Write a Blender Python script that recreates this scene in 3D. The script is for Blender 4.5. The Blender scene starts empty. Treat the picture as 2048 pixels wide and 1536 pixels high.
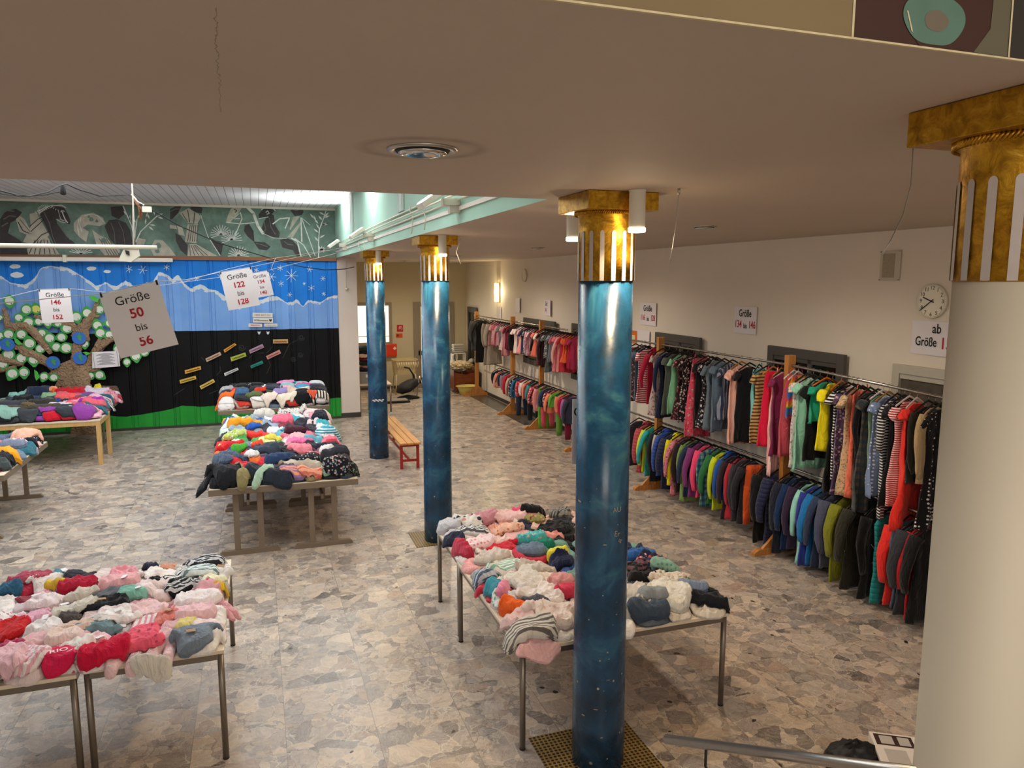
import bpy, bmesh, math, random
import numpy as np
from mathutils import Vector, Matrix, geometry, noise
R = math.radians
random.seed(7); rng = np.random.default_rng(7)
C = bpy.context.scene.collection
sc = bpy.context.scene

# ------------------------------------------------------------------ camera
FPX = 1490.0; CH = 3.1; PITCH = R(7.9); YAW = R(18.9)
cam_d = bpy.data.cameras.new('camera'); cam = bpy.data.objects.new('camera', cam_d); C.objects.link(cam)
cam.location = (0, 0, CH); cam.rotation_euler = (math.pi/2 - PITCH, 0, -YAW)
cam_d.sensor_width = 36; cam_d.lens = FPX/2048*36; cam_d.clip_start = 0.05; cam_d.clip_end = 200
sc.camera = cam
# ------------------------------------------------------------------ world, exposure, lights
w = bpy.data.worlds.new('world'); sc.world = w; w.use_nodes = True
bg = w.node_tree.nodes['Background']; bg.inputs[0].default_value = (1.0, 0.93, 0.83, 1); bg.inputs[1].default_value = 0.50
sc.view_settings.view_transform = 'Standard'; sc.view_settings.look = 'None'
sc.view_settings.gamma = 1; sc.view_settings.use_curve_mapping = False
sc.view_settings.exposure = 0.27
WARM = (1.0, 0.76, 0.46); NEUT = (1.0, 0.88, 0.76); COOL = (0.93, 0.98, 1.0)
def light(kind, name, loc, power, col, size=0.1, rot=(0, 0, 0), size_y=None, spot=120, blend=1.0):
    l = bpy.data.lights.new(name, kind); l.energy = power; l.color = col
    if kind == 'AREA':
        l.size = size
        if size_y: l.shape = 'RECTANGLE'; l.size_y = size_y
    elif kind == 'SPOT': l.spot_size = R(spot); l.spot_blend = blend; l.shadow_soft_size = size
    else: l.shadow_soft_size = size
    o = bpy.data.objects.new(name, l); C.objects.link(o); o.location = loc; o.rotation_euler = rot
    return o
# downlights in the ceiling (each has its fitting below); last two added for brightness
SPOTS = [(0.632, 2.906), (3.99, 6.12), (4.10, 10.78), (3.9, 15.0), (3.6, 18.9)]
light('AREA', 'hall_fill', (-2.2, 10.5, 4.60), 330, COOL, 5.0, (0, 0, 0), 9.0)  # added area fill under the boarded ceiling, no skylight there
light('AREA', 'gallery_fill', (1.2, -1.6, 3.75), 70, NEUT, 3.0, (R(35), 0, R(-20)), 1.5)  # fill added behind the camera, standing for the lit upper gallery
CANS = [(2.04, 3.80), (1.99, 8.20), (1.99, 12.76), (2.08, 4.78)]
for x, y in CANS:
    light('SPOT', 'can_light', (x, y, 3.33), 42, WARM, 0.035, (0, 0, 0), spot=150, blend=0.6)
    light('POINT', 'can_glow', (x, y, 3.345), 3.2, WARM, 0.03)
for x, y in SPOTS[1:]:
    light('SPOT', 'downlight', (x, y, 3.57), 150 if y < 12 else 230, (1.0, 0.85, 0.66), 0.07, (0, 0, 0), spot=165, blend=0.8)
FLOODS = [6.5, 11.5, 15.0]
for y in FLOODS:
    light('SPOT', 'flood_light', (1.52, y, 3.93), 360, COOL, 0.06, (R(180), R(-12), 0), spot=130, blend=0.8)
light('POINT', 'sconce_light', (5.80, 18.3, 2.82), 26, (1.0, 0.83, 0.5), 0.05)

# ------------------------------------------------------------------ pixel helpers
_f = np.array([math.sin(YAW)*math.cos(PITCH), math.cos(YAW)*math.cos(PITCH), -math.sin(PITCH)])
_r = np.array([math.cos(YAW), -math.sin(YAW), 0.0]); _u = np.cross(_r, _f)
def ray(x, y): return _f + _r*(x-1024)/FPX - _u*(y-768)/FPX
def _on(x, y, t, d): return Vector(np.array([0, 0, CH]) + d*t)
def at(x, y, z=0.0): d = ray(x, y); return _on(x, y, (z-CH)/d[2], d)
def atx(x, y, X): d = ray(x, y); return _on(x, y, X/d[0], d)
def aty(x, y, Y): d = ray(x, y); return _on(x, y, Y/d[1], d)

# ------------------------------------------------------------------ materials
def lin(h):
    if isinstance(h, str):
        h = h.lstrip('#'); c = [int(h[i:i+2], 16)/255 for i in (0, 2, 4)]
    else: c = h
    return tuple(v/12.92 if v <= 0.04045 else ((v+0.055)/1.055)**2.4 for v in c) + (1.0,)
class NT:
    def __init__(s, name):
        s.m = bpy.data.materials.new(name); s.m.use_nodes = True
        s.t = s.m.node_tree; s.b = s.t.nodes['Principled BSDF']; s._tc = None
    def n(s, typ, **kw):
        nd = s.t.nodes.new(typ)
        ins = kw.pop('ins', {})
        for k, v in kw.items(): setattr(nd, k, v)
        for k, v in ins.items(): s.set(nd.inputs[k], v)
        return nd
    def set(s, sock, v):
        if isinstance(v, bpy.types.NodeSocket): s.t.links.new(v, sock)
        else: sock.default_value = v
    def obj(s):
        if not s._tc: s._tc = s.n('ShaderNodeTexCoord')
        return s._tc.outputs['Object']
    def xyz(s, v=None):
        nd = s.n('ShaderNodeSeparateXYZ', ins={0: v or s.obj()}); return nd.outputs[0], nd.outputs[1], nd.outputs[2]
    def comb(s, x, y, z): return s.n('ShaderNodeCombineXYZ', ins={0: x, 1: y, 2: z}).outputs[0]
    def math(s, op, a, b=0.0, c=0.0, clamp=False):
        return s.n('ShaderNodeMath', operation=op, use_clamp=clamp, ins={0: a, 1: b, 2: c}).outputs[0]
    def noise(s, scale, det=3, vec=None, rough=0.5, dist=0.0, out=0):
        return s.n('ShaderNodeTexNoise', ins={'Vector': vec or s.obj(), 'Scale': scale, 'Detail': det, 'Roughness': rough, 'Distortion': dist}).outputs[out]
    def vor(s, scale, vec=None, feature='F1', rnd=1.0):
        return s.n('ShaderNodeTexVoronoi', feature=feature, ins={'Vector': vec or s.obj(), 'Scale': scale, 'Randomness': rnd})
    def ramp(s, fac, stops, interp='LINEAR'):
        nd = s.n('ShaderNodeValToRGB', ins={0: fac}); cr = nd.color_ramp; cr.interpolation = interp
        while len(cr.elements) > 1: cr.elements.remove(cr.elements[-1])
        cr.elements[0].position = stops[0][0]; cr.elements[0].color = lin(stops[0][1])
        for p, c in stops[1:]:
            e = cr.elements.new(p); e.color = lin(c)
        return nd.outputs[0]
    def mix(s, fac, a, b, mode='MIX'):
        nd = s.n('ShaderNodeMix', data_type='RGBA', blend_type=mode)
        s.set(nd.inputs[0], fac)
        s.set(nd.inputs[6], lin(a) if isinstance(a, str) else a); s.set(nd.inputs[7], lin(b) if isinstance(b, str) else b)
        return nd.outputs[2]
    def col(s, c): s.set(s.b.inputs['Base Color'], lin(c) if isinstance(c, str) else c); return s
    def rough(s, v): s.set(s.b.inputs['Roughness'], v); return s
    def metal(s, v): s.b.inputs['Metallic'].default_value = v; return s
    def bump(s, h, strength=0.3, dist=0.01):
        nd = s.n('ShaderNodeBump', ins={'Strength': strength, 'Distance': dist, 'Height': h})
        s.t.links.new(nd.outputs[0], s.b.inputs['Normal']); return s
_mc = {}
def mat(key, c, rough=0.6, metal=0.0, emit=None, es=0.0, var=0.06, vs=6.0, bump=0.0, bs=60.0):
    if key in _mc: return _mc[key]
    t = NT(key)
    if var > 0:
        n = t.noise(vs, 4)
        cc = lin(c)
        lo = tuple(max(0, v*(1-var)) for v in cc[:3]) + (1,); hi = tuple(min(1, v*(1+var)) for v in cc[:3]) + (1,)
        t.col(t.mix(n, lo, hi))
    else: t.col(c)
    t.rough(rough).metal(metal)
    if emit: t.b.inputs['Emission Color'].default_value = lin(emit); t.b.inputs['Emission Strength'].default_value = es
    if bump > 0: t.bump(t.noise(bs, 4), bump, 0.004)
    _mc[key] = t.m; return t.m

# ------------------------------------------------------------------ mesh helpers
def tagp(o, label=None, cat=None, group=None, kind=None):
    if label: o['label'] = label
    if cat: o['category'] = cat
    if group: o['group'] = group
    if kind: o['kind'] = kind
    return o
def empty(name, loc, rz=0.0):
    o = bpy.data.objects.new(name, None); C.objects.link(o); o.location = loc; o.rotation_euler = (0, 0, rz); o.empty_display_size = 0.1
    return o
class MB:
    def __init__(s): s.v = []; s.f = []; s.mi = []; s.sm = []
    def add(s, vs, fs, mi=0, smooth=False):
        b = len(s.v); s.v += [tuple(p) for p in vs]
        for f in fs: s.f.append(tuple(b+i for i in f)); s.mi.append(mi); s.sm.append(smooth)
        return s
    def box(s, a, b, mi=0, M=None):
        (x0, y0, z0), (x1, y1, z1) = a, b
        vs = [(x0, y0, z0), (x1, y0, z0), (x1, y1, z0), (x0, y1, z0), (x0, y0, z1), (x1, y0, z1), (x1, y1, z1), (x0, y1, z1)]
        if M: vs = [M @ Vector(p) for p in vs]
        return s.add(vs, [(0, 3, 2, 1), (4, 5, 6, 7), (0, 1, 5, 4), (1, 2, 6, 5), (2, 3, 7, 6), (3, 0, 4, 7)], mi)
    def cbox(s, a, b, c=0.004, mi=0, M=None):   # chamfered box
        (x0, y0, z0), (x1, y1, z1) = a, b
        bm = bmesh.new()
        vs = [bm.verts.new(p) for p in [(x0, y0, z0), (x1, y0, z0), (x1, y1, z0), (x0, y1, z0), (x0, y0, z1), (x1, y0, z1), (x1, y1, z1), (x0, y1, z1)]]
        for f in [(0, 3, 2, 1), (4, 5, 6, 7), (0, 1, 5, 4), (1, 2, 6, 5), (2, 3, 7, 6), (3, 0, 4, 7)]: bm.faces.new([vs[i] for i in f])
        bmesh.ops.bevel(bm, geom=bm.edges[:], offset=c, segments=2, affect='EDGES', profile=0.7)
        if M: bmesh.ops.transform(bm, matrix=M, verts=bm.verts[:])
        bm.verts.index_update()
        s.add([v.co[:] for v in bm.verts], [[v.index for v in f.verts] for f in bm.faces], mi); bm.free(); return s
    def rings(s, rs, mi=0, smooth=True, cap0=True, cap1=True):
        n = len(rs[0]); vs = [p for r in rs for p in r]; fs = []
        for i in range(len(rs)-1):
            for j in range(n):
                k = (j+1) % n; fs.append((i*n+j, i*n+k, (i+1)*n+k, (i+1)*n+j))
        s.add(vs, fs, mi, smooth)
        b = len(s.v)-len(vs)
        if cap0: s.f.append(tuple(b+j for j in reversed(range(n)))); s.mi.append(mi); s.sm.append(False)
        if cap1: s.f.append(tuple(b+(len(rs)-1)*n+j for j in range(n))); s.mi.append(mi); s.sm.append(False)
        return s
    def lathe(s, prof, c=(0, 0, 0), n=32, mi=0, smooth=True, cap0=True, cap1=True, sx=1, sy=1):
        rs = [[(c[0]+r*sx*math.cos(2*math.pi*j/n), c[1]+r*sy*math.sin(2*math.pi*j/n), c[2]+z) for j in range(n)] for r, z in prof]
        return s.rings(rs, mi, smooth, cap0, cap1)
    def tube(s, pts, r, n=8, mi=0, cap=True, sq=(1, 1)):
        pts = [Vector(p) for p in pts]; rs = []
        rr = r if isinstance(r, (list, tuple)) else [r]*len(pts)
        up = None
        for i, p in enumerate(pts):
            t = (pts[min(i+1, len(pts)-1)] - pts[max(i-1, 0)]).normalized()
            if up is None: up = Vector((0, 0, 1)) if abs(t.z) < 0.9 else Vector((0, 1, 0))
            a = t.cross(up); a = a.normalized() if a.length > 1e-5 else Vector((1, 0, 0)); b = a.cross(t).normalized(); up = b
            rs.append([p + a*rr[i]*sq[0]*math.cos(2*math.pi*j/n) + b*rr[i]*sq[1]*math.sin(2*math.pi*j/n) for j in range(n)])
        return s.rings(rs, mi, True, cap, cap)
    def quad(s, a, b, c, d, mi=0): return s.add([a, b, c, d], [(0, 1, 2, 3)], mi)
    def poly(s, pts, mi=0):
        tr = geometry.tessellate_polygon([[Vector(p) for p in pts]])
        return s.add(pts, [tuple(t) for t in tr], mi)
    def prism(s, pts, off, mi=0):   # polygon extruded by vector off
        n = len(pts); off = Vector(off); q = [Vector(p)+off for p in pts]
        tr = [tuple(t) for t in geometry.tessellate_polygon([[Vector(p) for p in pts]])]
        fs = tr + [tuple(i+n for i in reversed(t)) for t in tr] + [(i, (i+1) % n, (i+1) % n+n, i+n) for i in range(n)]
        return s.add([Vector(p) for p in pts]+q, fs, mi)
    def build(s, name, mats, parent=None, loc=None, fix=True):
        me = bpy.data.meshes.new(name); me.from_pydata(s.v, [], s.f)
        for m in (mats if isinstance(mats, (list, tuple)) else [mats]): me.materials.append(m)
        me.polygons.foreach_set('material_index', s.mi); me.polygons.foreach_set('use_smooth', s.sm)
        if fix:
            bm = bmesh.new(); bm.from_mesh(me); bmesh.ops.recalc_face_normals(bm, faces=bm.faces[:]); bm.to_mesh(me); bm.free()
        me.update()
        o = bpy.data.objects.new(name, me); C.objects.link(o)
        if parent: o.parent = parent
        if loc is not None: o.location = loc
        return o
def struct(o): o['kind'] = 'structure'; return o
def text_mesh(txt, size, m, parent=None, name='lettering', M=None, align='CENTER', bold=0.0, sx=1.0, depth=0.0005):
    cu = bpy.data.curves.new('t', 'FONT'); cu.body = txt; cu.size = size; cu.align_x = align; cu.align_y = 'CENTER'
    cu.offset = bold*size; cu.extrude = depth; cu.resolution_u = 3
    o = bpy.data.objects.new('t', cu); C.objects.link(o)
    dg = bpy.context.evaluated_depsgraph_get(); me = bpy.data.meshes.new_from_object(o.evaluated_get(dg))
    bpy.data.objects.remove(o); bpy.data.curves.remove(cu)
    me.transform(Matrix.Diagonal((sx, 1, 1, 1)))
    if M is not None: me.transform(M)
    me.materials.clear(); me.materials.append(m)
    ob = bpy.data.objects.new(name, me); C.objects.link(ob)
    if parent: ob.parent = parent
    return ob

# ------------------------------------------------------------------ base materials
M = {}
def mfloor():
    t = NT('broken_marble_floor'); x, y, z = t.xyz()
    W, L = 0.60, 0.40
    ty0 = t.math('DIVIDE', y, L); row = t.math('FLOOR', ty0)
    tx0 = t.math('DIVIDE', t.math('SUBTRACT', x, 0.065), W); colx = t.math('FLOOR', tx0)
    wn = t.n('ShaderNodeTexWhiteNoise', noise_dimensions='3D', ins={'Vector': t.comb(colx, row, 0.0)})
    off = t.n('ShaderNodeVectorMath', operation='MULTIPLY', ins={0: wn.outputs['Color'], 1: (37.0, 41.0, 17.0)}).outputs[0]
    va = t.n('ShaderNodeVectorMath', operation='ADD', ins={0: t.comb(x, y, 0.0), 1: off}).outputs[0]
    ns = t.noise(6.0, 4, va, out=1)
    nsv = t.n('ShaderNodeVectorMath', operation='SCALE', ins={0: ns, 'Scale': 0.13}).outputs[0]
    v0 = t.n('ShaderNodeVectorMath', operation='ADD', ins={0: va, 1: nsv}).outputs[0]
    SB, SS = 6.3, 16.0
    big = t.vor(SB, v0); sml = t.vor(SS, v0)
    bedge = t.vor(SB, v0, 'DISTANCE_TO_EDGE').outputs['Distance']; sedge = t.vor(SS, v0, 'DISTANCE_TO_EDGE').outputs['Distance']
    br = t.n('ShaderNodeSeparateColor', ins={0: big.outputs['Color']}); sr = t.n('ShaderNodeSeparateColor', ins={0: sml.outputs['Color']})
    stops = [(0.0, '#948b86'), (0.09, '#c4b4a6'), (0.20, '#a39b98'), (0.31, '#d6c3b1'), (0.44, '#b6a99e'), (0.55, '#8f8681'), (0.63, '#e2cfba'), (0.74, '#b39b88'), (0.83, '#cabdb2'), (0.90, '#7b716d'), (0.955, '#57504e')]
    bc = t.ramp(br.outputs[0], stops, 'CONSTANT'); scx = t.ramp(sr.outputs[1], stops, 'CONSTANT')
    use = t.math('GREATER_THAN', br.outputs[2], 0.60)
    c = t.mix(use, bc, t.mix(0.35, scx, bc))
    # cloudy stone figure, stretched within each stone
    rotv = t.n('ShaderNodeVectorRotate', ins={'Vector': v0, 'Angle': t.math('MULTIPLY', br.outputs[1], 6.28)}).outputs[0]
    st_v = t.n('ShaderNodeVectorMath', operation='MULTIPLY', ins={0: rotv, 1: (1.0, 3.2, 1.0)}).outputs[0]
    cl = t.noise(6.5, 7, st_v, 0.72, 1.4)
    amt = t.math('ADD', 0.14, t.math('MULTIPLY', sr.outputs[0], 0.34))
    c = t.mix(amt, c, t.ramp(cl, [(0.32, '#574d4a'), (0.46, '#8f857e'), (0.56, '#b9ada2'), (0.68, '#e8dccf')]), 'MIX')
    cl2 = t.noise(1.7, 4, rough=0.6); c = t.mix(0.35, c, t.mix(cl2, '#7a7471', '#cbbcab'), 'SOFT_LIGHT')
    vein = t.noise(13.0, 6, st_v, 0.6, 1.8); vl = t.ramp(vein, [(0.475, '#000000'), (0.495, '#ffffff'), (0.515, '#000000')])
    c = t.mix(t.math('MULTIPLY', vl, 0.5), c, '#e9dfd3')
    dk = t.noise(10.0, 6, v0, 0.65, 2.0); dl = t.ramp(dk, [(0.485, '#000000'), (0.5, '#ffffff'), (0.515, '#000000')])
    c = t.mix(t.math('MULTIPLY', dl, t.math('MULTIPLY', sr.outputs[2], 0.65)), c, '#4d4542')
    bl = t.math('LESS_THAN', bedge, 0.016); sl = t.math('MULTIPLY', t.math('LESS_THAN', sedge, 0.022), use)
    crack = t.math('MULTIPLY', t.math('MAXIMUM', bl, sl), t.math('GREATER_THAN', t.noise(4.0, 3), 0.45))
    c = t.mix(t.math('MULTIPLY', crack, 0.6), c, t.mix(t.math('GREATER_THAN', t.noise(3.0, 2), 0.50), '#e0d4c6', '#6b625c'))
    blk = t.math('MULTIPLY', t.math('LESS_THAN', t.vor(4.3, v0).outputs['Distance'], 0.085), t.math('GREATER_THAN', t.noise(2.2, 2), 0.50))
    c = t.mix(blk, c, '#2e2a28')
    fx = t.math('ABSOLUTE', t.math('SUBTRACT', t.math('FRACT', tx0), 0.5)); jx = t.math('GREATER_THAN', fx, 0.4965)
    fy = t.math('ABSOLUTE', t.math('SUBTRACT', t.math('FRACT', ty0), 0.5)); jy = t.math('GREATER_THAN', fy, 0.496)
    c = t.mix(0.10, c, '#5a4f48')
    c = t.mix(t.math('MAXIMUM', t.math('MULTIPLY', jx, 0.75), t.math('MULTIPLY', jy, 0.25)), c, '#6a615a')
    t.col(c); t.rough(t.math('ADD', 0.20, t.math('MULTIPLY', t.noise(7.0, 4), 0.20))); t.b.inputs['Specular IOR Level'].default_value = 0.5
    t.bump(bedge, 0.02, 0.01)
    return t.m
M['floor'] = mfloor()
M['ceil'] = mat('ceiling_paint', '#b8a898', 0.75, var=0.04, vs=1.2, bump=0.15, bs=30)
def mceil():
    t = NT('ceiling_paint'); x, y, z = t.xyz(); n = t.noise(1.2, 4); c = t.mix(n, '#b2a292', '#beae9e')
    dx, dy = t.math('SUBTRACT', x, 0.632), t.math('SUBTRACT', y, 2.906); r = t.math('SQRT', t.math('ADD', t.math('MULTIPLY', dx, dx), t.math('MULTIPLY', dy, dy)))
    rg = t.math('SUBTRACT', 1.0, t.math('DIVIDE', t.math('ABSOLUTE', t.math('SUBTRACT', r, 0.22)), 0.05), clamp=True)
    c = t.mix(t.math('MULTIPLY', rg, t.math('MULTIPLY', t.noise(6.0, 3), 0.8)), c, '#6b5a48')
    a, b_ = at(430, 15, 3.6), at(440, 225, 3.6); k = (b_.x-a.x)/(b_.y-a.y)
    ln = t.math('SUBTRACT', x, t.math('ADD', t.math('MULTIPLY', t.math('SUBTRACT', y, a.y), k), t.math('ADD', a.x, t.math('MULTIPLY', t.math('SUBTRACT', t.noise(9.0, 5, rough=0.7), 0.5), 0.05))))
    cr = t.math('MULTIPLY', t.math('LESS_THAN', t.math('ABSOLUTE', ln), 0.0011), t.math('MULTIPLY', t.math('GREATER_THAN', y, a.y), t.math('LESS_THAN', y, b_.y)))
    c = t.mix(t.math('MULTIPLY', cr, 0.6), c, '#5f5042')
    t.col(c); t.rough(0.75); t.bump(t.noise(3.0, 4), 0.25, 0.02); return t.m
M['ceil'] = mceil()
M['wall'] = mat('wall_cream_paint', '#e3d8c8', 0.75, var=0.05, vs=1.5, bump=0.15, bs=60)
M['wallfar'] = mat('far_wall_paint', '#c2b597', 0.75, var=0.05, vs=1.5)
M['white'] = mat('white_paint', '#e2d9d0', 0.6, var=0.04, vs=3)
M['offwhite'] = mat('offwhite_plastic', '#ddd5c4', 0.4, var=0.02)
M['pillar'] = mat('white_pillar_paint', '#d9cdc2', 0.6, var=0.05, vs=2, bump=0.2, bs=80)
M['greyframe'] = mat('grey_window_frame', '#4e4b45', 0.6, var=0.05)
M['steel'] = mat('brushed_steel', '#b0aba4', 0.28, 1.0, var=0.1, vs=60)
M['darksteel'] = mat('grey_steel_leg', '#83796e', 0.35, 0.7, var=0.06)
M['black'] = mat('black_plastic', '#131212', 0.7, var=0.1)
M['glassdark'] = mat('dark_glass', '#15130f', 0.12, var=0.2)
M['paper'] = mat('paper', '#e6dfe2', 0.7, var=0.02)
M['ink'] = mat('black_ink', '#161616', 0.7, var=0)
M['red'] = mat('red_ink', '#b01024', 0.7, var=0)
M['tabletop'] = mat('maple_laminate_top', '#e0d0ba', 0.4, var=0.04, vs=8)
M['greyedge'] = mat('grey_brown_table_edge', '#7c6c5b', 0.5, var=0.05)
M['apron'] = mat('grey_apron', '#978b7d', 0.4, 0.3, var=0.05)
def mwood(key, a, b, sc_=3.0, axis=1):
    t = NT(key); x, y, z = t.xyz()
    v = [t.comb(t.math('MULTIPLY', x, 1.0), t.math('MULTIPLY', y, 0.08), z), t.comb(x, y, t.math('MULTIPLY', z, 0.08)), t.comb(t.math('MULTIPLY', x, 0.08), y, z)][axis]
    n = t.noise(sc_*14, 4, v, 0.6, 0.6)
    t.col(t.ramp(n, [(0.3, a), (0.7, b)])); t.rough(0.42); t.bump(n, 0.08, 0.003); return t.m
M['benchwood'] = mwood('varnished_bench_slat', '#b87a3c', '#d89f58', 2.0, 0)
M['rackwood'] = mwood('oiled_rack_wood', '#a8682c', '#c98a45', 2.0, 1)
M['birch'] = mwood('birch_table_frame', '#c89a5c', '#dcb478', 2.0, 1)
M['cradle'] = mwood('red_brown_cradle_wood', '#6e3417', '#8a4722', 2.0, 2)
M['railwood'] = mat('brown_wooden_rail', '#83502f', 0.5, var=0.1, vs=12)
M['redpaint'] = mat('red_bench_paint', '#a3201a', 0.4, var=0.06)
M['mint'] = mat('mint_green_plaster', '#a3c8b6', 0.7, var=0.08, vs=2.5, bump=0.2, bs=50)
M['mintlight'] = mat('pale_pilaster_paint', '#c3cfc8', 0.6, var=0.04)

def planks():
    t = NT('white_ceiling_boards'); x, y, z = t.xyz()
    f = t.math('ABSOLUTE', t.math('SUBTRACT', t.math('FRACT', t.math('DIVIDE', x, 0.142)), 0.5))
    j = t.math('GREATER_THAN', f, 0.468)
    t.col(t.mix(j, t.mix(t.noise(2.0, 3), '#d9d6d4', '#efeeec'), '#6d6a68')); t.rough(0.5)
    t.bump(t.math('SUBTRACT', 1.0, j), 0.6, 0.01); return t.m
M['planks'] = planks()

def mblue():
    t = NT('mottled_blue_column_paint'); x, y, z = t.xyz()
    n1 = t.noise(2.6, 6, rough=0.62, dist=0.7); n2 = t.noise(9.0, 5, rough=0.6)
    c = t.ramp(n1, [(0.34, '#0f2a40'), (0.45, '#133c58'), (0.53, '#18486c'), (0.60, '#2a607e'), (0.68, '#4c8088'), (0.78, '#6f9d96')])
    c = t.mix(t.math('MULTIPLY', n2, 0.35), c, '#123650')
    # paint chips and scratches, more of them low down
    chip = t.vor(13.0).outputs['Distance']; cn = t.noise(3.3, 2)
    low = t.n('ShaderNodeMapRange', ins={0: z, 1: 0.2, 2: 1.7, 3: 0.135, 4: 0.03}).outputs[0]
    ch = t.math('MULTIPLY', t.math('LESS_THAN', chip, low), t.math('GREATER_THAN', cn, 0.53))
    sv = t.comb(t.math('MULTIPLY', x, 4.0), t.math('MULTIPLY', y, 4.0), t.math('MULTIPLY', z, 1.0))
    sc1 = t.math('MULTIPLY', t.math('LESS_THAN', t.vor(5.0, t.noise(1.5, 4, out=1)).outputs['Distance'], 0.012), t.math('LESS_THAN', z, 2.2))
    c = t.mix(t.math('MAXIMUM', ch, t.math('MULTIPLY', sc1, 0.5)), c, '#b9ae9a')
    t.col(c); t.rough(t.math('ADD', 0.16, t.math('MULTIPLY', n2, 0.2))); t.bump(n2, 0.12, 0.01)
    return t.m
M['blue'] = mblue()
def mgold():
    t = NT('aged_gold_leaf')
    n = t.noise(18.0, 6, rough=0.7, dist=0.8); n2 = t.noise(5.0, 4)
    c = t.ramp(n, [(0.30, '#5c3a0c'), (0.46, '#a87418'), (0.58, '#cf9a28'), (0.75, '#e8c560')])
    c = t.mix(t.math('MULTIPLY', n2, 0.6), c, '#b98f28')
    t.col(c); t.metal(0.85); t.rough(t.math('ADD', 0.22, t.math('MULTIPLY', n, 0.3))); t.bump(n, 0.5, 0.006); return t.m
M['gold'] = mgold()
M['flute'] = mat('grey_white_flute_paint', '#b3aaa4', 0.35, var=0.1, vs=20)

# fabrics -----------------------------------------------------------
_fc = {}
def fabric(c1, pat='plain', c2='#ffffff', s=1.0):
    key = (c1, pat, c2, s)
    if key in _fc: return _fc[key]
    t = NT('cloth_'+pat); x, y, z = t.xyz()
    w1 = t.noise(9.0, 3); cc = lin(c1)
    dk = tuple(v*0.86 for v in cc[:3])+(1,); lt = tuple(min(1, v*1.1+0.003) for v in cc[:3])+(1,)
    base = t.mix(w1, dk, lt)
    if pat in ('stripe', 'vstripe', 'fstripe'):
        ax = {'stripe': z, 'vstripe': x, 'fstripe': y}[pat]
        wv = t.math('ADD', t.math('MULTIPLY', ax, 1/(0.034*s)), t.math('MULTIPLY', t.noise(3.0, 2), 0.5))
        base = t.mix(t.math('GREATER_THAN', t.math('FRACT', wv), 0.55), base, c2)
    elif pat == 'dot':
        v = t.vor(28.0/s, t.comb(x, t.math('MULTIPLY', y, 0.6), z), rnd=0.25); base = t.mix(t.math('LESS_THAN', v.outputs['Distance'], 0.27), base, c2)
    elif pat == 'floral':
        v = t.vor(42.0/s); sep = t.n('ShaderNodeSeparateColor', ins={0: v.outputs['Color']})
        fl = t.ramp(sep.outputs[0], [(0, c1), (0.42, c2), (0.66, '#d6a7a0'), (0.78, c1), (0.9, '#7f9a86')], 'CONSTANT')
        base = t.mix(t.math('LESS_THAN', v.outputs['Distance'], 0.52), base, fl)
    elif pat == 'plaid':
        a = t.math('GREATER_THAN', t.math('FRACT', t.math('MULTIPLY', x, 13)), 0.5); b = t.math('GREATER_THAN', t.math('FRACT', t.math('MULTIPLY', z, 13)), 0.5)
        base = t.mix(t.math('MULTIPLY', a, 0.55), base, c2); base = t.mix(t.math('MULTIPLY', b, 0.55), base, '#15303f')
    elif pat == 'rainbow':
        h = t.noise(5.0, 2, out=0); base = t.ramp(t.math('FRACT', t.math('ADD', t.math('MULTIPLY', z, 4.0), t.math('MULTIPLY', h, 1.6))), [(0, '#2f8a50'), (0.2, '#e0c030'), (0.4, '#e07030'), (0.6, '#c03060'), (0.8, '#2f6fb0')])
    t.col(base); t.rough(0.9); t.b.inputs['Specular IOR Level'].default_value = 0.15
    try: t.b.inputs['Sheen Weight'].default_value = 0.15
    except Exception: pass
    if pat == 'quilt':
        q = t.math('ABSOLUTE', t.math('SINE', t.math('MULTIPLY', z, 62.0/s)))
        t.bump(t.math('ADD', t.math('POWER', q, 0.35), t.math('MULTIPLY', t.noise(30, 3), 0.35)), 0.9, 0.012); t.rough(0.5)
    else:
        wr = t.noise(10.0, 4, t.comb(x, y, t.math('MULTIPLY', z, 0.4)), 0.5, 0.9); rg = t.math('SUBTRACT', 1.0, t.math('ABSOLUTE', t.math('MULTIPLY', t.math('SUBTRACT', wr, 0.5), 5.0)), clamp=True)
        t.bump(t.math('ADD', t.math('POWER', rg, 1.6), t.math('MULTIPLY', t.noise(70.0, 3), 0.25)), 0.65, 0.011)
    _fc[key] = t.m; return t.m

# ------------------------------------------------------------------ room shell
HZ = 3.6; XM = 1.74; YN = 4.40; YB = 17.05; ZT = 4.66; XL = -8.5; YF = 21.3
def wx(y): return 6.12 - (y-5.3)*0.0157          # right wall plane
struct(MB().box((XL-0.2, -4, -0.12), (6.6, 21.6, 0)).build('floor', M['floor']))
struct(MB().box((XL, 1.33, HZ), (XM, YN, HZ+0.18)).box((XM, 1.33, HZ), (6.3, 21.5, HZ+0.18)).build('ceiling', M['ceil']))
struct(MB().box((XL, YN, ZT), (XM+0.1, YB+0.1, ZT+0.1)).build('ceiling', M['planks']))
struct(MB().box((-4.0, -3.0, 4.3), (6.3, 1.20, 4.4)).build('ceiling', M['ceil']))
b = MB(); y0, y1 = -0.5, 21.5
b.add([(wx(y0), y0, 0), (wx(y1), y1, 0), (wx(y1), y1, HZ), (wx(y0), y0, HZ), (wx(y0)+0.25, y0, 0), (wx(y1)+0.25, y1, 0), (wx(y1)+0.25, y1, HZ), (wx(y0)+0.25, y0, HZ)],
      [(0, 1, 2, 3), (7, 6, 5, 4), (3, 2, 6, 7), (0, 3, 7, 4), (1, 5, 6, 2), (0, 4, 5, 1)])
struct(b.build('wall_right', M['wall']))
struct(MB().box((XM, YF, 0), (6.0, YF+0.2, HZ)).build('wall_far', M['wallfar']))
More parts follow.
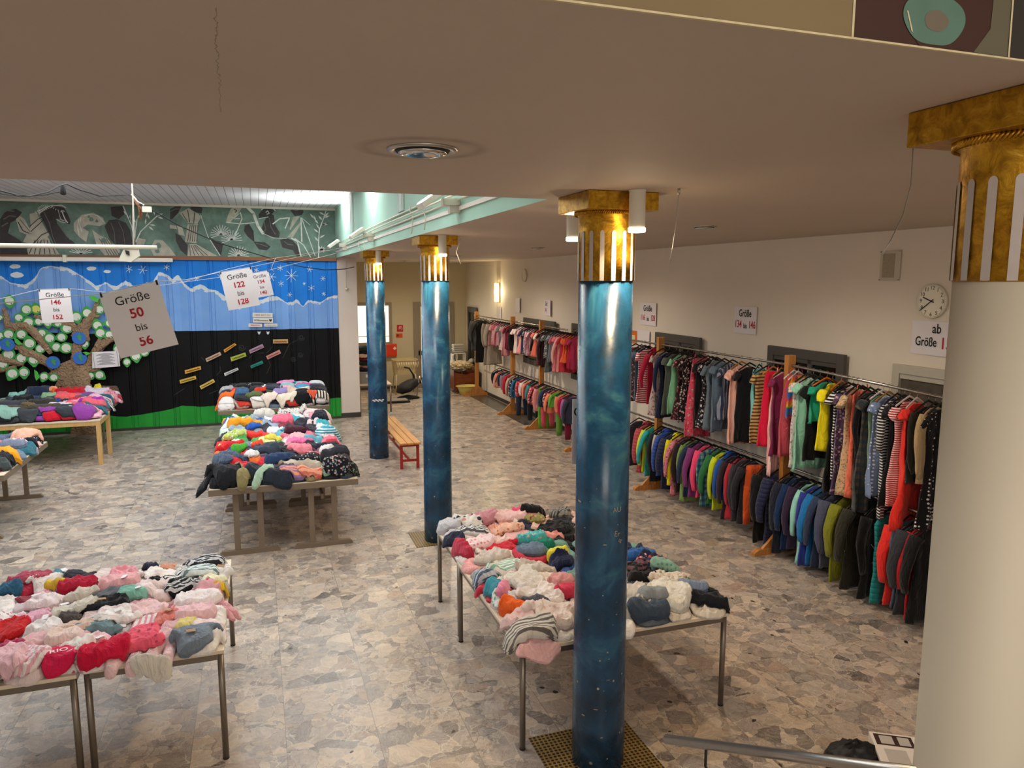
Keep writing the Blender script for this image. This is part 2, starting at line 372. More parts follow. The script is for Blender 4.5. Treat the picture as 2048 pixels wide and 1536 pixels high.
struct(MB().box((XM-0.02, YB+0.05, 0), (XM+0.06, YF, HZ)).build('wall_side', M['wallfar']))
struct(MB().box((XL-0.2, 1.2, 0), (XL, YB+0.2, ZT)).build('wall_left', M['white']))
# mint beam face of the raised hall ceiling with shallow pilasters
struct(MB().box((XM, YN, HZ+0.18), (XM+0.12, YB, ZT)).box((XM-0.004, YN, HZ-0.002), (XM, YB, ZT)).box((XM-0.002, YN-0.1, HZ+0.18), (XM+0.12, YN, ZT)).build('wall_mint', M['mint']))
struct(MB().box((XL, YN-0.12, HZ+0.18), (XM, YN, ZT)).build('wall_near', M['mint']))
for k, (yy) in enumerate((14.0, 9.2, 6.2)):
    struct(MB().cbox((XM-0.03, yy-0.17, HZ+0.33), (XM-0.004, yy+0.17, ZT), 0.006).box((XM-0.036, yy-0.125, HZ+0.33), (XM-0.03, yy-0.10, ZT)).box((XM-0.036, yy+0.10, HZ+0.33), (XM-0.03, yy+0.125, ZT)).build('trim_%d' % (k+1), M['mintlight']))
struct(MB().box((XM-0.02, YN, HZ+0.11), (XM-0.004, YB, HZ+0.145)).build('trim_4', M['white']))
struct(MB().box((XL, YB-0.05, ZT-0.045), (XM, YB-0.004, ZT-0.001)).build('trim_5', M['white']))
struct(MB().box((XL, YB-0.06, HZ-0.075), (XM-0.01, YB-0.0, HZ-0.0)).build('trim_6', M['railwood']))
# dark stone skirting
SK = mat('dark_stone_skirting', '#3a3733', 0.35, var=0.3, vs=20)
struct(MB().box((XM+0.06, YF-0.015, 0), (5.85, YF, 0.09)).build('baseboard_far', SK))
b = MB(); b.add([(wx(0)-0.015, 0, 0), (wx(21.3)-0.015, 21.3, 0), (wx(21.3)-0.015, 21.3, 0.09), (wx(0)-0.015, 0, 0.09), (wx(0), 0, 0), (wx(21.3), 21.3, 0), (wx(21.3), 21.3, 0.09), (wx(0), 0, 0.09)],
      [(0, 1, 2, 3), (3, 2, 6, 7), (0, 3, 7, 4)])
struct(b.build('baseboard_right', SK))
# dark floor strip beside the right wall
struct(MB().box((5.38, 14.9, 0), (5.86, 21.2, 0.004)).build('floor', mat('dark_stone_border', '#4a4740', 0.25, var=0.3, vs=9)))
# white square pillar closing the mural wall
p = MB().cbox((1.74, 17.07, 0.11), (2.17, 17.45, HZ-0.0), 0.006).build('pillar_shaft', M['pillar'])
q = MB().box((1.735, 17.06, 0.0), (2.18, 17.46, 0.11)).build('pillar_plinth', SK)
e = empty('square_pillar', (1.95, 17.25, 0)); tagp(e, 'square white pillar with dark stone plinth at the right end of the painted wall', 'pillar')
for o in (p, q): o.parent = e; o.location = (-1.95, -17.25, 0)

# ------------------------------------------------------------------ mural wall (painted metal panels)
def zpts(o, s, pts): return [(o[0]+a/s, o[1]+b_/s) for a, b_ in pts]
XA, XB = -7.6, 1.76
def curve_vals(pxs, Y=YB):
    out = []
    for p in pxs:
        v = aty(p[0], p[1], Y); out.append(((v.x-XA)/(XB-XA), v.z/5.0))
    out.sort(); return out
def fcurve(t, fac, pts):
    nd = t.n('ShaderNodeFloatCurve'); cu = nd.mapping.curves[0]
    pts = [(-0.0, pts[0][1])] + [p for p in pts if 0.002 < p[0] < 0.998] + [(1.0, pts[-1][1])]
    cu.points[0].location = pts[0]; cu.points[1].location = pts[-1]
    for p in pts[1:-1]: cu.points.new(*p)
    for p in cu.points: p.handle_type = 'VECTOR'
    nd.mapping.update(); t.set(nd.inputs[1], fac); return nd.outputs[0]
def mmural():
    t = NT('mural_paint'); x, y, z = t.xyz()
    u = t.math('DIVIDE', t.math('SUBTRACT', x, XA), XB-XA, clamp=True); zz = t.math('DIVIDE', z, 5.0)
    snow = [(-250, 560), (-120, 575)] + zpts((0, 340), 2.926, [(0, 620), (60, 660), (150, 680), (200, 640), (240, 575), (290, 560), (400, 580), (480, 620), (560, 685), (620, 660), (680, 690), (735, 655), (800, 690), (850, 665), (890, 670), (930, 600), (980, 620), (1010, 650), (1040, 620), (1080, 670), (1120, 705), (1175, 675), (1220, 705), (1260, 705), (1320, 755), (1400, 800)]) + \
        zpts((340, 560), 5.12, [(800, 250), (880, 215), (960, 210), (1020, 175), (1110, 180), (1200, 235), (1260, 230), (1300, 200), (1360, 275), (1415, 210), (1540, 230), (1620, 180), (1700, 165)])
    grn = [(-200, 838), (0, 832), (150, 828)] + zpts((340, 560), 5.12, [(-450, 1400), (-300, 1380), (-100, 1345), (0, 1325), (130, 1285), (300, 1300), (450, 1290), (620, 1300), (1000, 1270), (1400, 1230), (1620, 1220), (1700, 1205), (1740, 1205)])
    blk = [(-200, 700), (0, 690), (40, 672), (70, 664), (200, 668), (345, 662), (400, 662), (490, 660), (580, 658), (680, 656)]
    wig = t.math('MULTIPLY', t.math('SUBTRACT', t.noise(9.0, 4), 0.5), 0.012)
    zs = t.math('ADD', zz, wig)
    vs_, vg, vb = fcurve(t, u, curve_vals(snow)), fcurve(t, u, curve_vals(grn)), fcurve(t, u, curve_vals(blk))
    xm = t.noise(3.0, 4)
    sky = t.mix(xm, '#0f6fd0', '#2b86e0'); low = t.mix(xm, '#6a9be0', '#8ab2ea'); bk = t.mix(xm, '#070606', '#0d0b0a'); gn = t.mix(xm, '#1f8a2f', '#2f9f3a')
    c = t.mix(t.math('GREATER_THAN', zs, vs_), low, sky)
    d = t.math('ABSOLUTE', t.math('SUBTRACT', zs, t.math('SUBTRACT', vs_, 0.003)))
    wd = t.math('MULTIPLY', t.math('MAXIMUM', 0.04, t.math('SUBTRACT', t.noise(4.5, 5, rough=0.7), 0.36)), 0.045)
    c = t.mix(t.math('MULTIPLY', t.math('LESS_THAN', d, wd), 0.9), c, '#dfe3e6')
    c = t.mix(t.math('LESS_THAN', t.math('ADD', zz, t.math('MULTIPLY', wig, 0.3)), vb), c, bk)
    c = t.mix(t.math('LESS_THAN', t.math('ADD', zz, t.math('MULTIPLY', wig, 0.4)), vg), c, gn)
    # alternating tint of the individual painted panels
    pf = t.math('FLOOR', t.math('DIVIDE', x, 0.135)); wn = t.n('ShaderNodeTexWhiteNoise', noise_dimensions='1D', ins={'W': pf}).outputs[0]
    c = t.mix(t.math('MULTIPLY', wn, 0.14), c, '#0a1a2a')
    t.col(c); t.rough(0.6); t.b.inputs['Specular IOR Level'].default_value = 0.2; return t.m
def mural():
    b = MB(); per = 0.405; prof = [(0.0, 0.0), (0.185, 0.0), (0.195, 0.022), (0.225, 0.022), (0.235, 0.0), (0.30, 0.0), (0.303, 0.012), (0.309, 0.012), (0.312, 0.0)]
    pts = []; x = XA
    while x < XM-0.01:
        for a, d in prof:
            if x+a < XM-0.005: pts.append((x+a, YB+d))
        x += per
    pts.append((XM-0.005, YB))
    vs = [(a, c_, z) for z in (0.0, HZ-0.07) for a, c_ in pts]; n = len(pts)
    b.add(vs, [(i, i+1, n+i+1, n+i) for i in range(n-1)])
    b.box((XA, YB+0.03, 0), (XM, YB+0.15, ZT), 1)
    o = b.build('wall_back', [mmural(), M['white']], fix=False); struct(o); return o
mural()
struct(MB().box((XL, YB-0.02, 0), (XM, YB-0.0, 0.05)).build('baseboard_back', SK))
# painted motifs on the blue part : clouds and snowflakes
MW = mat('white_mural_paint', '#d5dbe0', 0.6, var=0.05)
def P3(pxs, Y): return [tuple(aty(a, c_, Y)) for a, c_ in pxs]
def stroke(b, pxs, wpx, Y, mi=0):
    pts = P3(pxs, Y); w0 = wpx/FPX*17.5/2
    for i in range(len(pts)-1):
        a, c_ = Vector(pts[i]), Vector(pts[i+1]); d = (c_-a)
        if d.length < 1e-4: continue
        d.normalize(); n = Vector((-d.z, 0, d.x))*w0; a -= d*w0*0.3; c_ += d*w0*0.3
        b.quad(a-n, c_-n, c_+n, a+n, mi)
b = MB()
SF = zpts((0, 340), 2.926, [(755, 580), (835, 585), (975, 570), (1150, 635), (1290, 622), (1500, 585), (1590, 625), (1640, 575), (1705, 618), (1645, 665), (1812, 580), (1890, 635), (1823, 690), (1695, 730), (1780, 665), (1895, 725)])
SR = [7, 9, 6, 5, 7, 5, 9, 6, 13, 6, 6, 5, 7, 5, 3, 4]
for (sx_, sy_), r_ in zip(SF, SR):
    a0 = random.random()
    for k in range(3 if r_ < 12 else 4):
        a = a0 + k*math.pi/(3 if r_ < 12 else 4); dx, dy = math.cos(a)*r_, math.sin(a)*r_
        stroke(b, [(sx_-dx, sy_-dy), (sx_+dx, sy_+dy)], 0.8, YB-0.003-0.0003*k)
for cx, cy, r_ in [(30, 533, 10), (34, 550, 12), (183, 537, 9), (214, 543, 7), (390, 575, 4)]:
    n = 16; b.poly(P3([(cx+math.cos(2*math.pi*i/n)*r_*(1+0.2*random.random()), cy+math.sin(2*math.pi*i/n)*r_*0.38*(1+0.4*random.random())) for i in range(n)], YB-0.004))
for s_ in zpts((340, 560), 5.12, [(912, 540), (1003, 540)]):
    b.poly(P3([(s_[0]-3, s_[1]-3), (s_[0], s_[1]-1.5), (s_[0]+3, s_[1]-3), (s_[0]+2.5, s_[1]+1), (s_[0], s_[1]+4), (s_[0]-2.5, s_[1]+1)], YB-0.003))
GR = mat('faint_chalk_line', '#4a4744', 0.7, var=0.1)
def spiral(cx, cy, r_, turns=1.6):
    return [(cx+r_*(1-k/22*0.75)*math.cos(k/22*turns*2*math.pi), cy+r_*(1-k/22*0.75)*math.sin(k/22*turns*2*math.pi)) for k in range(23)]
for z_ in [[(1155, 800), (1220, 660), (1310, 610)], [(990, 750), (1050, 680)], [(810, 800), (860, 750), (960, 745)], [(400, 1165), (490, 1130)], [(40, 1180), (150, 1110)], [(320, 790), (355, 830)], [(480, 975), (520, 930), (510, 885)], [(990, 960), (1030, 870), (1010, 825)]]:
    stroke(b, zpts((340, 560), 5.12, z_), 0.7, YB-0.003, 1)
for cx, cy, r_ in [(1345, 590, 32), (1262, 810, 28), (1335, 765, 28), (735, 690, 36)]:
    stroke(b, zpts((340, 560), 5.12, spiral(cx, cy, r_)), 0.7, YB-0.003, 1)
struct(b.build('wall_back', [MW, GR], fix=False))

# ------------------------------------------------------------------ painted frieze above the mural
def mfrieze():
    t = NT('dark_green_frieze_paint'); n = t.noise(2.2, 6, rough=0.65, dist=0.4)
    t.col(t.ramp(n, [(0.3, '#4e6259'), (0.5, '#647b70'), (0.7, '#7d978b')])); t.rough(0.7); return t.m
FC = ['#ffffff', '#3a3536', '#b4aea0', '#d6d8d2', '#6c6a66', '#241f22']
fm = [mfrieze()] + [mat('frieze_tone_%d' % i, c, 0.7, var=0.4, vs=9) for i, c in enumerate(FC[1:], 1)]
YZ = YB-0.012
b = MB(); b.box((XL, YZ, HZ), (XM-0.01, YB+0.02, ZT-0.04), 0)
zA = lambda pts: zpts((0, 340), 5.689, pts)
zB = lambda pts: zpts((340, 360), 5.689, pts)
def pl(pts, mi, k): b.poly(P3(pts, YZ-0.0008*k), mi)
dark = [zA([(470, 450), (540, 415), (640, 410), (730, 430), (770, 500), (805, 590), (790, 620), (740, 600), (690, 550), (640, 560), (650, 610), (700, 680), (760, 760), (850, 830), (860, 865), (620, 860), (560, 720), (450, 500)]),
        zA([(1240, 570), (1330, 560), (1430, 600), (1480, 680), (1520, 860), (1330, 865), (1250, 790), (1190, 640)]),
        zA([(0, 560), (60, 470), (180, 440), (250, 480), (200, 560), (120, 600), (90, 720), (230, 800), (260, 850), (0, 860)]),
        zA([(0, 890), (300, 890), (320, 965), (0, 965)]),
        zB([(1130, 380), (1180, 400), (1200, 520), (1250, 600), (1240, 660), (1100, 640), (1030, 580), (1070, 470)]),
        zB([(850, 520), (900, 500), (950, 580), (960, 700), (1080, 710), (1145, 760), (1100, 800), (1010, 790), (950, 700), (880, 640), (840, 580)]),
        zB([(1250, 680), (1330, 660), (1400, 690), (1460, 760), (1490, 870), (1440, 870), (1400, 800), (1280, 770)]),
        zB([(430, 640), (520, 690), (610, 710), (580, 860), (540, 800), (470, 690)]),
        zB([(0, 330), (60, 300), (130, 300), (90, 380), (30, 440), (0, 460)]), zB([(60, 600), (120, 640), (200, 740), (190, 860), (120, 800), (70, 700)]),
        zA([(1260, 420), (1400, 410), (1420, 500), (1350, 560), (1270, 520)]),
        zB([(1010, 390), (1060, 330), (1130, 320), (1190, 350), (1150, 400), (1080, 430), (1010, 440)]),
        zB([(1370, 350), (1420, 300), (1490, 300), (1520, 360), (1500, 400), (1420, 410)]), zB([(230, 310), (300, 290), (370, 320), (360, 380), (300, 370), (250, 350)])]
lightp = [zA([(335, 500), (410, 480), (560, 740), (540, 760), (400, 855), (260, 820), (350, 640)]),
          zA([(420, 850), (540, 760), (600, 850), (680, 960), (320, 960), (310, 900)]),
          zA([(180, 560), (225, 520), (280, 560), (355, 700), (300, 735), (220, 700), (200, 620)]),
          zA([(840, 600), (930, 510), (1060, 485), (1170, 540), (1200, 610), (1130, 640), (1000, 620), (940, 660), (1010, 700), (980, 820), (900, 760), (840, 690)]),
          zA([(1050, 680), (1130, 740), (1220, 780), (1370, 920), (1340, 970), (1190, 970), (1100, 860)]),
          zA([(1760, 790), (1850, 800), (1930, 880), (2000, 975), (1750, 975), (1710, 890)]), zA([(1560, 770), (1660, 790), (1640, 850), (1550, 860)]),
          zB([(105, 375), (210, 320), (330, 390), (350, 430), (310, 500), (200, 490)]), zB([(200, 505), (320, 500), (300, 720), (170, 705)]),
          zB([(215, 730), (300, 730), (540, 865), (200, 865)]), zB([(80, 520), (140, 540), (170, 640), (100, 620)]),
          zB([(0, 510), (70, 520), (80, 560), (0, 550)]),
          zB([(690, 330), (740, 300), (820, 310), (790, 360), (730, 430), (680, 490), (640, 470), (660, 400)]),
          zB([(1400, 420), (1480, 410), (1370, 570), (1360, 560)]), zB([(1330, 655), (1480, 480), (1490, 500), (1400, 650)])]
for k, p_ in enumerate(dark): pl(p_, 1, 1+k % 3)
for k, p_ in enumerate(lightp): pl(p_, 2, 5+k % 4)
def st(pts, wd, mi, k): stroke(b, pts, wd, YZ-0.0008*k, mi)
for p_ in [[(450, 490), (560, 410), (700, 400), (750, 430)], [(440, 470), (520, 420), (600, 400)], [(700, 460), (740, 560), (770, 600)]]: st(zA(p_), 1.6, 3, 10)
for i in range(9): st(zA([(400+i*22, 470-i*8), (425+i*22, 500-i*10)]), 0.9, 3, 11)
for i in range(6): st(zA([(330+i*60, 955), (400+i*34, 800)]), 1.2, 1, 11)
for i in range(5): st(zB([(230+i*22, 510), (200+i*26, 700)]), 1.0, 1, 12); st(zB([(230+i*50, 860), (225+i*16, 740)]), 1.0, 1, 12); st(zA([(1240+i*30, 970), (1130+i*26, 780)]), 0.9, 1, 12)
for p_, w_ in [([(880, 310), (950, 380), (1000, 520), (1060, 610)], 5), ([(640, 480), (800, 500), (960, 485)], 1.5), ([(800, 370), (820, 440), (770, 560), (730, 660)], 1.6), ([(1380, 660), (1450, 700), (1490, 870)], 2.5), ([(1420, 665), (1520, 740), (1600, 880)], 1.8), ([(1490, 430), (1500, 700)], 2.4), ([(1500, 440), (1650, 860)], 1.5), ([(1500, 430), (1590, 510)], 1.0),
              ([(1060, 610), (1180, 660), (1330, 665)], 0.9), ([(1170, 500), (1250, 440), (1360, 430), (1310, 550)], 2.2), ([(1010, 440), (1120, 420)], 1.3), ([(350, 400), (430, 640), (570, 860)], 1.1)]: st(zB(p_), w_, 3, 13)
def plant(stem, leaves, f, ln=13, wd=3.6):
    st(f(stem), 1.8, 3, 14)
    for (x_, y_, a) in leaves:
        (px_, py_), = f([(x_, y_)]); ca, sa = math.cos(R(a)), -math.sin(R(a))
        pl([(px_, py_), (px_+ca*ln*0.5-sa*wd*0.5, py_+sa*ln*0.5+ca*wd*0.5), (px_+ca*ln, py_+sa*ln), (px_+ca*ln*0.5+sa*wd*0.5, py_+sa*ln*0.5-ca*wd*0.5)], 3, 15)
plant([(1690, 880), (1690, 700), (1700, 560), (1750, 430), (1790, 300)], [(1690, 700, 130), (1700, 660, 30), (1690, 600, 140), (1700, 560, 120), (1720, 520, 30), (1720, 510, 5), (1735, 460, 130), (1750, 430, 20), (1755, 420, 45), (1760, 400, 150), (1770, 350, 30), (1775, 340, 120), (1690, 500, 130), (1660, 470, 110), (1640, 440, 130), (1790, 320, 60)] + [(1700, 780+k*8, -40+k*26) for k in range(6)], zB)
plant([(1525, 860), (1540, 700), (1560, 560)], [(1560, 560, 60), (1550, 600, 130)], zA)
plant([(1530, 850), (1600, 700), (1790, 520)], [(1790, 520, 20), (1790, 530, -20), (1700, 620, -10), (1690, 640, -40), (1650, 620, 80), (1760, 520, 100), (1700, 560, 110), (1660, 540, 70)], zA)
plant([(1540, 840), (1500, 640), (1400, 410)], [(1480, 600, 100), (1450, 520, 130), (1470, 580, 80)], zA)
for cx, cy in [(780, 860), (700, 680), (580, 620)]:
    for k in range(13): 
        a = 200-k*17; (px_, py_), = zB([(cx, cy)]); st([(px_, py_), (px_+math.cos(R(a))*21, py_-math.sin(R(a))*19)], 1.1, 3, 14)
for k in range(9): (px_, py_), = zA([(920, 955)]); a = 160-k*18; st([(px_, py_), (px_+math.cos(R(a))*24, py_-math.sin(R(a))*14)], 1.3, 3, 14)
for p_, w_, mi_, f_ in [([(690, 470), (715, 460), (735, 470), (715, 480), (695, 475)], 1.0, 3, zA), ([(640, 560), (690, 590), (750, 600)], 0.9, 3, zA), ([(660, 450), (690, 560), (760, 590)], 0.8, 3, zA), ([(660, 600), (740, 720), (800, 800)], 0.9, 4, zA), ([(500, 480), (560, 600), (600, 760), (640, 850)], 1.2, 4, zA), ([(205, 590), (260, 690), (330, 720)], 1.4, 5, zA), ([(225, 560), (290, 640), (340, 700)], 0.8, 5, zA),
        ([(340, 640), (430, 560), (470, 540)], 1.1, 5, zA), ([(350, 700), (460, 600), (500, 560)], 1.1, 5, zA), ([(380, 840), (470, 740), (560, 700)], 1.1, 5, zA), ([(900, 560), (880, 640), (900, 740)], 1.3, 3, zA), ([(920, 540), (905, 620), (930, 700)], 1.0, 3, zA), ([(960, 520), (1040, 500), (1110, 520), (1190, 600)], 1.1, 3, zA), ([(1260, 600), (1300, 700), (1310, 840)], 1.0, 4, zA), ([(1350, 590), (1400, 700), (1420, 840)], 1.0, 4, zA),
        ([(20, 500), (80, 460), (160, 470)], 1.6, 4, zA), ([(40, 560), (110, 520), (180, 530)], 1.6, 4, zA), ([(20, 640), (90, 600)], 1.6, 4, zA), ([(730, 330), (760, 350), (740, 370)], 1.4, 1, zB), ([(700, 420), (740, 440), (800, 440)], 1.2, 3, zB), ([(790, 380), (720, 440)], 1.1, 3, zB), ([(1040, 340), (1090, 300), (1150, 300), (1200, 350)], 1.4, 3, zB), ([(1090, 370), (1110, 350), (1130, 380), (1100, 390)], 1.1, 3, zB), ([(1070, 470), (1090, 560), (1060, 600)], 1.1, 4, zB), ([(1130, 430), (1150, 540), (1200, 620)], 1.1, 4, zB),
        ([(1390, 330), (1430, 350), (1470, 340)], 1.0, 4, zB), ([(1380, 360), (1400, 390)], 1.0, 4, zB), ([(1300, 700), (1340, 730), (1400, 740)], 1.2, 4, zB), ([(980, 720), (1060, 740), (1110, 760)], 1.2, 4, zB), ([(140, 380), (200, 480)], 1.1, 5, zB), ([(200, 340), (225, 480)], 1.1, 5, zB), ([(280, 370), (270, 490)], 1.1, 5, zB), ([(0, 360), (60, 330), (110, 330)], 1.3, 4, zB)]: st(f_(p_), w_, mi_, 16)
for k in range(14):
    a_ = -0.2+k*0.11; st(zA([(560-130*math.cos(a_*1.6)+20, 520-105*math.sin(a_*1.6+0.5)), (560-152*math.cos(a_*1.6)+20, 520-125*math.sin(a_*1.6+0.5))]), 0.9, 3, 17)
for cx, cy, r_ in [(1040, 560, 26), (1100, 580, 18), (1010, 530, 16), (1180, 800, 30), (1270, 860, 22), (1800, 860, 34), (1790, 920, 26)]:
    (px_, py_), = zA([(cx, cy)]); pl([(px_+r_/5.7*math.cos(k)*(1+0.2*math.sin(3*k)), py_+r_/5.7*math.sin(k)) for k in [i*0.628 for i in range(10)]], 0, 17)
struct(b.build('wall_frieze', fm, fix=False))

# ------------------------------------------------------------------ near painted wall above the ceiling edge
b = MB(); yq = 1.326; b.box((-3.0, yq, HZ+0.0005), (6.3, 1.3299, 4.4), 0); b.box((-3.0, 1.33, HZ+0.19), (6.3, 1.45, 4.4), 0)
def F(pts, mi, k): b.poly([(x_, yq-0.0006*k, z_) for x_, z_ in pts], mi)
xl, xr = 1.21, 1.612
F([(xl, 3.604), (xr, 3.604), (xr, 3.95), (xl, 3.95)], 1, 1)
F([(xl-0.006, 3.604), (xl, 3.604), (xl, 3.95), (xl-0.006, 3.95)], 3, 2)
def ell(cx, cz, rx, rz, n=28, ph=0.0): return [(cx+rx*math.cos(2*math.pi*i/n)*(1+0.03*math.sin(6*math.pi*i/n*1+ph)), cz+rz*math.sin(2*math.pi*i/n)*(1+0.03*math.sin(10*math.pi*i/n+ph))) for i in range(n)]
F([(1.545, 3.606), (1.648, 3.606), (1.648, 3.95), (1.60, 3.95), (1.59, 3.66)], 4, 2.5)
F([(x_, max(z_, 3.605)) for x_, z_ in ell(1.465, 3.668, 0.115, 0.085, 60)], 1, 3)
F([(x_, max(z_, 3.608)) for x_, z_ in ell(1.425, 3.664, 0.088, 0.055, 60)], 2, 4); F(ell(1.43, 3.660, 0.034, 0.022, ph=1), 5, 5)
F([(1.345, 3.672), (1.349, 3.672), (1.366, 3.630), (1.361, 3.633)], 3, 6)
F([(1.648, 3.605), (1.653, 3.605), (1.648, 3.95), (1.643, 3.95)], 3, 6)
F([(1.653, 3.605), (2.6, 3.605), (2.6, 3.95), (1.653, 3.95)], 6, 2)
b.box((-3.0, yq-0.007, HZ-0.001), (6.3, yq+0.001, HZ+0.003), 3)
struct(b.build('wall_near', [mat('olive_wall_paint', '#7d6c4a', 0.7, var=0.1, vs=4), mat('dark_brown_paint', '#38180a', 0.6), mat('teal_paint', '#527466', 0.6, var=0.12, vs=20), mat('chipped_cream_edge', '#cbbd98', 0.7, var=0.3, vs=40),
      mat('grey_olive_paint', '#5c5742', 0.6), mat('taupe_paint', '#6b6152', 0.6), mat('near_black_paint', '#26211a', 0.6)], fix=False))


# ------------------------------------------------------------------ columns
def column(cx, cy, blue, r=0.165, label=''):
    e = empty('column', (cx, cy, 0)); tagp(e, label, 'column', None)
    zt = 3.098
    sh = MB().lathe([(r*1.02, 0.0), (r*1.02, 0.3), (r, 1.2), (r*0.985, zt)], n=64).build('shaft', M['blue'] if blue else mat('cream_column_paint', '#cbc3b0', 0.6, var=0.05, vs=2), e)
    g = MB().lathe([(r+0.002, zt), (r+0.003, zt+0.3), (r+0.002, HZ-0.125), (r+0.02, HZ-0.115), (r+0.02, HZ-0.1)], n=64, mi=0)
    for k in range(16):      # painted flutes with round tops
        a0 = 2*math.pi*(k+0.5)/16; hw = 0.075; rr = r+0.006; pts = []
        out = [(-hw, 0), (hw, 0), (hw, 0.27)] + [(hw*math.cos(R(t_)), 0.27+0.016*math.sin(R(t_))) for t_ in range(20, 180, 20)] + [(-hw, 0.27)]
        g.poly([(rr*math.cos(a0+a), rr*math.sin(a0+a), zt+0.002+z_) for a, z_ in out], 1)
    for k in range(96):      # rope moulding under the abacus
        a = 2*math.pi*k/96; q = 2*math.pi*(k+1.2)/96; rr = r+0.022
        g.tube([(rr*math.cos(a), rr*math.sin(a), HZ-0.122), (rr*math.cos(q), rr*math.sin(q), HZ-0.102)], 0.006, 5)
    g.build('capital', [M['gold'], M['flute']], e, fix=False)
    MB().cbox((-0.22, -0.22, HZ-0.102), (0.22, 0.22, HZ-0.002), 0.003).build('abacus', M['gold'], e)
    return e
column(1.955, 12.98, True, label='blue marbled round column with gold capital beside the wooden bench, farthest of the blue columns')
column(1.97, 8.50, True, label='middle blue marbled round column with gold capital, between the farther and nearer ones')
column(1.99, 4.08, True, label='nearest blue marbled round column, scratched, in front of the right clothes table')
column(2.105, 1.60, False, label='round white column with gold capital at the right edge')
def grille(cx, cy, hw, hl, label):
    t = NT('brass_hexagon_grille'); x, y, z = t.xyz()
    v = t.vor(34.0, t.comb(x, y, 0.0), rnd=0.12).outputs['Distance']
    t.col(t.mix(t.math('LESS_THAN', v, 0.36), '#8f7440', '#2a2115')); t.rough(0.4)
    o = MB().box((-hw, -hl, 0.0), (hw, hl, 0.006)).build('floor_grille', t.m, None, (cx, cy, 0.0)); tagp(o, label, 'floor grille')
grille(1.99, 4.08, 0.36, 0.34, 'perforated brass floor grille around the foot of the nearest blue column')
grille(1.93, 8.56, 0.27, 0.27, 'perforated floor grille around the foot of the middle blue column')
# ------------------------------------------------------------------ ceiling fittings
EM = mat('lamp_diffuser_warm', '#ffffff', 0.5, emit='#ffe9c4', es=14, var=0)
EMC = mat('lamp_diffuser_cool', '#ffffff', 0.5, emit='#f4fbff', es=22, var=0)
canlab = ['white cylinder ceiling lamp in front of the nearest blue column', 'white cylinder ceiling lamp in front of the middle blue column', 'white cylinder ceiling lamp in front of the farthest blue column', 'white cylinder ceiling lamp half hidden behind the nearest blue column']
for (x, y), lb in zip(CANS, canlab):
    e = empty('ceiling_lamp', (x, y, HZ)); tagp(e, lb, 'lamp')
    MB().lathe([(0.05, 0.0), (0.05, -0.006), (0.046, -0.008), (0.046, -0.215)], n=32, cap1=False).lathe([(0.042, -0.215), (0.042, -0.2)], n=32).build('housing', M['offwhite'], e)
    MB().lathe([(0.049, -0.208), (0.049, -0.228), (0.044, -0.232)], n=32).build('diffuser', EM, e)
def down(x, y, r, lb, lit):
    e = empty('recessed_downlight', (x, y, HZ)); tagp(e, lb, 'downlight')
    MB().lathe([(r, -0.001), (r, -0.006), (r*0.92, -0.011), (r*0.80, -0.008), (r*0.78, 0.0), (r*0.74, 0.0)], n=48, cap0=False, cap1=False).build('trim_ring', M['steel'], e)
    MB().lathe([(r*0.79, -0.004), (r*0.74, -0.014), (r*0.70, -0.014)], n=48, cap0=False, cap1=False).build('inner_ring', M['black'], e)
    MB().lathe([(r*0.72, -0.010), (r*0.66, -0.022), (r*0.48, -0.024), (r*0.25, -0.016), (r*0.02, -0.014)], n=48).build('lens', mat('chrome_reflector', '#c9c6c2', 0.12, 1.0, var=0.0), e)
down(0.632, 2.906, 0.135, 'large chrome recessed downlight in the near ceiling', False)
down(3.99, 6.12, 0.12, 'round recessed downlight in the ceiling right of the nearest blue column', True)
down(4.10, 10.78, 0.12, 'round recessed downlight in the ceiling between the middle and nearest blue columns', True)
down(3.9, 15.0, 0.12, 'added round recessed downlight in the far ceiling right of the middle blue column', True)  # added fitting, gives the far aisle more light
down(3.6, 18.9, 0.12, 'farthest round recessed downlight, added to brighten the far room', True)  # extra lamp added to lift the far room
# floodlights and conduits on the mint beam
fl = ['nearest white floodlight on the mint beam, right of the middle column capital', 'white floodlight on the mint beam above the farthest blue column', 'farthest white floodlight on the mint beam beside the painted frieze']
for y, lb in zip(FLOODS, fl):
    e = empty('floodlight', (XM, y, 3.78)); tagp(e, lb, 'floodlight')
    MB().cbox((-0.16, -0.05, -0.03), (-0.005, 0.05, 0.03), 0.004).cbox((-0.10, -0.04, -0.09), (-0.005, 0.04, -0.03), 0.004).build('bracket', M['offwhite'], e)
    Mr = Matrix.Translation((-0.24, 0, 0.03)) @ Matrix.Rotation(R(-35), 4, 'Y')
    MB().cbox((-0.14, -0.12, -0.02), (0.10, 0.12, 0.03), 0.006, M=Mr).build('housing', M['offwhite'], e)
    MB().box((-0.12, -0.10, 0.031), (0.08, 0.10, 0.036), M=Mr).build('lamp_glass', EMC, e)
for k, z in enumerate((3.90, 3.84, 3.80)):
    o = MB().tube([(XM-0.03-0.03*(k == 1), 4.6, z), (XM-0.03-0.03*(k == 1), 10.5, z), (XM-0.03, 16.9, z-0.02)], 0.011, 8).build('cable_conduit', M['offwhite'])
    tagp(o, ['upper white conduit', 'middle white conduit', 'lowest white conduit'][k] + ' along the mint beam above the columns', 'conduit')
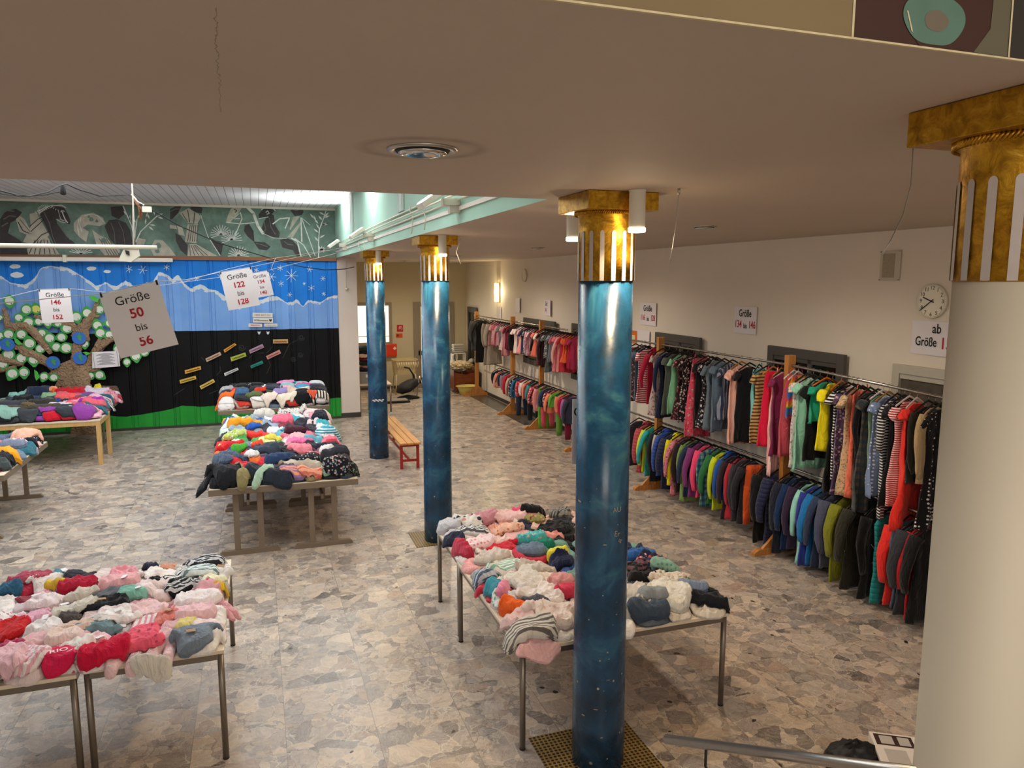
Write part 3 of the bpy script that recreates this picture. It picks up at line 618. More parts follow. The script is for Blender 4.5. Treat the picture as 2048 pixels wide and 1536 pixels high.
for k, (px, y0_, y1_) in enumerate([(822, 405, 470), (848, 402, 465), (718, 482, 505), (729, 482, 505)]):
    a = atx(px, y0_, XM-0.05); o = MB().tube([a, a+Vector((-0.01, 0.02, -0.09)), a+Vector((0.012, -0.02, -0.16)), (a.x, a.y, HZ+0.02)], 0.006, 6).build('dangling_cable', M['offwhite'])
    tagp(o, ['white cord dangling on the mint beam, left of the middle column capital', 'white cord dangling on the mint beam, right above the middle column capital', 'white cord dangling on the mint beam left of the farthest column capital', 'white cord dangling right above the farthest column capital'][k], 'cord')
# loose suspension wires
def wire(pxs, Y, r, name, lb, cat, m, group=None, z0=None):
    pts = [aty(a, c_, Y if not callable(Y) else Y(i)) for i, (a, c_) in enumerate(pxs)]
    if z0: pts[0].z = z0
    o = MB().tube(pts, r, 6).build(name, m); tagp(o, lb, cat, group); return o
for pxs, Y, lb in [([(1828, 276), (1826, 300), (1822, 370), (1806, 430), (1782, 480), (1764, 512)], 2.13, 'loose thin suspension wire hanging from the ceiling near the right white column'),
                   ([(1358, 377), (1357, 392), (1352, 450), (1345, 495), (1338, 530)], 3.67, 'loose thin suspension wire hanging from the ceiling right of the nearest blue column'),
                   ([(921, 478), (913, 505), (922, 528)], 8.2, 'short kinked white wire hanging right of the middle column capital')]:
    e = empty('suspension_wire', aty(*pxs[0], Y)); tagp(e, lb, 'wire')
    pp = [aty(a, c_, Y)-e.location for a, c_ in pxs]
    MB().tube(pp, 0.0022 if Y < 5 else 0.006, 5).build('wire', M['steel'] if Y < 5 else M['white'], e)
    if Y < 5: MB().lathe([(0.0075, 0.012), (0.0075, -0.035)], n=12).lathe([(0.012, 0.013), (0.012, 0.010)], n=12).build('ceiling_holder', M['steel'], e)

# ------------------------------------------------------------------ right wall: windows, signs, clock
def onwall(px, py, off=0.0):
    d = ray(px, py); x0 = wx(0)-off; t_ = x0/(d[0]+0.0157*d[1]); return _on(px, py, t_, d)
WM = lambda y, z, off: Matrix.Translation((wx(y)-off, y, z)) @ Matrix.Rotation(R(-90-0.9), 4, 'Z') @ Matrix.Rotation(R(90), 4, 'X')   # local x = along -Y, local y = up, local z = off the wall
def window(n, ya, yb, zb, zt, frame, fw=0.11, mull=True, glass=None):
    W_ = abs(ya-yb); Mx = WM(max(ya, yb), zb, 0.0); H_ = zt-zb
    b = MB(); 
    for a, c_ in [((0, 0), (fw, H_)), ((W_-fw, 0), (W_, H_)), ((fw, 0), (W_-fw, fw)), ((fw, H_-fw), (W_-fw, H_))]:
        b.cbox((a[0], a[1], 0), (c_[0], c_[1], 0.045), 0.004, M=Mx)
    b.cbox((fw, H_-fw-0.05, 0.0), (W_-fw, H_-fw, 0.03), 0.003, M=Mx)
    b.box((fw, fw, 0.002), (W_-fw, H_-fw, 0.008), 1, M=Mx)
    if mull: b.cbox((W_*0.55, fw, 0.006), (W_*0.55+0.07, H_-fw, 0.03), 0.003, M=Mx)
    return struct(b.build('window_%d' % n, [frame, glass or M['glassdark']]))
LF = mat('light_window_frame', '#bdb6a6', 0.5, var=0.04)
window(1, 4.62, 5.84, 1.15, 2.27, LF, 0.09, glass=mat('glass_with_notices', '#5d564d', 0.2, var=0.5, vs=9))
window(2, 6.45, 7.76, 1.15, 2.30, M['greyframe'])
window(3, 9.18, 10.48, 1.15, 2.29, M['greyframe'])
window(4, 12.6, 13.7, 1.15, 2.26, M['greyframe'])
window(5, 14.42, 16.43, 1.2, 2.25, M['greyframe'], 0.12, True)
window(6, 20.1, 21.05, 0.02, 2.35, M['greyframe'], 0.1, False)
def notice(ya, yb, zb, zt, lines, label, name='size_sign', m=None, mi=None, curl=0.0):
    """a sheet on the right wall; lines: (text, size, v, colour, squeeze, hpos)"""
    W_ = abs(ya-yb); H_ = zt-zb; e = empty(name, (wx(max(ya, yb)), max(ya, yb), zb)); e.matrix_world = WM(max(ya, yb), zb, 0.0)
    tagp(e, label, 'sign' if name != 'poster' else 'poster')
    b = MB(); n = 8
    for i in range(n):
        x0_, x1_ = W_*i/n, W_*(i+1)/n; c0 = 0.006+curl*(i/n)**3; c1 = 0.006+curl*((i+1)/n)**3
        b.add([(x0_, 0, c0), (x1_, 0, c1), (x1_, H_, c1), (x0_, H_, c0), (x0_, 0, c0-0.003), (x1_, 0, c1-0.003), (x1_, H_, c1-0.003), (x0_, H_, c0-0.003)], [(0, 1, 2, 3), (7, 6, 5, 4), (0, 4, 5, 1), (3, 2, 6, 7), (0, 3, 7, 4), (1, 5, 6, 2)])
    b.build('sheet', m or M['paper'], e)
    for tx, sz, v, colr, sq, hp in lines:
        text_mesh(tx, sz, M[colr], e, 'lettering', Matrix.Translation((W_*hp, H_*v, 0.009)), bold=0.012, sx=sq)
    return e
notice(8.51, 8.03, 2.41, 2.765, [('Größe', 0.135, 0.74, 'ink', 0.75, 0.5), ('134', 0.135, 0.33, 'red', 0.75, 0.2), ('bis', 0.095, 0.28, 'ink', 0.75, 0.52), ('146', 0.135, 0.33, 'red', 0.75, 0.82)], 'white size sign Größe 134 bis 146, above the dark window nearest the clock')
notice(11.05, 10.50, 2.38, 2.745, [('Größe', 0.135, 0.74, 'ink', 0.8, 0.5), ('116', 0.13, 0.33, 'red', 0.75, 0.2), ('bis', 0.09, 0.28, 'ink', 0.75, 0.52), ('128', 0.13, 0.33, 'red', 0.75, 0.82)], 'white sign Größe 116 bis 128 beside the nearest blue column, over the orange poster')
notice(5.67, 4.95, 2.39, 2.715, [('ab', 0.13, 0.78, 'ink', 0.85, 0.40), ('Größe', 0.125, 0.38, 'ink', 0.75, 0.24), ('152', 0.155, 0.36, 'red', 0.85, 0.60)], 'white sign on the right wall below the clock reading ab Größe')
notice(15.25, 14.78, 2.35, 2.69, [('Größe', 0.13, 0.74, 'ink', 0.75, 0.45), ('74', 0.13, 0.33, 'red', 0.75, 0.25)], 'curling white size sign on the right wall reading Größe 74', curl=0.03)
notice(17.05, 16.66, 2.35, 2.69, [], 'white sheet on the right wall between the wall sconce and the Größe 74 sign', 'paper_sheet', curl=0.03)
notice(18.45, 18.1, 2.12, 2.45, [], 'small white sheet hanging directly under the wall sconce', 'paper_sheet')
e = notice(11.4, 10.68, 2.02, 2.29, [], 'orange and white poster on the wall above the far end of the near clothes rack', 'poster')
MB().box((0.02, 0.03, 0.0071), (0.30, 0.245, 0.009), M=None).build('orange_panel', mat('orange_print', '#e0701a', 0.6), e)
MB().box((0.08, 0.06, 0.0095), (0.22, 0.17, 0.0105)).build('picture', mat('pale_print', '#ecd9a8', 0.6, var=0.3, vs=30), e)
e = notice(6.12, 5.86, 3.10, 3.40, [], 'framed note in a clear plastic holder high on the right wall', 'framed_note', mat('clear_acrylic_sheet', '#cfc3ae', 0.25))
MB().box((0.035, 0.03, 0.0075), (0.19, 0.27, 0.0095)).build('note', mat('grey_note_paper', '#a89c86', 0.7, var=0.3, vs=70), e)
for i_, (a, c_) in enumerate([(0.008, 0.008), (0.25, 0.008), (0.008, 0.29), (0.25, 0.29)]): MB().lathe([(0.006, 0.008), (0.006, 0.02)], (a, c_, 0), 10).build('spacer', M['steel'], e)
# wall clock
def clock(y, z, r, full, label):
    e = empty('wall_clock', (0, 0, 0)); e.matrix_world = WM(y, z, 0); tagp(e, label, 'clock')
    MB().lathe([(r, 0.0), (r, 0.025), (r*0.97, 0.034), (r*0.94, 0.030), (r*0.93, 0.020)], n=48).build('case', M['offwhite'], e)
    MB().lathe([(r*0.93, 0.019), (r*0.93, 0.0215)], n=48).build('dial', mat('clock_dial', '#efe8d2', 0.2, var=0), e)
    if not full: return e
    for k in range(12):
        a = R(90-30*(k+1)); text_mesh(str(k+1), 0.052, M['ink'], e, 'numeral', Matrix.Translation((r*0.76*math.cos(a), r*0.76*math.sin(a), 0.0225)), bold=0.0)
    b = MB()
    for k in range(60):
        Mk = Matrix.Rotation(R(6*k), 4, 'Z'); b.box((r*0.87, -0.001, 0.0216), (r*(0.91 if k % 5 else 0.92), 0.001 if k % 5 else 0.002, 0.0225), M=Mk)
    b.build('minute_marks', M['ink'], e)
    for nm, ln, wd, an, zz in [('hour_hand', 0.105, 0.005, 90-290, 0.025), ('minute_hand', 0.155, 0.004, 90-233, 0.028)]:
        MB().box((-0.03, -wd, zz), (ln, wd, zz+0.002), M=Matrix.Rotation(R(an), 4, 'Z')).build(nm, M['black'], e)
    return e
clock(5.46, 2.905, 0.165, True, 'round cream wall clock with black numerals on the right wall')
clock(16.43, 3.22, 0.15, False, 'small plain round white disc clock high on the far right wall')
# wall sconce
e = empty('wall_sconce', (0, 0, 0)); e.matrix_world = WM(18.31, 2.56, 0); tagp(e, 'tall narrow glowing wall sconce at the far end of the right wall', 'lamp')
MB().box((-0.10, 0, 0.0), (0.10, 0.48, 0.03)).build('back_plate', M['offwhite'], e)
rs = []
for zz in (0.01, 0.47):
    rs.append([(0.09*math.cos(math.pi*j/12), zz, 0.03+0.085*math.sin(math.pi*j/12)) for j in range(13)])
MB().rings(rs).build('glass_shade', mat('glowing_sconce_glass', '#ffffff', 0.5, emit='#ffdf8e', es=7, var=0), e)

# ------------------------------------------------------------------ far wall: window, door, signs
def farframe(n, kind, xa, xb, zb, zt, fw, emits, extra=()):
    b = MB(); y = YF
    for a, c_ in [((xa, zb), (xa+fw, zt)), ((xb-fw, zb), (xb, zt)), ((xa+fw, zt-fw), (xb-fw, zt)), ((xa+fw, zb), (xb-fw, zb+fw))]:
        b.cbox((a[0], y-0.05, a[1]), (c_[0], y-0.001, c_[1]), 0.005)
    b.box((xa+fw, y-0.02, zb+fw), (xb-fw, y-0.012, zt-fw), 1)
    for a, c_ in extra: b.cbox((a[0], y-0.045, a[1]), (c_[0], y-0.02, c_[1]), 0.004)
    return struct(b.build('%s_%d' % (kind, n), [mat('taupe_frame', '#8b7f6a', 0.5, var=0.05), emits]))
GL = mat('backlit_frosted_pane', '#e8eedd', 0.5, emit='#f4f7e2', es=0.95, var=0.02)
farframe(7, 'window', 2.2, 3.66, 1.27, 2.49, 0.09, GL, [((2.3, 1.52), (3.57, 1.535))])
d_ = farframe(1, 'door', 4.28, 5.48, 0.0, 2.49, 0.13, GL, [((4.41, 0.95), (5.35, 1.08)), ((4.41, 0.1), (4.5, 2.4)), ((4.41, 0.1), (5.35, 0.3))])
MB().tube([(4.45, YF-0.1, 1.02), (4.6, YF-0.1, 1.02)], 0.012).box((4.44, YF-0.11, 0.92), (4.48, YF-0.045, 1.12)).build('door_handle', M['steel'], d_)
def farsign(xa, xb, zb, zt, col, nm, lb):
    e = empty(nm, (xa, YF, zb)); tagp(e, lb, 'sign'); MB().cbox((0, -0.015, 0), (xb-xa, -0.001, zt-zb), 0.002).build('plate', mat(nm+'_paint', col, 0.5), e); return e
e = farsign(3.80, 3.98, 1.65, 1.84, '#b01a1c', 'fire_sign', 'red square fire equipment sign on the far wall')
b = MB().tube([(0.13, -0.018, 0.03), (0.15, -0.018, 0.09), (0.12, -0.018, 0.15), (0.08, -0.018, 0.15), (0.06, -0.018, 0.10), (0.07, -0.018, 0.06)], 0.008, 6)
b.tube([(0.10, -0.018, 0.13), (0.10, -0.018, 0.07)], 0.009, 6); b.build('flame_symbol', M['white'], e)
e = farsign(3.77, 3.96, 1.48, 1.60, '#cc4a16', 'orange_sign', 'orange rectangular sign below the red fire sign on the far wall')
MB().box((0.02, -0.018, 0.03), (0.08, -0.014, 0.09)).build('symbol', mat('dark_red_print', '#7a1a10', 0.5), e)
e = empty('first_aid_box', (3.42, YF, 0.95)); tagp(e, 'orange red first aid box with white cross on the far wall, beside the blue column', 'first aid box')
MB().cbox((0, -0.14, 0), (0.35, -0.001, 0.36), 0.03).build('case', mat('orange_red_plastic', '#cf3515', 0.4), e)
MB().box((0.24, -0.143, 0.22), (0.33, -0.139, 0.25)).box((0.27, -0.1432, 0.19), (0.30, -0.139, 0.28)).build('cross', M['white'], e)
# ------------------------------------------------------------------ pull-down screen, pipe, cables, wall drawings
def seg(name, pxs, Y, r, m, lb, cat): return wire(pxs, Y, r, name, lb, cat, m)
o = MB().cbox((-6.0, 16.78, 3.475), (-1.56, 16.86, 3.555), 0.02).build('screen_case', M['white'])
e = empty('roller_screen', (-3.0, 16.82, 3.5)); tagp(e, 'long white roller screen case hanging along the top of the mural', 'projection screen'); o.parent = e; o.location = (3.0, -16.82, -3.5)
o = MB().cbox((-3.52, 16.76, 3.46), (-3.46, 16.90, 3.60), 0.004).build('bracket', M['offwhite'], e); o.location = (3.0, -16.82, -3.5)
e = empty('projector_pipe', aty(250, 495, 9.0)); tagp(e, 'white ceiling pipe with folded white projector bracket in front of the frieze', 'projector mount'); L0 = e.location
def rl(px, py, Y=9.0): return aty(px, py, Y)-L0
MB().tube([rl(-60, 490), rl(314, 495)], 0.024, 10).build('pipe', M['offwhite'], e)
MB().prism([rl(248, 496), rl(276, 498), rl(279, 512), rl(262, 524), rl(236, 522)], (0, 0.06, 0)).build('bracket', M['offwhite'], e)
MB().prism([rl(250, 500, 8.98), rl(258, 502, 8.98), rl(259, 511, 8.98), rl(252, 508, 8.98)], (0, 0.015, 0)).build('joint', M['black'], e)
q0 = rl(266, 400); MB().tube([rl(267, 493), q0, (q0.x, q0.y, ZT-L0.z)], 0.008, 6).build('drop_rod', M['offwhite'], e)
cab = [(-40, 372), (0, 381), (30, 389), (60, 392), (95, 384), (122, 370), (133, 368), (160, 380), (200, 392), (235, 391), (262, 389), (290, 412), (360, 452), (440, 487), (540, 516), (600, 533), (650, 540), (690, 538), (708, 534)]
wire(cab, lambda i: 8.6+i*0.45, 0.009, 'power_cable', 'long black cable slung under the raised ceiling across the frieze', 'cable', M['black'])
e = empty('cable_plug', aty(126, 380, 11.0)); tagp(e, 'black plug hanging from the black cable near the boarded ceiling', 'plug')
MB().lathe([(0.012, 0.06), (0.03, 0.04), (0.035, -0.05), (0.02, -0.06)], n=12).build('plug_body', M['black'], e)
wire([(-10, 386), (40, 393), (90, 390), (118, 384), (126, 386)], 11.0, 0.005, 'thin_black_cord', 'thin black cord running beside the cable to the hanging plug', 'cord', M['black'])
e = empty('cable_bundle', aty(280, 420, 12.0)); tagp(e, 'bundle of brown and white cables at a ceiling junction box in front of the frieze', 'cables'); L0 = e.location
rl = lambda px, py, Y=12.0: aty(px, py, Y)-L0
for k, (m_, pts) in enumerate([(M['white'], [(263, 388), (275, 403), (288, 410)]), (M['railwood'], [(265, 395), (277, 414), (281, 440)]), (M['railwood'], [(268, 397), (284, 420), (283, 436)]), (M['black'], [(264, 392), (272, 412), (286, 408)]), (M['white'], [(266, 390), (268, 440), (268, 493)])]):
    MB().tube([rl(*p_) for p_ in pts], 0.012 if k < 4 else 0.006, 6).build('cable', m_, e)
MB().cbox((-0.04, -0.03, -0.03), (0.08, 0.03, 0.05), 0.006, M=Matrix.Translation((0.07, 0, 0.0))).build('junction_box', M['offwhite'], e)
MB().lathe([(0.018, -0.035), (0.018, -0.03)], n=12).build('red_button', mat('dark_red_cap', '#5c1512', 0.5), e)
# size signs hung on strings
S1 = []; 
def hung(cx, cy, Y, Wd, Hd, tilt, lines, lb):
    c_ = aty(cx, cy, Y); e = empty('hanging_size_sign', c_)
    yaw_ = -YAW*0.6
    e.rotation_euler = (R(90), R(tilt), 0); e.rotation_mode = 'XYZ'
    e.matrix_world = Matrix.Translation(c_) @ Matrix.Rotation(R(-4), 4, 'Z') @ Matrix.Rotation(R(90), 4, 'X') @ Matrix.Rotation(R(tilt), 4, 'Z')
    tagp(e, lb, 'sign')
    b = MB(); n = 8
    f_ = lambda t_: 0.012*math.sin(t_*math.pi)
    for i in range(n):
        a, c2 = i/n, (i+1)/n; y0_, y1_ = -Hd/2+Hd*a, -Hd/2+Hd*c2
        b.add([(-Wd/2, y0_, f_(a)), (Wd/2, y0_, f_(a)), (Wd/2, y1_, f_(c2)), (-Wd/2, y1_, f_(c2)), (-Wd/2, y0_, f_(a)-0.001), (Wd/2, y0_, f_(a)-0.001), (Wd/2, y1_, f_(c2)-0.001), (-Wd/2, y1_, f_(c2)-0.001)], [(0, 1, 2, 3), (7, 6, 5, 4), (0, 3, 7, 4), (1, 5, 6, 2), (0, 4, 5, 1), (3, 2, 6, 7)], smooth=False)
    b.build('sheet', M['paper'], e)
    for tx, sz, v, cl in lines: text_mesh(tx, sz*Hd, M[cl], e, 'lettering', Matrix.Translation((0, v*Hd, f_(v+0.5)+0.0015)), bold=0.022 if cl == 'red' else 0.0)
    for sx_ in (-1, 1): MB().cbox((sx_*Wd*0.47-0.006, Hd/2-0.02, -0.004), (sx_*Wd*0.47+0.006, Hd/2+0.012, 0.005), 0.002).build('clip', M['black'], e)
    return [e.matrix_world @ Vector((-Wd*0.47, Hd/2+0.005, 0)), e.matrix_world @ Vector((Wd*0.47, Hd/2+0.005, 0))]
def L4(a, b_): return [('Größe', 0.19, 0.335, 'ink'), (a, 0.20, 0.11, 'red'), ('bis', 0.16, -0.11, 'ink'), (b_, 0.20, -0.33, 'red')]
A = hung(279, 640, 5.4, 0.365, 0.425, 13.5, L4('50', '56'), 'largest hanging white sign reading Größe 50 bis 56')
B_ = hung(480, 578, 8.5, 0.325, 0.405, 10, L4('122', '128'), 'hanging white sign reading Größe 122 bis 128')
D_ = hung(523, 569, 11.0, 0.26, 0.34, 10, L4('134', '140'), 'hanging white sign reading Größe 134 bis 140 behind its larger neighbour')
E_ = hung(112.5, 612, 10.0, 0.33, 0.385, 2, L4('146', '152'), 'hanging white sign reading Größe 146 bis 152 in front of the paper tree')
ST = mat('white_string', '#cfcac2', 0.7, var=0)
def string(pts, lb): tagp(MB().tube(pts, 0.0028, 5).build('string', ST), lb, 'string')
hook = Vector((XM-0.02, 12.9, 3.66))
string([aty(-60, 612, 9.4), E_[0], E_[1], aty(215, 585, 9.9), D_[0]+Vector((0, 0, 0.003)), D_[1], hook], 'white string running behind, holding the two smaller hanging size signs')
string([aty(-40, 610, 4.9), A[0], A[1], aty(370, 560, 7), B_[0], B_[1], Vector((XM-0.02, 10.8, 3.68))], 'white string in front, holding the largest hanging size sign and its right neighbour')
string([aty(360, 566, 10.5), aty(455, 538, 11.5), aty(545, 517, 12.6), Vector((XM-0.02, 14.3, 3.72))], 'thin empty string tied up above the Größe 122 sign')
string([aty(551, 517, 12.6), aty(545, 530, 12.6), aty(543, 537, 12.6), aty(549, 545, 12.6)], 'loose knotted end of string dangling above the snowflakes')
wire([(693, 522), (692, 560), (693, 577)], 17.05, 0.004, 'pull_cord', 'thin cord on the white pillar with a round white pull', 'cord', ST)
tagp(MB().lathe([(0.004, 0.035), (0.035, 0.02), (0.035, -0.02), (0.004, -0.035)], (0, 0, 0), 16).build('cord_pull', M['offwhite'], None, aty(693, 578, 17.035)), 'small round white button hanging on the white pillar', 'pull')

# ------------------------------------------------------------------ kraft paper tree and its leaves
def mkraft():
    t = NT('crumpled_kraft_paper'); n = t.vor(16.0, t.noise(3.0, 3, out=1)).outputs['Distance']; n2 = t.noise(14, 5, dist=1.0)
    t.col(t.mix(n2, '#7d6248', '#b7987a')); t.rough(0.8); t.bump(t.math('ADD', n2, n), 0.9, 0.03); return t.m
KR = mkraft()
tree = empty('paper_tree', (-3.4, 16.9, 0)); tagp(tree, 'crumpled brown paper tree stuck on the mural, with many leaf tags', 'wall decoration')
tl = tree.location
def limb(zp, rads, nm, Y=16.96):
    P = [Vector(aty(a, c_, Y)) for a, c_ in zpts((0, 560), 5.851, zp)]
    pts = []; rr = []
    for i in range(len(P)-1):
        for k in range(5):
            f_ = k/5; pts.append(P[i].lerp(P[i+1], f_)); rr.append((rads[i]*(1-f_)+rads[i+1]*f_))
    pts.append(P[-1]); rr.append(rads[-1])
    b = MB(); n = 14; rs = []
    for i, p_ in enumerate(pts):
        t_ = (pts[min(i+1, len(pts)-1)]-pts[max(i-1, 0)]).normalized(); a = Vector((-t_.z, 0, t_.x))
        ring = []
        for j in range(n):
            an = 2*math.pi*j/n; q = p_+a*math.cos(an)*rr[i]; nn = noise.noise(Vector((q.x*9, an*2, q.z*9)))+0.6*abs(noise.noise(Vector((q.x*22, an*4, q.z*22))))
            s_ = rr[i]*(1+0.55*nn); ring.append(p_+a*math.cos(an)*s_+Vector((0, 1, 0))*math.sin(an)*min(s_, 0.07)*0.9-tl)
        rs.append(ring)
    b.rings(rs, 0, False); b.build(nm, KR, tree)
limb([(1000, 1900), (990, 1500), (965, 1300), (905, 1210), (850, 1120), (820, 1020), (780, 950)], [0.25, 0.18, 0.15, 0.22, 0.29, 0.34, 0.24], 'trunk', 16.95)
limb([(1040, 1900), (1010, 1500), (985, 1290), (940, 1130), (920, 1000)], [0.1, 0.12, 0.14, 0.15, 0.10], 'trunk', 16.90)
for zp, rd in [([(640, 1010), (540, 960), (420, 880), (300, 850), (250, 790), (140, 780)], [0.12, 0.12, 0.12, 0.13, 0.12, 0.06]),
               ([(600, 860), (540, 790), (470, 690), (390, 600), (300, 540), (180, 545), (100, 540), (80, 450), (40, 330)], [0.05, 0.10, 0.12, 0.12, 0.12, 0.13, 0.11, 0.08, 0.05]),
               ([(-60, 900), (60, 930), (180, 960), (280, 990)], [0.1, 0.12, 0.1, 0.05]), ([(-60, 1060), (80, 1045), (190, 1010)], [0.06, 0.07, 0.04]),
               ([(890, 1060), (880, 900), (900, 780), (980, 680), (960, 580), (1020, 500), (1090, 410), (1130, 290), (1170, 220)], [0.14, 0.12, 0.13, 0.17, 0.15, 0.13, 0.09, 0.06, 0.03]),
               ([(1050, 430), (1170, 420)], [0.07, 0.03]), ([(1000, 1020), (1070, 940), (1120, 830), (1180, 690)], [0.12, 0.12, 0.10, 0.08]),
               ([(1080, 900), (1200, 760), (1290, 690), (1380, 655)], [0.08, 0.11, 0.10, 0.05]), ([(400, 420), (540, 460), (740, 490), (840, 520), (890, 600), (840, 660)], [0.06, 0.08, 0.08, 0.10, 0.08, 0.03]),
               ([(950, 1030), (1100, 1040), (1180, 1000), (1350, 960), (1420, 900)], [0.14, 0.12, 0.08, 0.08, 0.04])]:
    limb(zp, [q*0.62 for q in rd], 'branch', 16.93)
LG = mat('leaf_green_card', '#3f9a46', 0.7, var=0.15, vs=8); LW = mat('leaf_note_paper', '#dcdfd0', 0.7, var=0.06, vs=40); LY = mat('yellow_leaf_note', '#d9cf6a', 0.7); EB = mat('blue_globe_card', '#2f6cc4', 0.6); EG = mat('green_land_print', '#3f9a4a', 0.6)
leaves = [(110, 245, 62, 270), (310, 345, 62, 250), (422, 340, 58, 100), (220, 440, 50, 250), (335, 495, 62, 280), (455, 485, 50, 200), (560, 500, 52, 270), (680, 505, 50, 200), (895, 430, 62, 280), (1020, 385, 60, 95), (1165, 345, 55, 60), (1228, 255, 55, 240), (1285, 505, 55, 180), (1140, 530, 60, 100), (1175, 620, 62, 90), (1280, 640, 52, 200), (785, 565, 62, 10), (720, 670, 56, 190), (580, 680, 60, 280), (490, 620, 50, 20), (250, 635, 60, 320), (100, 635, 60, 330), (0, 650, 45, 180), (0, 440, 35, 180), (345, 740, 66, 100), (470, 805, 56, 250), (660, 785, 56, 160), (775, 795, 66, 20), (990, 745, 50, 270), (100, 870, 70, 240), (250, 915, 62, 20), (395, 930, 66, 270), (35, 985, 56, 200), (145, 1095, 66, 240), (280, 1080, 60, 270), (515, 1130, 50, 250), (630, 1140, 48, 20), (1060, 1120, 45, 110), (1165, 1110, 58, 320), (1375, 810, 50, 110), (1590, 890, 62, 275), (1485, 960, 46, 270), (1690, 850, 50, 20), (-10, 790, 40, 0), (530, 310, 50, 120), (790, 340, 50, 60)]
def ordw(n):
    return '%d%s' % (n, 'th' if 10 <= n % 100 <= 20 else {1: 'st', 2: 'nd', 3: 'rd'}.get(n % 10, 'th'))
def leafpoly(r, a, n=26):
    pts = []
    for i in range(n):
        t_ = 2*math.pi*i/n; k = 1+0.42*max(0, math.cos(t_-a))**14+0.16*max(0, math.cos(t_-a-math.pi))**10
        pts.append((r*k*math.cos(t_), 0, r*k*math.sin(t_)))
    return pts
rows = {}
srt = sorted(leaves, key=lambda q: (round(q[1]/150), q[0]))
for lx, ly, lr, la in leaves:
    (px, py), = zpts((0, 560), 5.851, [(lx, ly)]); rw = int((ly-150)//150); same = sorted([q[0] for q in leaves if int((q[1]-150)//150) == rw]); k = same.index(lx)+1
    c_ = aty(px, py, 16.89+0.02*(len(leaves)-leaves.index((lx, ly, lr, la)))/len(leaves)); e = empty('leaf_tag', c_); r_ = lr/5.851/FPX*17.6*0.84
    yellow = lx == 422
    tagp(e, ('yellow centred ' if yellow else '') + 'round green leaf tag on paper tree, row %d from top, %s from left' % (rw+1, ordw(k)), 'leaf tag', 'leaf tags on the paper tree')
    e.rotation_euler = (R(random.uniform(-4, 4)), 0, R(random.uniform(-6, 6)))
    MB().prism(leafpoly(r_, R(la)), (0, 0.006, 0)).build('leaf', LG, e)
    MB().prism([(r_*0.72*math.cos(2*math.pi*i/24), -0.006, r_*0.72*math.sin(2*math.pi*i/24)) for i in range(24)], (0, 0.005, 0)).build('note_disc', LY if yellow else LW, e)
    MB().lathe([(0.009, -0.004), (0.009, 0.004)], n=10).build('bead', M['black'], e).matrix_local = Matrix.Translation((0.03, -0.008, -r_*0.45)) @ Matrix.Rotation(R(90), 4, 'X')
for k, (lx, ly) in enumerate([(85, 755), (620, 965), (935, 915), (925, 680)]):
    (px, py), = zpts((0, 560), 5.851, [(lx, ly)]); c_ = aty(px, py, 16.84); e = empty('globe_disc', c_); r_ = 0.125
    tagp(e, 'blue globe disc on the paper tree, ' + ['far left beside a branch', 'at the left top of the trunk', 'at the right top of the trunk', 'half hidden on the right branch'][k], 'globe disc')
    MB().prism([(r_*math.cos(2*math.pi*i/28), 0, r_*math.sin(2*math.pi*i/28)) for i in range(28)], (0, 0.006, 0)).build('disc', EB, e)
    MB().prism([(0.01+0.07*math.cos(2*math.pi*i/14)*(0.6+0.4*math.sin(i*2.3)), -0.004, 0.02+0.085*math.sin(2*math.pi*i/14)*(0.7+0.3*math.cos(i*1.7))) for i in range(14)], (0, 0.003, 0)).build('land', EG, e)
for k, (pts, lb) in enumerate([([(1035, 190), (1090, 180), (1160, 215), (1140, 265), (1080, 240)], 'top right above the thin branch'), ([(165, 680), (200, 690), (260, 750), (215, 765), (175, 730)], 'left beside a globe disc'), ([(955, 850), (1000, 840), (1060, 855), (1010, 885), (970, 875)], 'above the globe disc right of the trunk'), ([(400, 1050), (440, 1080), (462, 1140), (425, 1180), (405, 1130)], 'low at the left of the trunk')]):
    P = P3(zpts((0, 560), 5.851, pts), 16.84); c_ = sum((Vector(p_) for p_ in P), Vector())/len(P)
    tagp(MB().prism([Vector(p_)-c_ for p_ in P], (0, 0.02, 0)).build('green_leaf', mat('bright_green_card', '#52b548', 0.7), None, c_), 'folded bright green paper leaf, ' + lb, 'paper leaf')
# notice on the tree, labels on the mural
def plaque(quad, Y, m, nm, lb, txt=None, tc='ink', cat='label', sz=0.6, bold=0.0):
    P = [Vector(p_) for p_ in P3(quad, Y)]; c_ = sum(P, Vector())/4; e = empty(nm, c_); tagp(e, lb, cat)
    MB().prism([p_-c_ for p_ in P], (0, 0.006, 0)).build('card', m, e)
    if txt:
        dx = (P[1]-P[0]); h = (P[3]-P[0]).length; an = math.atan2(dx.z, dx.x)
        o = text_mesh(txt, h*sz, M[tc] if tc in M else mat('ink_'+tc, tc, 0.7, var=0), e, 'lettering', Matrix.Translation((0, -0.008, 0)) @ Matrix.Rotation(-an, 4, 'Y') @ Matrix.Rotation(R(90), 4, 'X'), bold=bold)
        wd = o.dimensions.x if o.dimensions.x > 0 else 1
        bb = [v.co for v in o.data.vertices]; ext = max((v - bb[0]).length for v in bb) if bb else 1
        f_ = min(1.0, dx.length*0.88/max(ext, 1e-3)); o.data.transform(Matrix.Diagonal((f_, 1, f_ if f_ > 0.8 else 1, 1)))
    return e
e = plaque(zpts((0, 560), 5.851, [(1080, 1035), (1405, 1010), (1390, 830), (1078, 845)]), 16.82, M['paper'], 'notice_sheet', 'white typed notice sheet on the right branches of the paper tree', cat='notice')
b = MB()
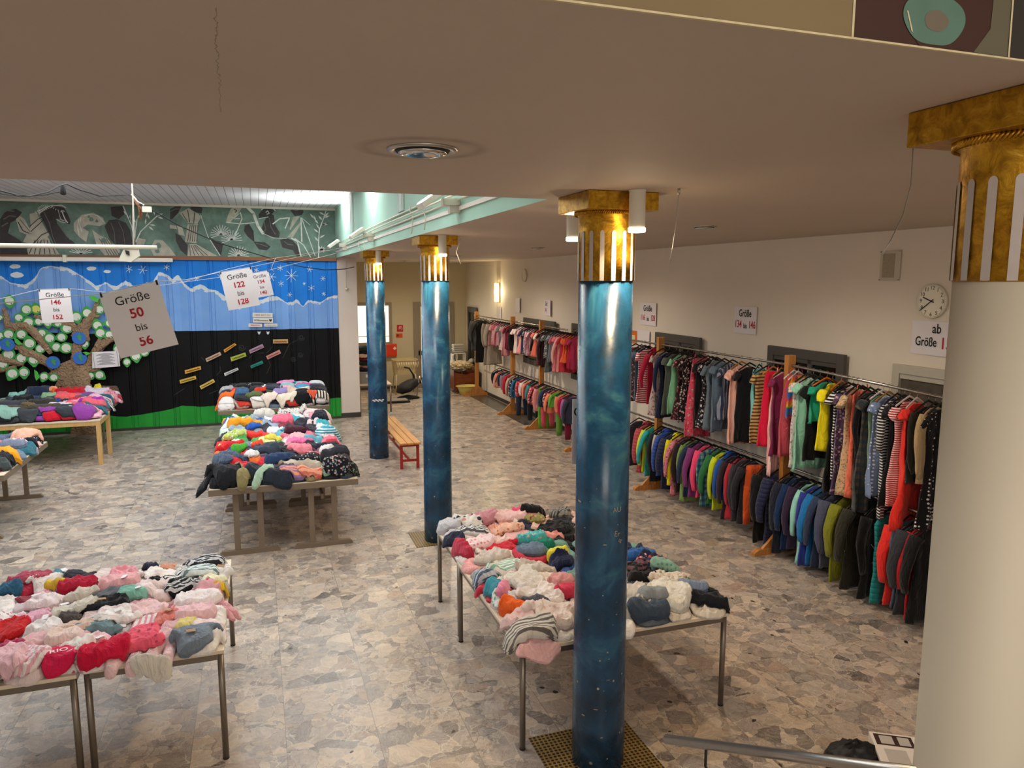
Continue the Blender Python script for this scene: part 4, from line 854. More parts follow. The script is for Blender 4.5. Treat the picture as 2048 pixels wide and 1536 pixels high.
for k in range(11):
    w_ = 0.12+0.05*math.sin(k*2.1)
    b.box((-w_, -0.009, 0.115-k*0.021), (w_, -0.007, 0.121-k*0.021), M=Matrix.Rotation(R(-3), 4, 'Y'))
for sx_ in (-1, 1): b.box((sx_*0.215-0.003, -0.009, -0.16), (sx_*0.215+0.003, -0.007, 0.16), M=Matrix.Rotation(R(-3), 4, 'Y'))
b.build('typed_lines', mat('grey_print', '#7d7a78', 0.7), e)
z3 = lambda pts: zpts((340, 560), 5.12, pts)
plaque(z3([(845, 383), (1050, 385), (1050, 338), (845, 335)]), 16.98, M['white'], 'wall_label', 'white label reading HIER BIST DU, topmost on the light blue wall', 'HIER BIST DU', '#8a6a62', sz=0.55)
plaque(z3([(850, 435), (1055, 440), (1055, 390), (850, 388)]), 16.98, M['white'], 'wall_label', 'white label reading Willkommen with a heart, under HIER BIST DU', 'Willkommen ♥', 'ink', sz=0.6)
plaque(z3([(803, 480), (943, 482), (943, 448), (805, 445)]), 16.98, M['white'], 'wall_label', 'small white label reading WICHTIG in red on the light blue wall', 'WICHTIG', 'red', sz=0.6, bold=0.01)
plaque(z3([(965, 478), (1100, 476), (1100, 446), (965, 446)]), 16.98, M['white'], 'wall_label', 'small white label with faint grey letters right of WICHTIG', 'Willkommen', '#9a9aa2', sz=0.55)
LB = [('#c0945a', [(1055, 650), (1210, 648), (1208, 605), (1055, 608)], 'tan label at the top right of the black wall', '#6a3a3a'), ('#d9942c', [(560, 745), (680, 665), (663, 645), (548, 715)], 'bright orange tilted label on the black wall', '#7a4a10'),
      ('#b08aa0', [(820, 755), (965, 690), (945, 655), (808, 718)], 'mauve tilted label on the black wall', '#4a2a4a'), ('#c9a690', [(377, 840), (527, 768), (512, 735), (362, 805)], 'beige pink tilted label on the black wall', '#4a3a30'),
      ('#a8b040', [(628, 835), (783, 780), (770, 742), (617, 792)], 'olive green tilted label on the black wall', '#3a4a10'), ('#d08a80', [(1000, 815), (1137, 750), (1120, 713), (983, 780)], 'salmon tilted label on the black wall', '#6a2020'),
      ('#1f8a7a', [(832, 905), (955, 855), (945, 825), (822, 878)], 'teal tilted label on the black wall', '#0a4a40'), ('#d8d8d8', [(562, 985), (703, 920), (692, 897), (552, 955)], 'white tilted label on the black wall', '#8a8a8a'),
      ('#dba23c', [(155, 963), (320, 915), (313, 880), (150, 925)], 'amber label at the left of the black wall, upper of two', '#5a3a10'), ('#d8b048', [(105, 1063), (270, 1015), (262, 980), (97, 1025)], 'yellow label at the left of the black wall, lower of two', '#6a5010'),
      ('#dcb858', [(320, 1120), (462, 1045), (443, 1012), (302, 1087)], 'lowest pale yellow tilted label on the black wall', '#5a4a18')]
for c_, q_, lb, tc in LB:
    e = plaque(z3(q_), 16.98, mat('card_'+c_, c_, 0.7, var=0.05), 'wall_label', lb)
    P = P3(z3(q_), 16.97); a_, d2 = Vector(P[0]), Vector(P[1]); up_ = Vector(P[3])-a_
    pts = [a_.lerp(d2, 0.1+0.8*k/26)+up_*(0.45+0.2*math.sin(k*1.9)*math.cos(k*0.7))-e.location for k in range(27)]
    MB().tube(pts, 0.006, 4).build('handwriting', mat('ink_'+tc, tc, 0.7, var=0), e)

# ------------------------------------------------------------------ furniture
def metal_table(x0, x1, y0, y1, z, lb, group=None, r=0.02, legs=(1, 1, 1, 1)):
    """laminate top on a steel frame with round legs; origin at the table's foot centre"""
    cx, cy = (x0+x1)/2, (y0+y1)/2; e = empty('folding_table', (cx, cy, 0)); tagp(e, lb, 'table', group)
    hx, hy = (x1-x0)/2, (y1-y0)/2
    MB().cbox((-hx, -hy, z-0.024), (hx, hy, z), 0.003).build('tabletop', M['tabletop'], e)
    a = 0.03; q = MB()
    for p0, p1 in [((-hx+a, -hy+0.01), (hx-a, -hy+0.03)), ((-hx+a, hy-0.03), (hx-a, hy-0.01)), ((-hx+0.01, -hy+a), (-hx+0.03, hy-a)), ((hx-0.03, -hy+a), (hx-0.01, hy-a))]:
        q.cbox((p0[0], p0[1], z-0.066), (p1[0], p1[1], z-0.0245), 0.003)
    q.build('frame', M['darksteel'], e)
    for k, (sx_, sy_) in enumerate([(-1, -1), (1, -1), (1, 1), (-1, 1)]):
        lx, ly = sx_*(hx-r-0.004), sy_*(hy-r-0.004)
        l = MB().lathe([(r, 0.012), (r, z-0.0245)], (lx, ly, 0), 20).build('leg', M['darksteel'], e)
        MB().lathe([(r*0.98, 0.0), (r*1.04, 0.002), (r*1.04, 0.012)], (lx, ly, 0), 20).build('foot_cap', M['black'], l)
    return e
T1Z = 0.76; T2Z = 0.72; T3Z = 0.80
metal_table(-1.095, -0.29, 4.84, 6.50, T1Z, 'maple topped steel table under baby clothes, front left, right one of the pair')
metal_table(-1.92, -1.115, 4.80, 6.46, T1Z, 'maple topped steel table under baby clothes at the left edge, front row')
metal_table(1.53, 2.238, 4.30, 5.93, T2Z, 'maple topped steel table under clothes, partly behind the nearest blue column, left half')
metal_table(2.243, 3.135, 4.32, 5.95, T2Z, 'maple topped steel table under clothes, right of the nearest blue column, with the grey jumpers')
metal_table(1.55, 3.12, 5.99, 6.78, T2Z, 'steel table set crosswise behind the pair next to the nearest blue column')
def trestle_table(x0, x1, y0, y1, z, lb, group=None, th=0.075, along='Y', edge='greyedge'):
    cx, cy = (x0+x1)/2, (y0+y1)/2; e = empty('trestle_table', (cx, cy, 0)); tagp(e, lb, 'table', group); hx, hy = (x1-x0)/2, (y1-y0)/2
    MB().cbox((-hx, -hy, z-th), (hx, hy, z-0.004), 0.006).build('tabletop', M[edge], e)
    MB().box((-hx+0.006, -hy+0.006, z-0.004), (hx-0.006, hy-0.006, z)).build('laminate', M['tabletop'], e)
    for s_ in (-1, 1):
        yy = s_*(hy-0.08) if along == 'Y' else 0; xx = 0 if along == 'Y' else s_*(hx-0.25)
        b = MB(); fh = 0.33 if along == 'Y' else 0.3
        if along == 'Y':
            for q in (-0.13, 0.13): b.cbox((q-0.032, yy-0.014, 0.05), (q+0.032, yy+0.014, z-th), 0.004)
            b.prism([(-fh, yy-0.025, 0.0), (fh, yy-0.025, 0.0), (fh, yy-0.025, 0.025), (fh-0.03, yy-0.025, 0.055), (-fh+0.03, yy-0.025, 0.055), (-fh, yy-0.025, 0.025)], (0, 0.05, 0))
        else:
            for q in (-0.13, 0.13): b.cbox((xx-0.014, q-0.032, 0.05), (xx+0.014, q+0.032, z-th), 0.004)
            b.prism([(xx-0.025, -fh, 0.0), (xx-0.025, fh, 0.0), (xx-0.025, fh, 0.025), (xx-0.025, fh-0.03, 0.055), (xx-0.025, -fh+0.03, 0.055), (xx-0.025, -fh, 0.025)], (0.05, 0, 0))
        b.build('trestle', M['greyedge'], e)
    if along == 'Y': MB().cbox((-0.015, -hy+0.1, z-th-0.16), (0.015, hy-0.1, z-th-0.1), 0.003).build('stretcher', M['greyedge'], e)
    return e
trestle_table(-0.59, 0.225, 8.66, 10.56, T3Z, 'grey trestle table under the big clothes heap in the middle, front left one of four')
trestle_table(0.232, 1.05, 8.64, 10.54, T3Z, 'grey trestle table under the big clothes heap in the middle, front right one of four')
trestle_table(-0.58, 0.235, 10.59, 12.49, T3Z, 'grey trestle table under the big clothes heap in the middle, back left one of four')
trestle_table(0.245, 1.06, 10.57, 12.47, T3Z, 'grey trestle table under the big clothes heap in the middle, back right one of four')
trestle_table(-0.72, 1.22, 14.05, 15.15, T3Z, 'grey trestle table with folded clothes stacks standing before the black mural', along='X')
trestle_table(-3.78, -2.93, 10.15, 12.15, T3Z, 'grey trestle table with clothes at the left edge of the picture')
trestle_table(-4.6, -2.62, 14.95, 16.45, T3Z, 'grey trestle table under clothes in front of the paper tree', along='X')
e = empty('wooden_table', (-3.5, 14.4, 0)); tagp(e, 'light birch wooden table with square legs in front of the paper tree', 'table')
MB().cbox((-1.2, -0.46, 0.75), (0.93, 0.46, 0.776), 0.004).build('tabletop', M['tabletop'], e)
q = MB()
for a, c_ in [((-1.13, -0.45), (0.86, -0.42)), ((-1.13, 0.42), (0.86, 0.45)), ((-1.19, -0.38), (-1.16, 0.38)), ((0.895, -0.38), (0.925, 0.38))]: q.cbox((a[0], a[1], 0.68), (c_[0], c_[1], 0.75), 0.004)
q.build('apron', M['birch'], e)
for sx_, sy_ in [(0.86, -0.455), (0.86, 0.385), (-1.19, -0.455), (-1.19, 0.385)]: MB().cbox((sx_, sy_, 0), (sx_+0.068, sy_+0.068, 0.75), 0.005).build('leg', M['birch'], e)
# bench
e = empty('bench', (2.31, 13.15, 0)); tagp(e, 'wooden slatted bench with red legs beside the farthest blue column', 'bench')
for k in range(3): MB().cbox((-0.17+k*0.117, -1.25, 0.42), (-0.062+k*0.117, 1.25, 0.452), 0.006).build('slat', M['benchwood'], e)
for sy_ in (-1.17, 1.13):
    for sx_ in (-0.16, 0.115): MB().cbox((sx_, sy_, 0), (sx_+0.045, sy_+0.045, 0.42), 0.004).build('leg', M['redpaint'], e)
    MB().cbox((-0.115, sy_, 0.375), (0.115, sy_+0.045, 0.42), 0.003).build('crossbar', M['redpaint'], e)
    MB().cbox((-0.115, sy_+0.01, 0.12), (0.115, sy_+0.035, 0.16), 0.003).build('crossbar', M['redpaint'], e)
MB().cbox((-0.015, -1.13, 0.125), (0.015, 1.13, 0.155), 0.003).build('stretcher', M['redpaint'], e)
# racks
RX = 5.60; ZU = 2.17; ZLW = 1.02
def rack(posts, ya, yb, lb):
    e = empty('clothes_rack', (RX, (ya+yb)/2, 0)); tagp(e, lb, 'clothes rack'); cy = (ya+yb)/2
    for y in posts:
        y -= cy
        b = MB().cbox((-0.05, y-0.035, 0.07), (0.05, y+0.035, 2.28), 0.006)
        b.build('post', M['rackwood'], e)
        b = MB().prism([(-0.38, y-0.035, 0.0), (0.30, y-0.035, 0.0), (0.30, y-0.035, 0.07), (-0.32, y-0.035, 0.07), (-0.38, y-0.035, 0.035)], (0, 0.07, 0))
        for s_ in (-1, 1): b.prism([(s_*0.05, y-0.018, 0.07), (s_*0.26, y-0.018, 0.07), (s_*0.05, y-0.018, 0.27)], (0, 0.036, 0))
        b.build('foot', M['rackwood'], e)
    for z, nm in ((ZU, 'upper_rail'), (ZLW, 'lower_rail')):
        MB().tube([(0, ya-cy, z if nm == 'lower_rail' else ZU-0.115*max(0, (6.8-ya)/3.02)), (0, max(6.8, ya+0.1)-cy, z), (0, yb-cy, z)], 0.014, 12).build(nm, M['steel'], e)
rack([3.78, 6.80, 9.62, 12.3], 3.6, 12.4, 'long clothes rack with square wooden posts along the right wall, nearer one')
rack([14.45, 16.30, 19.3], 13.1, 19.5, 'clothes rack with wooden posts along the right wall, farther one, by the wall sconce')

# ------------------------------------------------------------------ hanging garments
CN = {}
def cname(h):
    names = {'black': '161616', 'charcoal': '333338', 'grey': '808080', 'light grey': 'b8b8b8', 'white': 'ececec', 'cream': 'e6dcc4', 'beige': 'bfa780', 'brown': '6a4630', 'navy': '1c2544', 'blue': '2a55b0', 'sky blue': '7aaad8', 'grey blue': '67788c', 'teal': '167f84', 'aqua': '7cc0c4', 'mint': '8fd0b4', 'green': '2e8a48', 'lime': 'c4d62c', 'olive': '6f6f28', 'yellow': 'f0dc28', 'mustard': 'd09a28', 'orange': 'e8682a', 'coral': 'ee7462', 'red': 'c8202a', 'crimson': 'a01838', 'burgundy': '5e1a30', 'hot pink': 'e83878', 'pink': 'e0a0ac', 'pale pink': 'ecccca', 'rose': 'c45c6c', 'purple': '74347c', 'lilac': 'b09acc', 'plum': '3c2038'}
    c = np.array(lin(h)[:3])**0.45; best = None
    for n_, v in names.items():
        d = float(((np.array(lin('#'+v)[:3])**0.45-c)**2).sum())
        if best is None or d < best[0]: best = (d, n_)
    return best[1]
def garment_mesh(kind, L, S, seed, hem=1.0, sleeve=None, th=0.03, fm=1.0):
    """local: x across the shoulders, y thickness, z down from the hanger bar (0)"""
    r_ = random.Random(seed); b = MB(); n = 28; rows = []; zt = -0.105
    if kind == 'trousers':
        rs = []
        for k in range(7):
            z = zt-0.02-k/6*L*0.42; w_ = S*(0.62+0.1*k/6)
            rs.append([(w_*math.copysign(abs(math.cos(2*math.pi*j/n))**0.7, math.cos(2*math.pi*j/n)), th*1.3*math.sin(2*math.pi*j/n)*(1+0.2*math.sin(5*j+k*0.3)), z) for j in range(n)])
        b.rings(rs, 0, True, True, True)
        for s_ in (-1, 1):
            pts = [(s_*S*0.38, 0, zt-L*0.36), (s_*S*0.42, 0.005, zt-L*0.6), (s_*S*0.45, -0.006, zt-L*0.85), (s_*S*0.44, 0.0, zt-L)]
            b.tube(pts, [S*0.36, S*0.33, S*0.30, S*0.26], 14, sq=(0.75, 1) if False else (1, 0.45))
        return b
    prof = []
    flare = {'dress': 1.25, 'skirt': 1.25, 'long': 1.08, 'coat': 1.06, 'puffer': 1.04, 'tee': 1.0, 'top': 1.02}.get(kind, 1.0)*hem
    strap = kind in ('strap', 'tank'); 
    if strap: flare = 1.1*hem
    nr = 20
    for i in range(nr+1):
        f_ = i/nr; z = zt-f_*L
        if not strap:
            if f_*L < 0.075: q = (f_*L)/0.075; w_ = S*(0.30+0.62*q**0.8)
            else:
                g = (f_*L-0.075)/(L-0.075)
                w_ = S*(0.92-0.17*math.sin(min(1, g*2.2)*math.pi*0.5)+(flare-0.85)*max(0, g-0.15)**1.1*1.1)
        else:
            g = f_; w_ = S*(0.62+0.10*min(1, g*5)+(flare-0.8)*max(0, g-0.2)**1.2)
        rows.append((z, w_, f_))
    ph = [r_.uniform(0, 6.3) for _ in range(4)]; k1 = r_.choice([3, 4, 5]); k2 = r_.choice([6, 7, 8])
    rs = []
    for z, w_, f_ in rows:
        t0 = th*(0.55+0.5*min(1, f_*4))
        if kind == 'puffer': t0 = th*1.5*(0.9+0.18*abs(math.sin(z*48)))
        A = (0.010+0.022*f_)*fm*(0.4 if kind in ('coat', 'puffer') else 1.0)
        ring = []
        for j in range(n):
            a = 2*math.pi*j/n; ca, sa = math.cos(a), math.sin(a)
            x = w_*math.copysign(abs(ca)**0.8, ca); y = t0*math.copysign(abs(sa)**0.75, sa)
            fx = x/S; wv = A*(math.sin(k1*fx*2+ph[0]+z*1.6)+0.6*math.sin(k2*fx*2+ph[1]-z*2.5)) + 0.004*math.sin(z*22+fx*5+ph[2])
            ring.append((x*(1+0.02*math.sin(z*9+ph[3])), y+wv, z-0.012*f_*math.sin(fx*3+ph[3])*(kind != 'coat')))
        rs.append(ring)
    b.rings(rs, 0, True, True, True)
    if strap:
        for s_ in (-1, 1): b.tube([(s_*S*0.42, 0.0, zt-0.01), (s_*S*0.40, 0.0, -0.055), (s_*S*0.34, 0, -0.045)], 0.008, 6, sq=(1, 0.5))
    sl = {'coat': 0.90, 'puffer': 0.88, 'long': 0.86, 'tee': 0.26, 'dress': 0.20}.get(kind, 0) if sleeve is None else sleeve
    if sl > 0:
        Ls = sl*min(L, 0.55) if sl < 0.5 else sl*min(L, 0.62)
        for s_ in (-1, 1):
            an = R(r_.uniform(24, 40) if sl > 0.5 else r_.uniform(34, 52)); yy = r_.uniform(-0.02, 0.02)
            p0 = Vector((s_*S*(0.70 if sl > 0.5 else 0.80), 0, zt-0.060)); d = Vector((s_*math.sin(an), 0, -math.cos(an)))
            bend = Vector((-s_*(0.40*Ls if sl > 0.5 else 0.03), yy, -0.08*Ls if sl > 0.5 else 0)); k_ = 8; pts = []; rr = []
            rw = 0.060*(S/0.2) if kind in ('coat', 'puffer') else 0.050*(S/0.2)
            for i in range(k_+1):
                f_ = i/k_; pts.append(p0+d*Ls*f_+bend*f_*f_+Vector((0, 0.006*math.sin(f_*9+ph[0]), 0)))
                q = 1+(0.10*abs(math.sin(f_*14)) if kind == 'puffer' else 0.05*math.sin(f_*16+ph[1]))
                rr.append(rw*(1-0.46*f_)*q if sl > 0.5 else rw*(1-0.05*f_)*q)
            b.tube(pts, rr, 12, sq=(1, 0.62))
    return b
HG = {'black': mat('black_hanger', '#1a1a1a', 0.4, var=0), 'white': mat('white_hanger', '#e4e0d8', 0.4, var=0), 'wood': mat('wooden_hanger', '#b97f42', 0.45, var=0.1, vs=20), 'orange': mat('orange_hanger', '#e06a1a', 0.4, var=0)}
_hm = {}
def hanger_mb(S):
    b = MB(); pts = []
    for k in range(15):
        a = R(200-k*17.5); pts.append((0.020*math.cos(a), 0, 0.0+0.020*math.sin(a)-0.004))
    pts += [(0.004, 0, -0.03), (0, 0, -0.055)]
    b.tube(pts, 0.0022, 5, mi=1)
    b.tube([(-S*0.86, 0, -0.135), (-S*0.6, 0, -0.110), (-0.03, 0, -0.066), (0, 0, -0.055), (0.03, 0, -0.066), (S*0.6, 0, -0.110), (S*0.86, 0, -0.135)], [0.008, 0.008, 0.008, 0.009, 0.008, 0.008, 0.008], 7, sq=(0.6, 1.2))
    return b
KN = {'coat': 'jacket', 'puffer': 'quilted jacket', 'long': 'long sleeved top', 'tee': 'short sleeved top', 'dress': 'dress', 'skirt': 'skirt', 'strap': 'strappy dress', 'tank': 'tank top', 'top': 'top', 'trousers': 'trousers', 'vest': 'waistcoat'}
PN = {'plain': '', 'stripe': 'striped ', 'vstripe': 'finely striped ', 'dot': 'dotted ', 'floral': 'patterned ', 'plaid': 'plaid ', 'quilt': '', 'rainbow': 'rainbow ', 'fstripe': 'striped '}
HANG = {}
def hang(rail, px, col, kind, L, S=0.2, pat='plain', c2='#f0f0f0', s=1.0, hg='black', rz=None, hood=False, hem=1.0, y=None, extra=None, sleeve=None, th=0.03):
    Y = y if y is not None else atx(px, 760 if rail in ('u', 'fu') else 900, RX-S*0.75).y
    HANG.setdefault(rail, []).append(dict(Y=Y, col=col, kind=kind, L=L, S=S, pat=pat, c2=c2, s=s, hg=hg, rz=rz, hood=hood, hem=hem, extra=extra, sleeve=sleeve, th=th))
def zl(rail, px, ybot, S=0.2):   # garment length from the pixel row of its hem
    z = atx(px, ybot, RX-S*0.6).z; return (ZU if rail in ('u', 'fu') else ZLW)-0.105-z
def H(rail, zx, zyb, col, kind, off, sc_, S=0.2, **kw):
    px, pyb = off[0]+zx/sc_, off[1]+zyb/sc_
    hang(rail, px, col, kind, max(0.25, min(zl(rail, px, pyb, S), 1.5 if rail in ('u', 'fu') else 0.86)), S, **kw)
UO = ((1240, 560), 3.103); LO = ((1240, 800), 3.103)
for a in [(40, 740, '#5a3a44', 'dress', dict(pat='floral', c2='#c9a0a0')), (75, 750, '#3a3034', 'dress', dict(pat='floral', c2='#b06a70')), (95, 740, '#4a5a70', 'tee', {}), (118, 760, '#c04050', 'dress', dict(pat='stripe')), (165, 765, '#a81438', 'coat', dict(hood=True, rz=14)), (200, 840, '#c8b4ae', 'dress', dict(pat='floral', c2='#9a5a64')),
          (238, 850, '#1a2344', 'long', dict(rz=10, S=0.22)), (285, 830, '#5a6058', 'dress', {}), (322, 830, '#86c49a', 'dress', {}), (355, 870, '#3a1c22', 'dress', dict(pat='floral', c2='#b04a58')), (392, 885, '#1e1a1e', 'dress', dict(pat='floral', c2='#c9b0b0')), (432, 975, '#e0506a', 'strap', dict(pat='floral', c2='#c03a54', hem=1.1)),
          (480, 920, '#141418', 'dress', {}), (505, 915, '#22202a', 'dress', dict(pat='floral', c2='#d8d0d0')), (535, 925, '#6c7a84', 'tee', dict(S=0.19)), (580, 935, '#66788c', 'dress', dict(rz=12)), (630, 865, '#2c3450', 'dress', dict(pat='vstripe', c2='#8a90a0')), (685, 1020, '#f0a796', 'tee', dict(pat='vstripe', c2='#f6c4b4', hg='wood', rz=12)),
          (735, 1010, '#16161a', 'dress', {}), (790, 975, '#7cc6c8', 'tank', dict(rz=38, hg='black', S=0.21)), (845, 1020, '#c9a45a', 'dress', dict(pat='stripe', c2='#5a3a3a', s=1.2)), (890, 1030, '#e01c44', 'strap', dict(hg='wood', S=0.17)), (930, 1215, '#e8aaa6', 'strap', dict(pat='vstripe', c2='#f4ccc6', hg='wood', rz=24, hem=1.1)), (975, 1100, '#7c2450', 'dress', {}),
          (1005, 1095, '#c4505e', 'strap', dict(hg='white', rz=16)), (1015, 850, '#40a060', 'strap', dict(pat='rainbow', hg='white', rz=20)),
          (1090, 1160, '#e2d8d4', 'dress', dict(pat='floral', c2='#c9a8b0')), (1125, 1170, '#92d0b4', 'dress', dict(hem=1.05)), (1160, 1110, '#101014', 'tee', dict(rz=14, S=0.22)), (1210, 870, '#1f9c7c', 'dress', dict(hg='orange', S=0.2)), (1245, 1040, '#f2e01c', 'tee', dict(rz=22, S=0.2)), (1300, 1300, '#0e0e10', 'top', dict(hg='orange', rz=18, S=0.2)),
          (1345, 1230, '#16161c', 'tee', dict(pat='stripe', c2='#e8e8e8', s=0.9)), (1372, 1320, '#54405e', 'dress', dict(pat='floral', c2='#a890b0')), (1402, 1320, '#d6b48c', 'tee', dict(pat='floral', c2='#a87c58', s=0.6, rz=10)), (1440, 1325, '#ff7c62', 'strap', dict(S=0.18, rz=10)), (1480, 1290, '#202024', 'long', dict(rz=14)), (1530, 1420, '#34322e', 'dress', dict(pat='plaid', c2='#6a6258')), (1570, 1310, '#7f9a80', 'top', dict(S=0.17, hg='white')),
          (1595, 1310, '#7888ae', 'dress', dict(pat='dot', c2='#e8ecf4', rz=8, hg='wood')), (1640, 1455, '#141418', 'long', dict(pat='stripe', c2='#dcdcdc', s=0.8, rz=14, S=0.22, sleeve=0.7)), (1690, 1380, '#1a181c', 'dress', {}), (1725, 1370, '#c8343c', 'dress', dict(pat='stripe', c2='#f0ece8', s=0.6, hg='white')), (1775, 1520, '#f2382c', 'dress', dict(hg='white', rz=16, S=0.19, hem=1.15)), (1830, 1225, '#26241e', 'long', dict(rz=12, S=0.23)),
          (1885, 1215, '#b89c72', 'coat', dict(rz=18, S=0.23)), (1915, 1500, '#141216', 'dress', dict(pat='dot', c2='#e8e4e4', S=0.19))]:
    H('u', a[0], a[1], a[2], a[3], *UO, **a[4])
for y_, c_, k_, l_, kw in [(4.42, '#5e1a30', 'dress', 0.95, dict(pat='floral', c2='#b0a0a0')), (4.25, '#2a3a5a', 'dress', 0.9, {}), (4.08, '#c8a8a8', 'long', 0.7, {}), (11.05, '#3a4a6a', 'long', 0.55, {}), (11.3, '#e0808a', 'dress', 0.6, {}), (11.55, '#d0c8c0', 'tee', 0.5, {}), (11.8, '#6a8a5a', 'long', 0.55, {})]:
    hang('u', 0, c_, k_, l_, y=y_, **kw)
for a in [(60, 400, '#3a3a44', 'coat', {}), (108, 435, '#b5464e', 'puffer', dict(hood=True, S=0.23, rz=16)), (145, 440, '#cddc34', 'coat', {}), (172, 470, '#2fa2a4', 'coat', {}), (200, 500, '#14161c', 'coat', {}), (222, 430, '#cdbfa6', 'long', {}), (240, 470, '#3050a8', 'puffer', dict(hood=True)), (268, 545, '#1e2446', 'puffer', dict(rz=12, S=0.24)), (308, 525, '#e8e018', 'coat', dict(hood=True)), (328, 590, '#d87a8a', 'coat', dict(pat='floral', c2='#8a4a5a')),
          (362, 570, '#382a30', 'coat', {}), (392, 625, '#84a45a', 'long', {}), (415, 600, '#22304e', 'coat', {}), (440, 600, '#843878', 'coat', {}), (480, 600, '#ff4a78', 'coat', dict(S=0.19, rz=10)), (518, 660, '#2c6a8c', 'long', dict(pat='plaid', c2='#9ad0c0')), (558, 640, '#2a703e', 'coat', {}), (590, 680, '#ccd824', 'coat', dict(S=0.19)), (630, 620, '#2152a8', 'coat', dict(hood=True)), (655, 740, '#33222a', 'coat', {}),
          (690, 745, '#b02838', 'long', {}), (712, 750, '#3e3c44', 'coat', dict(rz=10)), (765, 770, '#26242a', 'coat', {}), (772, 772, '#e8602a', 'trousers', dict(S=0.19)), (835, 930, '#101014', 'coat', dict(rz=26, S=0.25, extra='logo')), (925, 910, '#1e2244', 'puffer', dict(rz=12, S=0.24)), (985, 975, '#1c2030', 'coat', dict(rz=10, S=0.24)), (1035, 930, '#16305a', 'coat', {}), (1080, 930, '#34243e', 'coat', {}), (1125, 1050, '#98d8c8', 'long', dict(S=0.2)),
          (1165, 1060, '#343f98', 'coat', dict(S=0.22)), (1205, 1030, '#1a74b8', 'coat', dict(S=0.22)), (1245, 1045, '#303c58', 'coat', dict(S=0.22)), (1275, 1045, '#4c5068', 'coat', dict(rz=12, S=0.24)), (1350, 1135, '#828424', 'coat', dict(S=0.23, rz=8)), (1425, 1255, '#2c2a20', 'coat', dict(S=0.25, rz=12)), (1520, 1270, '#121214', 'coat', dict(S=0.26, rz=20, extra='lines')), (1622, 1270, '#148688', 'puffer', dict(S=0.22, rz=6, sleeve=0)), (1700, 1285, '#e8302a', 'coat', dict(S=0.23, rz=10)),
          (1755, 1310, '#4e5e74', 'coat', {}), (1800, 1360, '#34363c', 'coat', dict(S=0.24)), (1850, 1400, '#c01c2c', 'coat', {}), (1880, 1420, '#161618', 'coat', dict(S=0.24))]:
    H('l', a[0], a[1], a[2], a[3], *LO, **a[4])
for y_, c_ in [(4.3, '#20242e'), (4.12, '#6a2a3a'), (11.0, '#4a3a6a'), (11.3, '#b04a5a'), (11.6, '#2a6a7a'), (11.9, '#3a3a3a')]: hang('l', 0, c_, 'coat', 0.6, y=y_)
FO = ((880, 600), 7.314); FO2 = ((1000, 740), 7.68)
far_u = [(480, 740, '#4a4a4e', 'coat', dict(S=0.24)), (540, 910, '#121214', 'coat', dict(S=0.24)), (640, 940, '#a39888', 'coat', dict(rz=25, S=0.30)), (690, 940, '#a89c8c', 'coat', dict(rz=25, S=0.26))]
pal = ['#d67a8a', '#e09aa4', '#c45a70', '#8a8088', '#d8b4ac', '#7a1c30', '#1e1a20', '#e8cec8', '#e89a9c', '#2a3050', '#8c8f96', '#e0a8b0', '#5a5f70', '#f07060', '#e8e0d0', '#4a2434', '#70787a', '#54605a', '#8890a0', '#e0808a', '#c03040', '#e86a3a', '#b81c3c', '#a02a4c']
xs = [730, 765, 800, 835, 870, 905, 935, 970, 1000, 1040, 1085, 1120, 1165, 1200, 1240, 1275, 1310, 1345, 1390, 1425, 1455, 1490, 1535, 1570, 1610, 1650, 1690, 1725, 1760, 1800, 1840, 1880, 1920]
hb = [650, 655, 660, 665, 700, 730, 810, 720, 725, 735, 775, 770, 790, 780, 800, 810, 790, 740, 822, 840, 960, 980, 850, 1050, 900, 990, 1040, 1050, 1060, 900, 920, 1010, 1020]
for i, (x_, h_) in enumerate(zip(xs, hb)):
    far_u.append((x_, h_, ['#d67a8a', '#e29aa6', '#cf6a80', '#e0a0a8', '#8a8088', '#d8b4ac', '#c8848c', '#7a1c30', '#5c1426', '#1e1a20', '#e8cec8', '#e6d4d0', '#e89a9c', '#2a3050', '#a0a4a8', '#d09aa8', '#e0a8b0', '#20242c', '#f47a66', '#e8e0d0', '#54222c', '#3a2028', '#70787a', '#54605a', '#8890a0', '#c0606c', '#e07a84', '#e8a8a0', '#c03040', '#e86a3a', '#e05a30', '#b81c3c', '#a02a4c'][i],
                 ['dress', 'tee', 'dress', 'coat', 'tee', 'dress'][i % 6], dict(S=0.19, pat='floral' if i in (1, 5, 15, 22) else 'stripe' if i == 14 else 'plain', c2='#f0e0dc' if i != 14 else '#2a2a30')))
for a in far_u: H('fu', a[0], a[1], a[2], a[3], *FO, **a[4])
far_l = [(790, 1200, '#1c2438'), (835, 1280, '#e2907a'), (870, 1240, '#263248'), (915, 1290, '#9a8494'), (955, 1370, '#c41c30'), (1005, 1400, '#c4a89a'), (1050, 1420, '#1a2238'), (1085, 1420, '#2a6a90'), (1140, 1400, '#c02a40'), (1185, 1380, '#e8dcd8'), (1230, 1430, '#f08a78'), (1290, 1440, '#2c8a94'), (1335, 1450, '#3a3a34'), (1385, 1440, '#16181c')]
for i, (x_, h_, c_) in enumerate(far_l): H('fl', x_, h_, c_, 'coat', *FO, S=0.20, pat='floral' if i in (6, 8, 9) else 'plain', c2='#d8d8e0' if i == 6 else '#e8a0a0')
